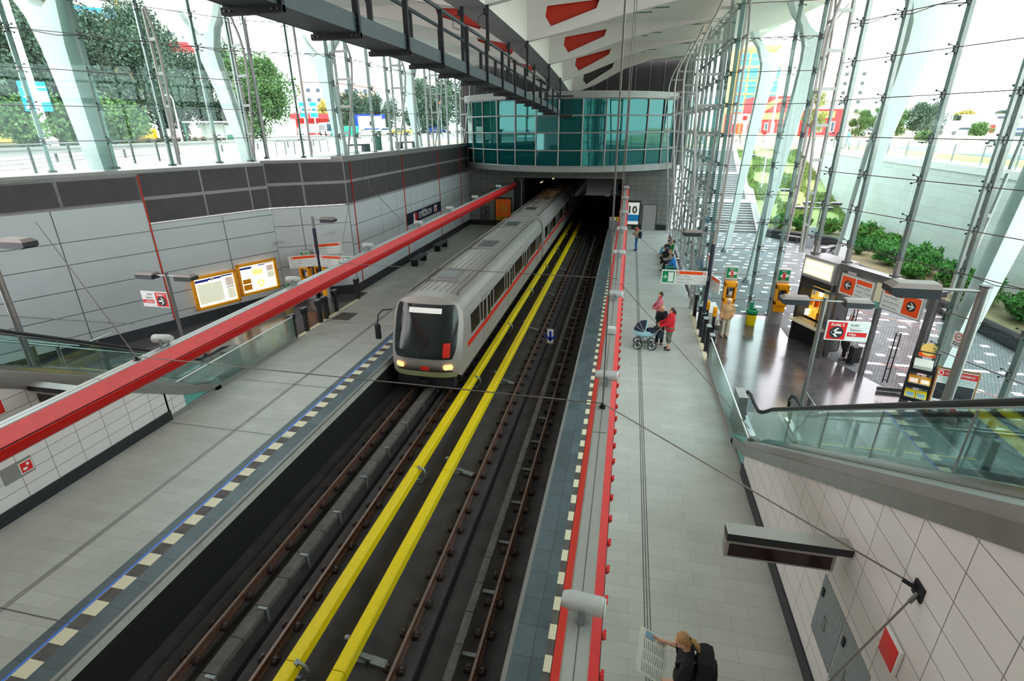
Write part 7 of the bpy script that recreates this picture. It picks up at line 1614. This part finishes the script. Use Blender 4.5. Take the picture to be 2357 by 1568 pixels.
        if L.get('tail'):
            m = MB(); p0 = hp(0, .115, .01); pts = [p0, hp(0, .15, -.03), hp(.0, .155, -.12), hp(0, .13, -.24)]; 
            m.cap(pts[0], pts[1], .022, .032, 'skin'); m.cap(pts[1], pts[2], .033, .034, 'skin'); m.cap(pts[2], pts[3], .034, .012, 'skin'); put(remesh(m, .009, 2), 'ponytail', t, L.get('tailm', L['hair']))
            m = MB(); m.ell(pts[0], (.025, .022, .025), 'ink', 10, 6); m.build('hair_tie', t)
    return t, j, fwdv, axis, sh
# -- reader with newspaper and backpack, facing the tracks
rt, j, fv, ax_, sh_ = person('person in black reading a newspaper, blonde ponytail and black backpack, close below the camera', (1.27, 5.44, 0), -PI/2-.12,
    dict(top='cloth_black', sleeve=.42, te=.022, tname='t_shirt', bot='cloth_black', bname='trousers', hair='hair_light', tail=True, tailm='hair_blond', shoe='black', hk=1.02),
    dict(hed=(0, -.085, 1.60), nec=(0, -.005, 1.46), che=(0, .01, 1.24), elL=(.27, -.10, 1.14), wrL=(.27, -.30, 1.10), elR=(-.27, -.08, 1.16), wrR=(-.27, -.34, 1.18)), H=1.78, vox=.007, head_pitch=.55, curl=.75, palms=((-1, 0, .3), (1, 0, .3)), girth=1.05)
m = MB(); m.rbox(-.19, .19, .125, .36, 1.00, 1.56, .10, 'cloth_black'); m.rbox(-.15, .15, .30, .42, 1.03, 1.34, .06, 'cloth_black')
bp = thing('backpack', 'black backpack worn by the newspaper reader', 'backpack', (1.27, 5.44, 0), -PI/2-.12); m.build('bag', bp)
for s_ in (-1, 1): m = MB(); m.tube([(s_*.10, .13, 1.44), (s_*.12, .0, 1.485), (s_*.125, -.13, 1.36), (s_*.14, -.10, 1.18), (s_*.14, .11, 1.08)], .02, 'black', 6); m.build('strap', bp)
np_ = thing('newspaper', 'open pale newspaper held by the person with the blonde ponytail', 'newspaper', (1.27, 5.44, 0), -PI/2-.12)
def page(m, x0, x1, bend, mm='paper'):
    n = 6; q = lambda i, k: (x0+(x1-x0)*i/n, -.24-.02*math.sin(PI*i/n)*bend-.40*k, 1.14+.18*k+.02*math.sin(PI*i/n)-.02*abs(x0+(x1-x0)*i/n))
    vs = [q(i, k) for k in (0, .5, 1) for i in range(n+1)]; fs = [(k*(n+1)+i, k*(n+1)+i+1, (k+1)*(n+1)+i+1, (k+1)*(n+1)+i) for k in range(2) for i in range(n)]
    m.add(vs, fs, mm, True); m.add([(x, y-.006, z-.003) for x, y, z in vs], [f[::-1] for f in fs], mm, True)
    return q
m = MB(); qa = page(m, -.36, 0, 1); qb = page(m, 0, .36, 1)
for q_, cols in ((qa, ((.4, 2.6), (3.2, 5.6))), (qb, ((.4, 2.7), (3.3, 5.6)))):
    for a, b in cols:
        for k in range(10):
            z = .12+.075*k
            if q_ is qa and a < 1 and .45 < z < .8: continue
            p0 = Vector(q_(a, z)); p1 = Vector(q_(b, z)); o_ = Vector((0, .004, .004)); m.add([p0+o_, p1+o_, p1+o_+Vector((0, -.005, .010)), p0+o_+Vector((0, -.005, .010))], [(0, 1, 2, 3)], 'paper_ink')
p = [Vector(qa(a, z))+Vector((0, .005, .005)) for a, z in ((.5, .48), (2.6, .48), (2.6, .80), (.5, .80))]; m.add(p, [(0, 1, 2, 3)], 'photo_blue')
m.build('pages', np_)
# -- woman in the beige jacket with a handbag
person('woman in beige jacket and cream trousers with pale curly hair, standing in the entrance hall', (4.38, 21.74, 0), .12, dict(top='cloth_tan', te=.026, long=True, collar=True, bot='cloth_cream', flare=.03, hair='hair_pale', curls=True, hk=1.08, shoe='cloth_cream'), dict(wrR=(-.27, -.06, .90), elL=(.27, .05, 1.14), wrL=(.19, -.10, .98)), H=1.66, girth=1.12)
t = thing('handbag', 'grey-brown handbag hanging from the hand of the woman in beige', 'handbag', (4.06, 21.63, .30)); m = MB(); m.ell((0, 0, .13), (.13, .07, .15), 'bag_grey', 14, 10); m.build('bag', t); m = MB(); m.tube([(-.08, 0, .22), (-.05, 0, .42), (.05, 0, .46), (.08, 0, .22)], .012, 'black', 6); m.build('handle', t); m = MB(); m.ell((0, 0, .25), (.10, .07, .06), 'cloth_cream', 8, 6); m.build('scarf', t)
# -- the three people with the pram
person('dark-haired person in red and white patterned jacket and black trousers behind the pram group', (1.70, 22.15, 0), -PI/2+.1, dict(top='knit_red', te=.03, long=True, collar=True, bot='cloth_black', flare=.03, hair='hair_brown', hk=1.05), dict(elR=(-.27, -.06, 1.14), wrR=(-.17, -.22, 1.02), elL=(.27, -.06, 1.14), wrL=(.17, -.22, 1.02)), H=1.66)
person('woman with long blonde hair in a black V-neck top, standing behind the pram', (1.68, 20.35, 0), .25, dict(top='cloth_black', te=.014, bot='cloth_black', flare=.02, hair='hair_blond', long_hair=True, tname='v_neck_top', shoe='wood'), dict(elR=(-.22, -.03, 1.16), wrR=(-.06, -.17, 1.06), elL=(.22, -.03, 1.16), wrL=(.10, -.19, 1.02)), H=1.65, head_yaw=.25)
person('person in red hooded top and grey shorts with a long brown ponytail, pushing the pram', (2.0, 19.85, 0), -PI/2, dict(top='cloth_red', te=.034, long=True, hood=True, bot='cloth_khaki', be=.035, leg=.62, flare=.03, bname='shorts', hair='hair_brown', tail=True, belly=.08, shoe='ink'), dict(elL=(.25, -.12, 1.14), wrL=(.16, -.36, 1.03), elR=(-.25, -.12, 1.14), wrR=(-.16, -.36, 1.03)), H=1.74, girth=1.22, curl=1.2)
# -- pram
t = thing('pram', 'pale blue and navy pram with four spoked wheels on the platform', 'pram', (1.10, 19.9, 0), 0)
for x, nm in ((-.28, 0), (.28, 0)):
    for s_ in (-1, 1):
        y = s_*.26; m = MB(); R_ = .155
        m.tube([(x+R_*math.cos(2*PI*k/20), y, R_+.012+R_*math.sin(2*PI*k/20)) for k in range(21)], .018, 'tyre', 8, False); m.tube([(x+(R_-.03)*math.cos(2*PI*k/20), y, R_+.012+(R_-.03)*math.sin(2*PI*k/20)) for k in range(21)], .012, 'chrome', 6, False)
        for k in range(10): m.cyl((x, y, R_+.012), (x+(R_-.02)*math.cos(2*PI*k/10), y, R_+.012+(R_-.02)*math.sin(2*PI*k/10)), .005, 'steel_dark', 5)
        m.cyl((x, y-.03, R_+.012), (x, y+.03, R_+.012), .028, 'black', 10); m.build('wheel', t)
m = MB()
for s_ in (-1, 1): y = s_*.21; m.tube([(-.28, y, .17), (.24, y, .55)], .014, 'gantry', 6); m.tube([(.28, y, .17), (-.26, y, .55)], .014, 'gantry', 6); m.tube([(-.28, y, .17), (.28, y, .17)], .012, 'gantry', 6); m.tube([(.20, y, .50), (.48, y, .86), (.62, y, 1.02)], .014, 'alu', 6)
for x in (-.28, .28): m.cyl((x, -.26, .167), (x, .26, .167), .012, 'gantry', 6)
m.build('chassis', t); m = MB(); m.cyl((.62, -.21, 1.02), (.62, .21, 1.02), .017, 'black', 8); m.build('push_bar', t)
m = MB()
for k in range(7): m.box(-.22, .22, -.18+.055*k, -.17+.055*k, .20, .21, 'steel_dark')
for k in range(8): m.box(-.22+.06*k, -.21+.06*k, -.18, .18, .20, .24, 'steel_dark')
m.build('basket', t)
def tub(m, z, k, mm0, r0): return [(x*k, y*k, z) for x, y in [(.50*math.cos(a)*(1 if abs(math.cos(a)) < .8 else .97), .22*math.sin(a)) for a in [2*PI*q/24 for q in range(24)]]]
m = MB(); m.loft([tub(m, .50, .72, 0, 0), tub(m, .56, .86, 0, 0), tub(m, .66, .96, 0, 0), tub(m, .74, 1.0, 0, 0)], 'pram_aqua'); m.build('carrycot', t)
m = MB(); m.loft([tub(m, .495, .70, 0, 0), tub(m, .53, .80, 0, 0)], 'pram_navy'); m.build('underside', t)
m = MB(); m.loft([[(.02+x*.96*.52+.22, y*.98, z+.02*math.cos(y*9)) for x, y, z in tub(m, z0, k, 0, 0)] for z0, k in ((.70, .98), (.76, .98), (.80, .80))], 'pram_navy'); m.build('apron', t)
m = MB(); rings = []
for q in range(9):
    a = math.radians(8+18*q*.95); rings.append([(-.05-.44*math.cos(a)*1.0, .225*math.cos(b), .74+.40*math.sin(a)*math.sin(b)+.0) for b in [PI*k/12 for k in range(13)]])
rings = []
for q in range(8):
    a = math.radians(100*q/7); c_, s_ = math.cos(a), math.sin(a)
    rings.append([(-.06-.42*c_*math.sin(b)**.7 if False else -.04-.42*c_*math.sin(b), .23*math.cos(b), .73+.42*s_*math.sin(b)) for b in [PI*k/12 for k in range(13)]])
m.loft(rings, 'pram_navy', False, False); m.build('hood', t)
m = MB(); m.tube(rings[-1], .022, 'pram_aqua', 6); m.build('hood_edge', t)
m = MB()
for q in (2, 4): m.tube([(x*1.01, y*1.01, z+.004) for x, y, z in rings[q]], .006, 'white', 5)
m.build('piping', t)
t = thing('bag', 'dark bag hanging at the pram handle', 'bag', (1.66, 19.78, .52)); m = MB(); m.rbox(-.10, .08, -.17, .17, 0, .26, .05, 'pram_navy'); m.build('bag_body', t); m = MB(); m.tube([(0, -.1, .25), (0, -.1, .45), (-.02, .1, .45), (0, .1, .25)], .01, 'black', 5); m.build('strap', t)
# -- man with blue rucksack
person('man in beige and red jacket and jeans looking at his hands, by the lit poster', (.86, 37.75, 0), -PI/2-.15, dict(top='cloth_beige', te=.026, collar=True, bot='cloth_jeans', flare=.018, hair='hair_brown', hk=.99), dict(elL=(.25, -.10, 1.14), wrL=(.05, -.27, 1.16), elR=(-.25, -.10, 1.14), wrR=(-.05, -.27, 1.16), hed=(0, -.07, 1.595)), H=1.74, head_pitch=.6)
m = MB(); m.rbox(-.17, .17, .12, .34, .86, 1.34, .09, 'cloth_navy'); bp = thing('backpack', 'navy rucksack on the back of the man by the lit poster', 'backpack', (.86, 37.75, 0), -PI/2-.15); m.build('bag', bp)
for s_ in (-1, 1): m = MB(); m.tube([(s_*.10, .13, 1.36), (s_*.13, .0, 1.49), (s_*.135, -.13, 1.36), (s_*.15, -.08, 1.15), (s_*.15, .12, .98)], .02, 'black', 6); m.build('strap', bp)
m = MB(); m.cap((.145, .01, 1.445), (-.145, .01, 1.445), .082, .082, 'cloth_red'); m.ell((0, -.03, 1.37), (.175, .135, .085), 'cloth_red', 14, 8); sy = thing('shawl', 'red hood cape lying over the shoulders of the man by the lit poster', 'cape', (.86, 37.75, 0), -PI/2-.15); sy.scale = (1.02, 1.02, 1.02); o_ = put(remesh(m, .014, 4), 'cloth', sy, 'cloth_red')
# -- five people on the bench, facing the tracks
lean = dict(elL=(.24, -.10, .80), wrL=(.10, -.30, .66), elR=(-.24, -.10, .80), wrR=(-.10, -.30, .66), che=(0, -.04, .86), nec=(0, -.10, 1.06), hed=(0, -.17, 1.18), shL=(.175, -.08, 1.01), shR=(-.175, -.08, 1.01))
person('seated person in dark leather jacket and light jeans, furthest along the bench', (2.98, 36.5, 0), -PI/2, dict(top='cloth_leather', te=.024, bot='cloth_lightjeans', shoe='cloth_white', hair='hair_dark'), dict(anR=(-.11, -.52, .085)), True, group=None, vox=.011)
person('seated man in a green T-shirt leaning back with arms raised behind his head', (3.02, 35.1, 0), -PI/2, dict(top='cloth_green', te=.016, sleeve=.4, bot='cloth_black', shoe='cloth_white', hair='hair_dark'), dict(che=(0, .08, .86), nec=(0, .14, 1.07), hed=(0, .12, 1.21), shL=(.175, .12, 1.02), shR=(-.175, .12, 1.02), elL=(.34, .02, 1.16), wrL=(.20, -.18, 1.12), elR=(-.34, .02, 1.16), wrR=(-.20, -.18, 1.12), anL=(.11, -.55, .085), anR=(-.11, -.60, .085)), True, vox=.011)
person('seated person all in black bending forward on the bench', (2.92, 33.9, 0), -PI/2, dict(top='cloth_black', te=.022, bot='cloth_black', shoe='cloth_white', hair='hair_dark'), dict(che=(0, -.12, .84), nec=(0, -.26, 1.0), hed=(0, -.36, 1.07), shL=(.175, -.22, .96), shR=(-.175, -.22, .96), elL=(.22, -.32, .74), wrL=(.12, -.45, .62), elR=(-.22, -.32, .74), wrR=(-.12, -.45, .62), anL=(.11, -.55, .085)), True, vox=.011, head_pitch=.5)
person('seated person in a grey cardigan with clasped hands and black trousers', (2.92, 32.4, 0), -PI/2, dict(top='cloth_grey', te=.024, long=True, bot='cloth_black', shoe='ink', hair='hair_light'), dict(lean, wrL=(.03, -.42, .70), wrR=(-.03, -.42, .70), anL=(.11, -.50, .085)), True, vox=.011, head_pitch=.2)
person('seated boy in a bright blue tracksuit top with white sleeves stripe, nearest on the bench', (2.96, 31.3, 0), -PI/2, dict(top='cloth_blue', te=.024, bot='teal_paint', shoe='ink', hair='hair_brown'), lean, True, vox=.011, head_pitch=.2)
# -- two people coming through the portal
walk = dict(knL=(.10, -.20, .52), anL=(.10, -.22, .12), knR=(-.10, .05, .50), anR=(-.10, .36, .16), elL=(.24, .06, 1.14), wrL=(.22, -.02, .90))
person('fair-haired person in blue walking in through the portal, hand raised to the face', (8.0, 20.95, 0), -1.0, dict(top='cloth_navy', te=.02, bot='cloth_lightjeans', flare=.02, hair='hair_blond', long_hair=True, shoe='wood'), dict(walk, elR=(-.24, -.08, 1.18), wrR=(-.10, -.16, 1.48)), H=1.68, vox=.011)
person('dark-haired person in black and dark red walking in with a wheeled case', (8.42, 20.35, 0), -.7, dict(top='cloth_red', te=.02, bot='cloth_black', hair='hair_brown'), walk, H=1.70, vox=.011)
t = thing('wheeled_case', 'black wheeled case beside the person entering through the portal', 'suitcase', (8.55, 19.75, 0), .4); m = MB(); m.rbox(-.18, .18, -.12, .12, .08, .72, .04, 'black'); m.build('case', t)
m = MB(); m.tube([(-.12, .1, .7), (-.12, .14, 1.02), (.12, .14, 1.02), (.12, .1, .7)], .01, 'steel', 5); m.build('handle', t)
for s_ in (-.13, .13): m = MB(); m.cyl((s_-.02, .1, .05), (s_+.02, .1, .05), .05, 'tyre', 10); m.build('wheel', t)
# -- distant pedestrians
def walker(x, y, z, rz, lab, top, bot, hair='hair_brown', H=1.72): person(lab, (x, y, z), rz, dict(top=top, te=.03, bot=bot, hair=hair), walk, H=H, vox=.02)
walker(18.8, 55, ZR, 1.2, 'pedestrian in pale blue and jeans on the pavement beyond the plaza railing', 'cloth_lightjeans', 'cloth_jeans')
walker(13.0, 74, ZR, .8, 'pedestrian in purple-blue at the top of the outdoor stairs', 'cloth_navy', 'cloth_khaki'); walker(16.2, 75.5, ZR, -.8, 'pedestrian in red at the top of the outdoor stairs', 'cloth_red', 'cloth_grey'); walker(10.2, 71.5, ZR, 0, 'pedestrian in black beside the white street lamp', 'cloth_black', 'cloth_black'); walker(8.2, 70.5, ZR, .5, 'pedestrian in dark clothes by the stop sign board', 'cloth_black', 'cloth_jeans')
walker(-53.0, 67.8, ZL, 1.0, 'person in grey waiting at the bus shelter', 'cloth_grey', 'cloth_jeans'); walker(-57.5, 103.0, ZL, .5, 'person in dark clothes by the bus', 'cloth_black', 'cloth_navy'); walker(-52.0, 47.2, ZL, 1.2, 'person in white with a cap beside the blue advert bench', 'cloth_white', 'cloth_white', 'cloth_white')
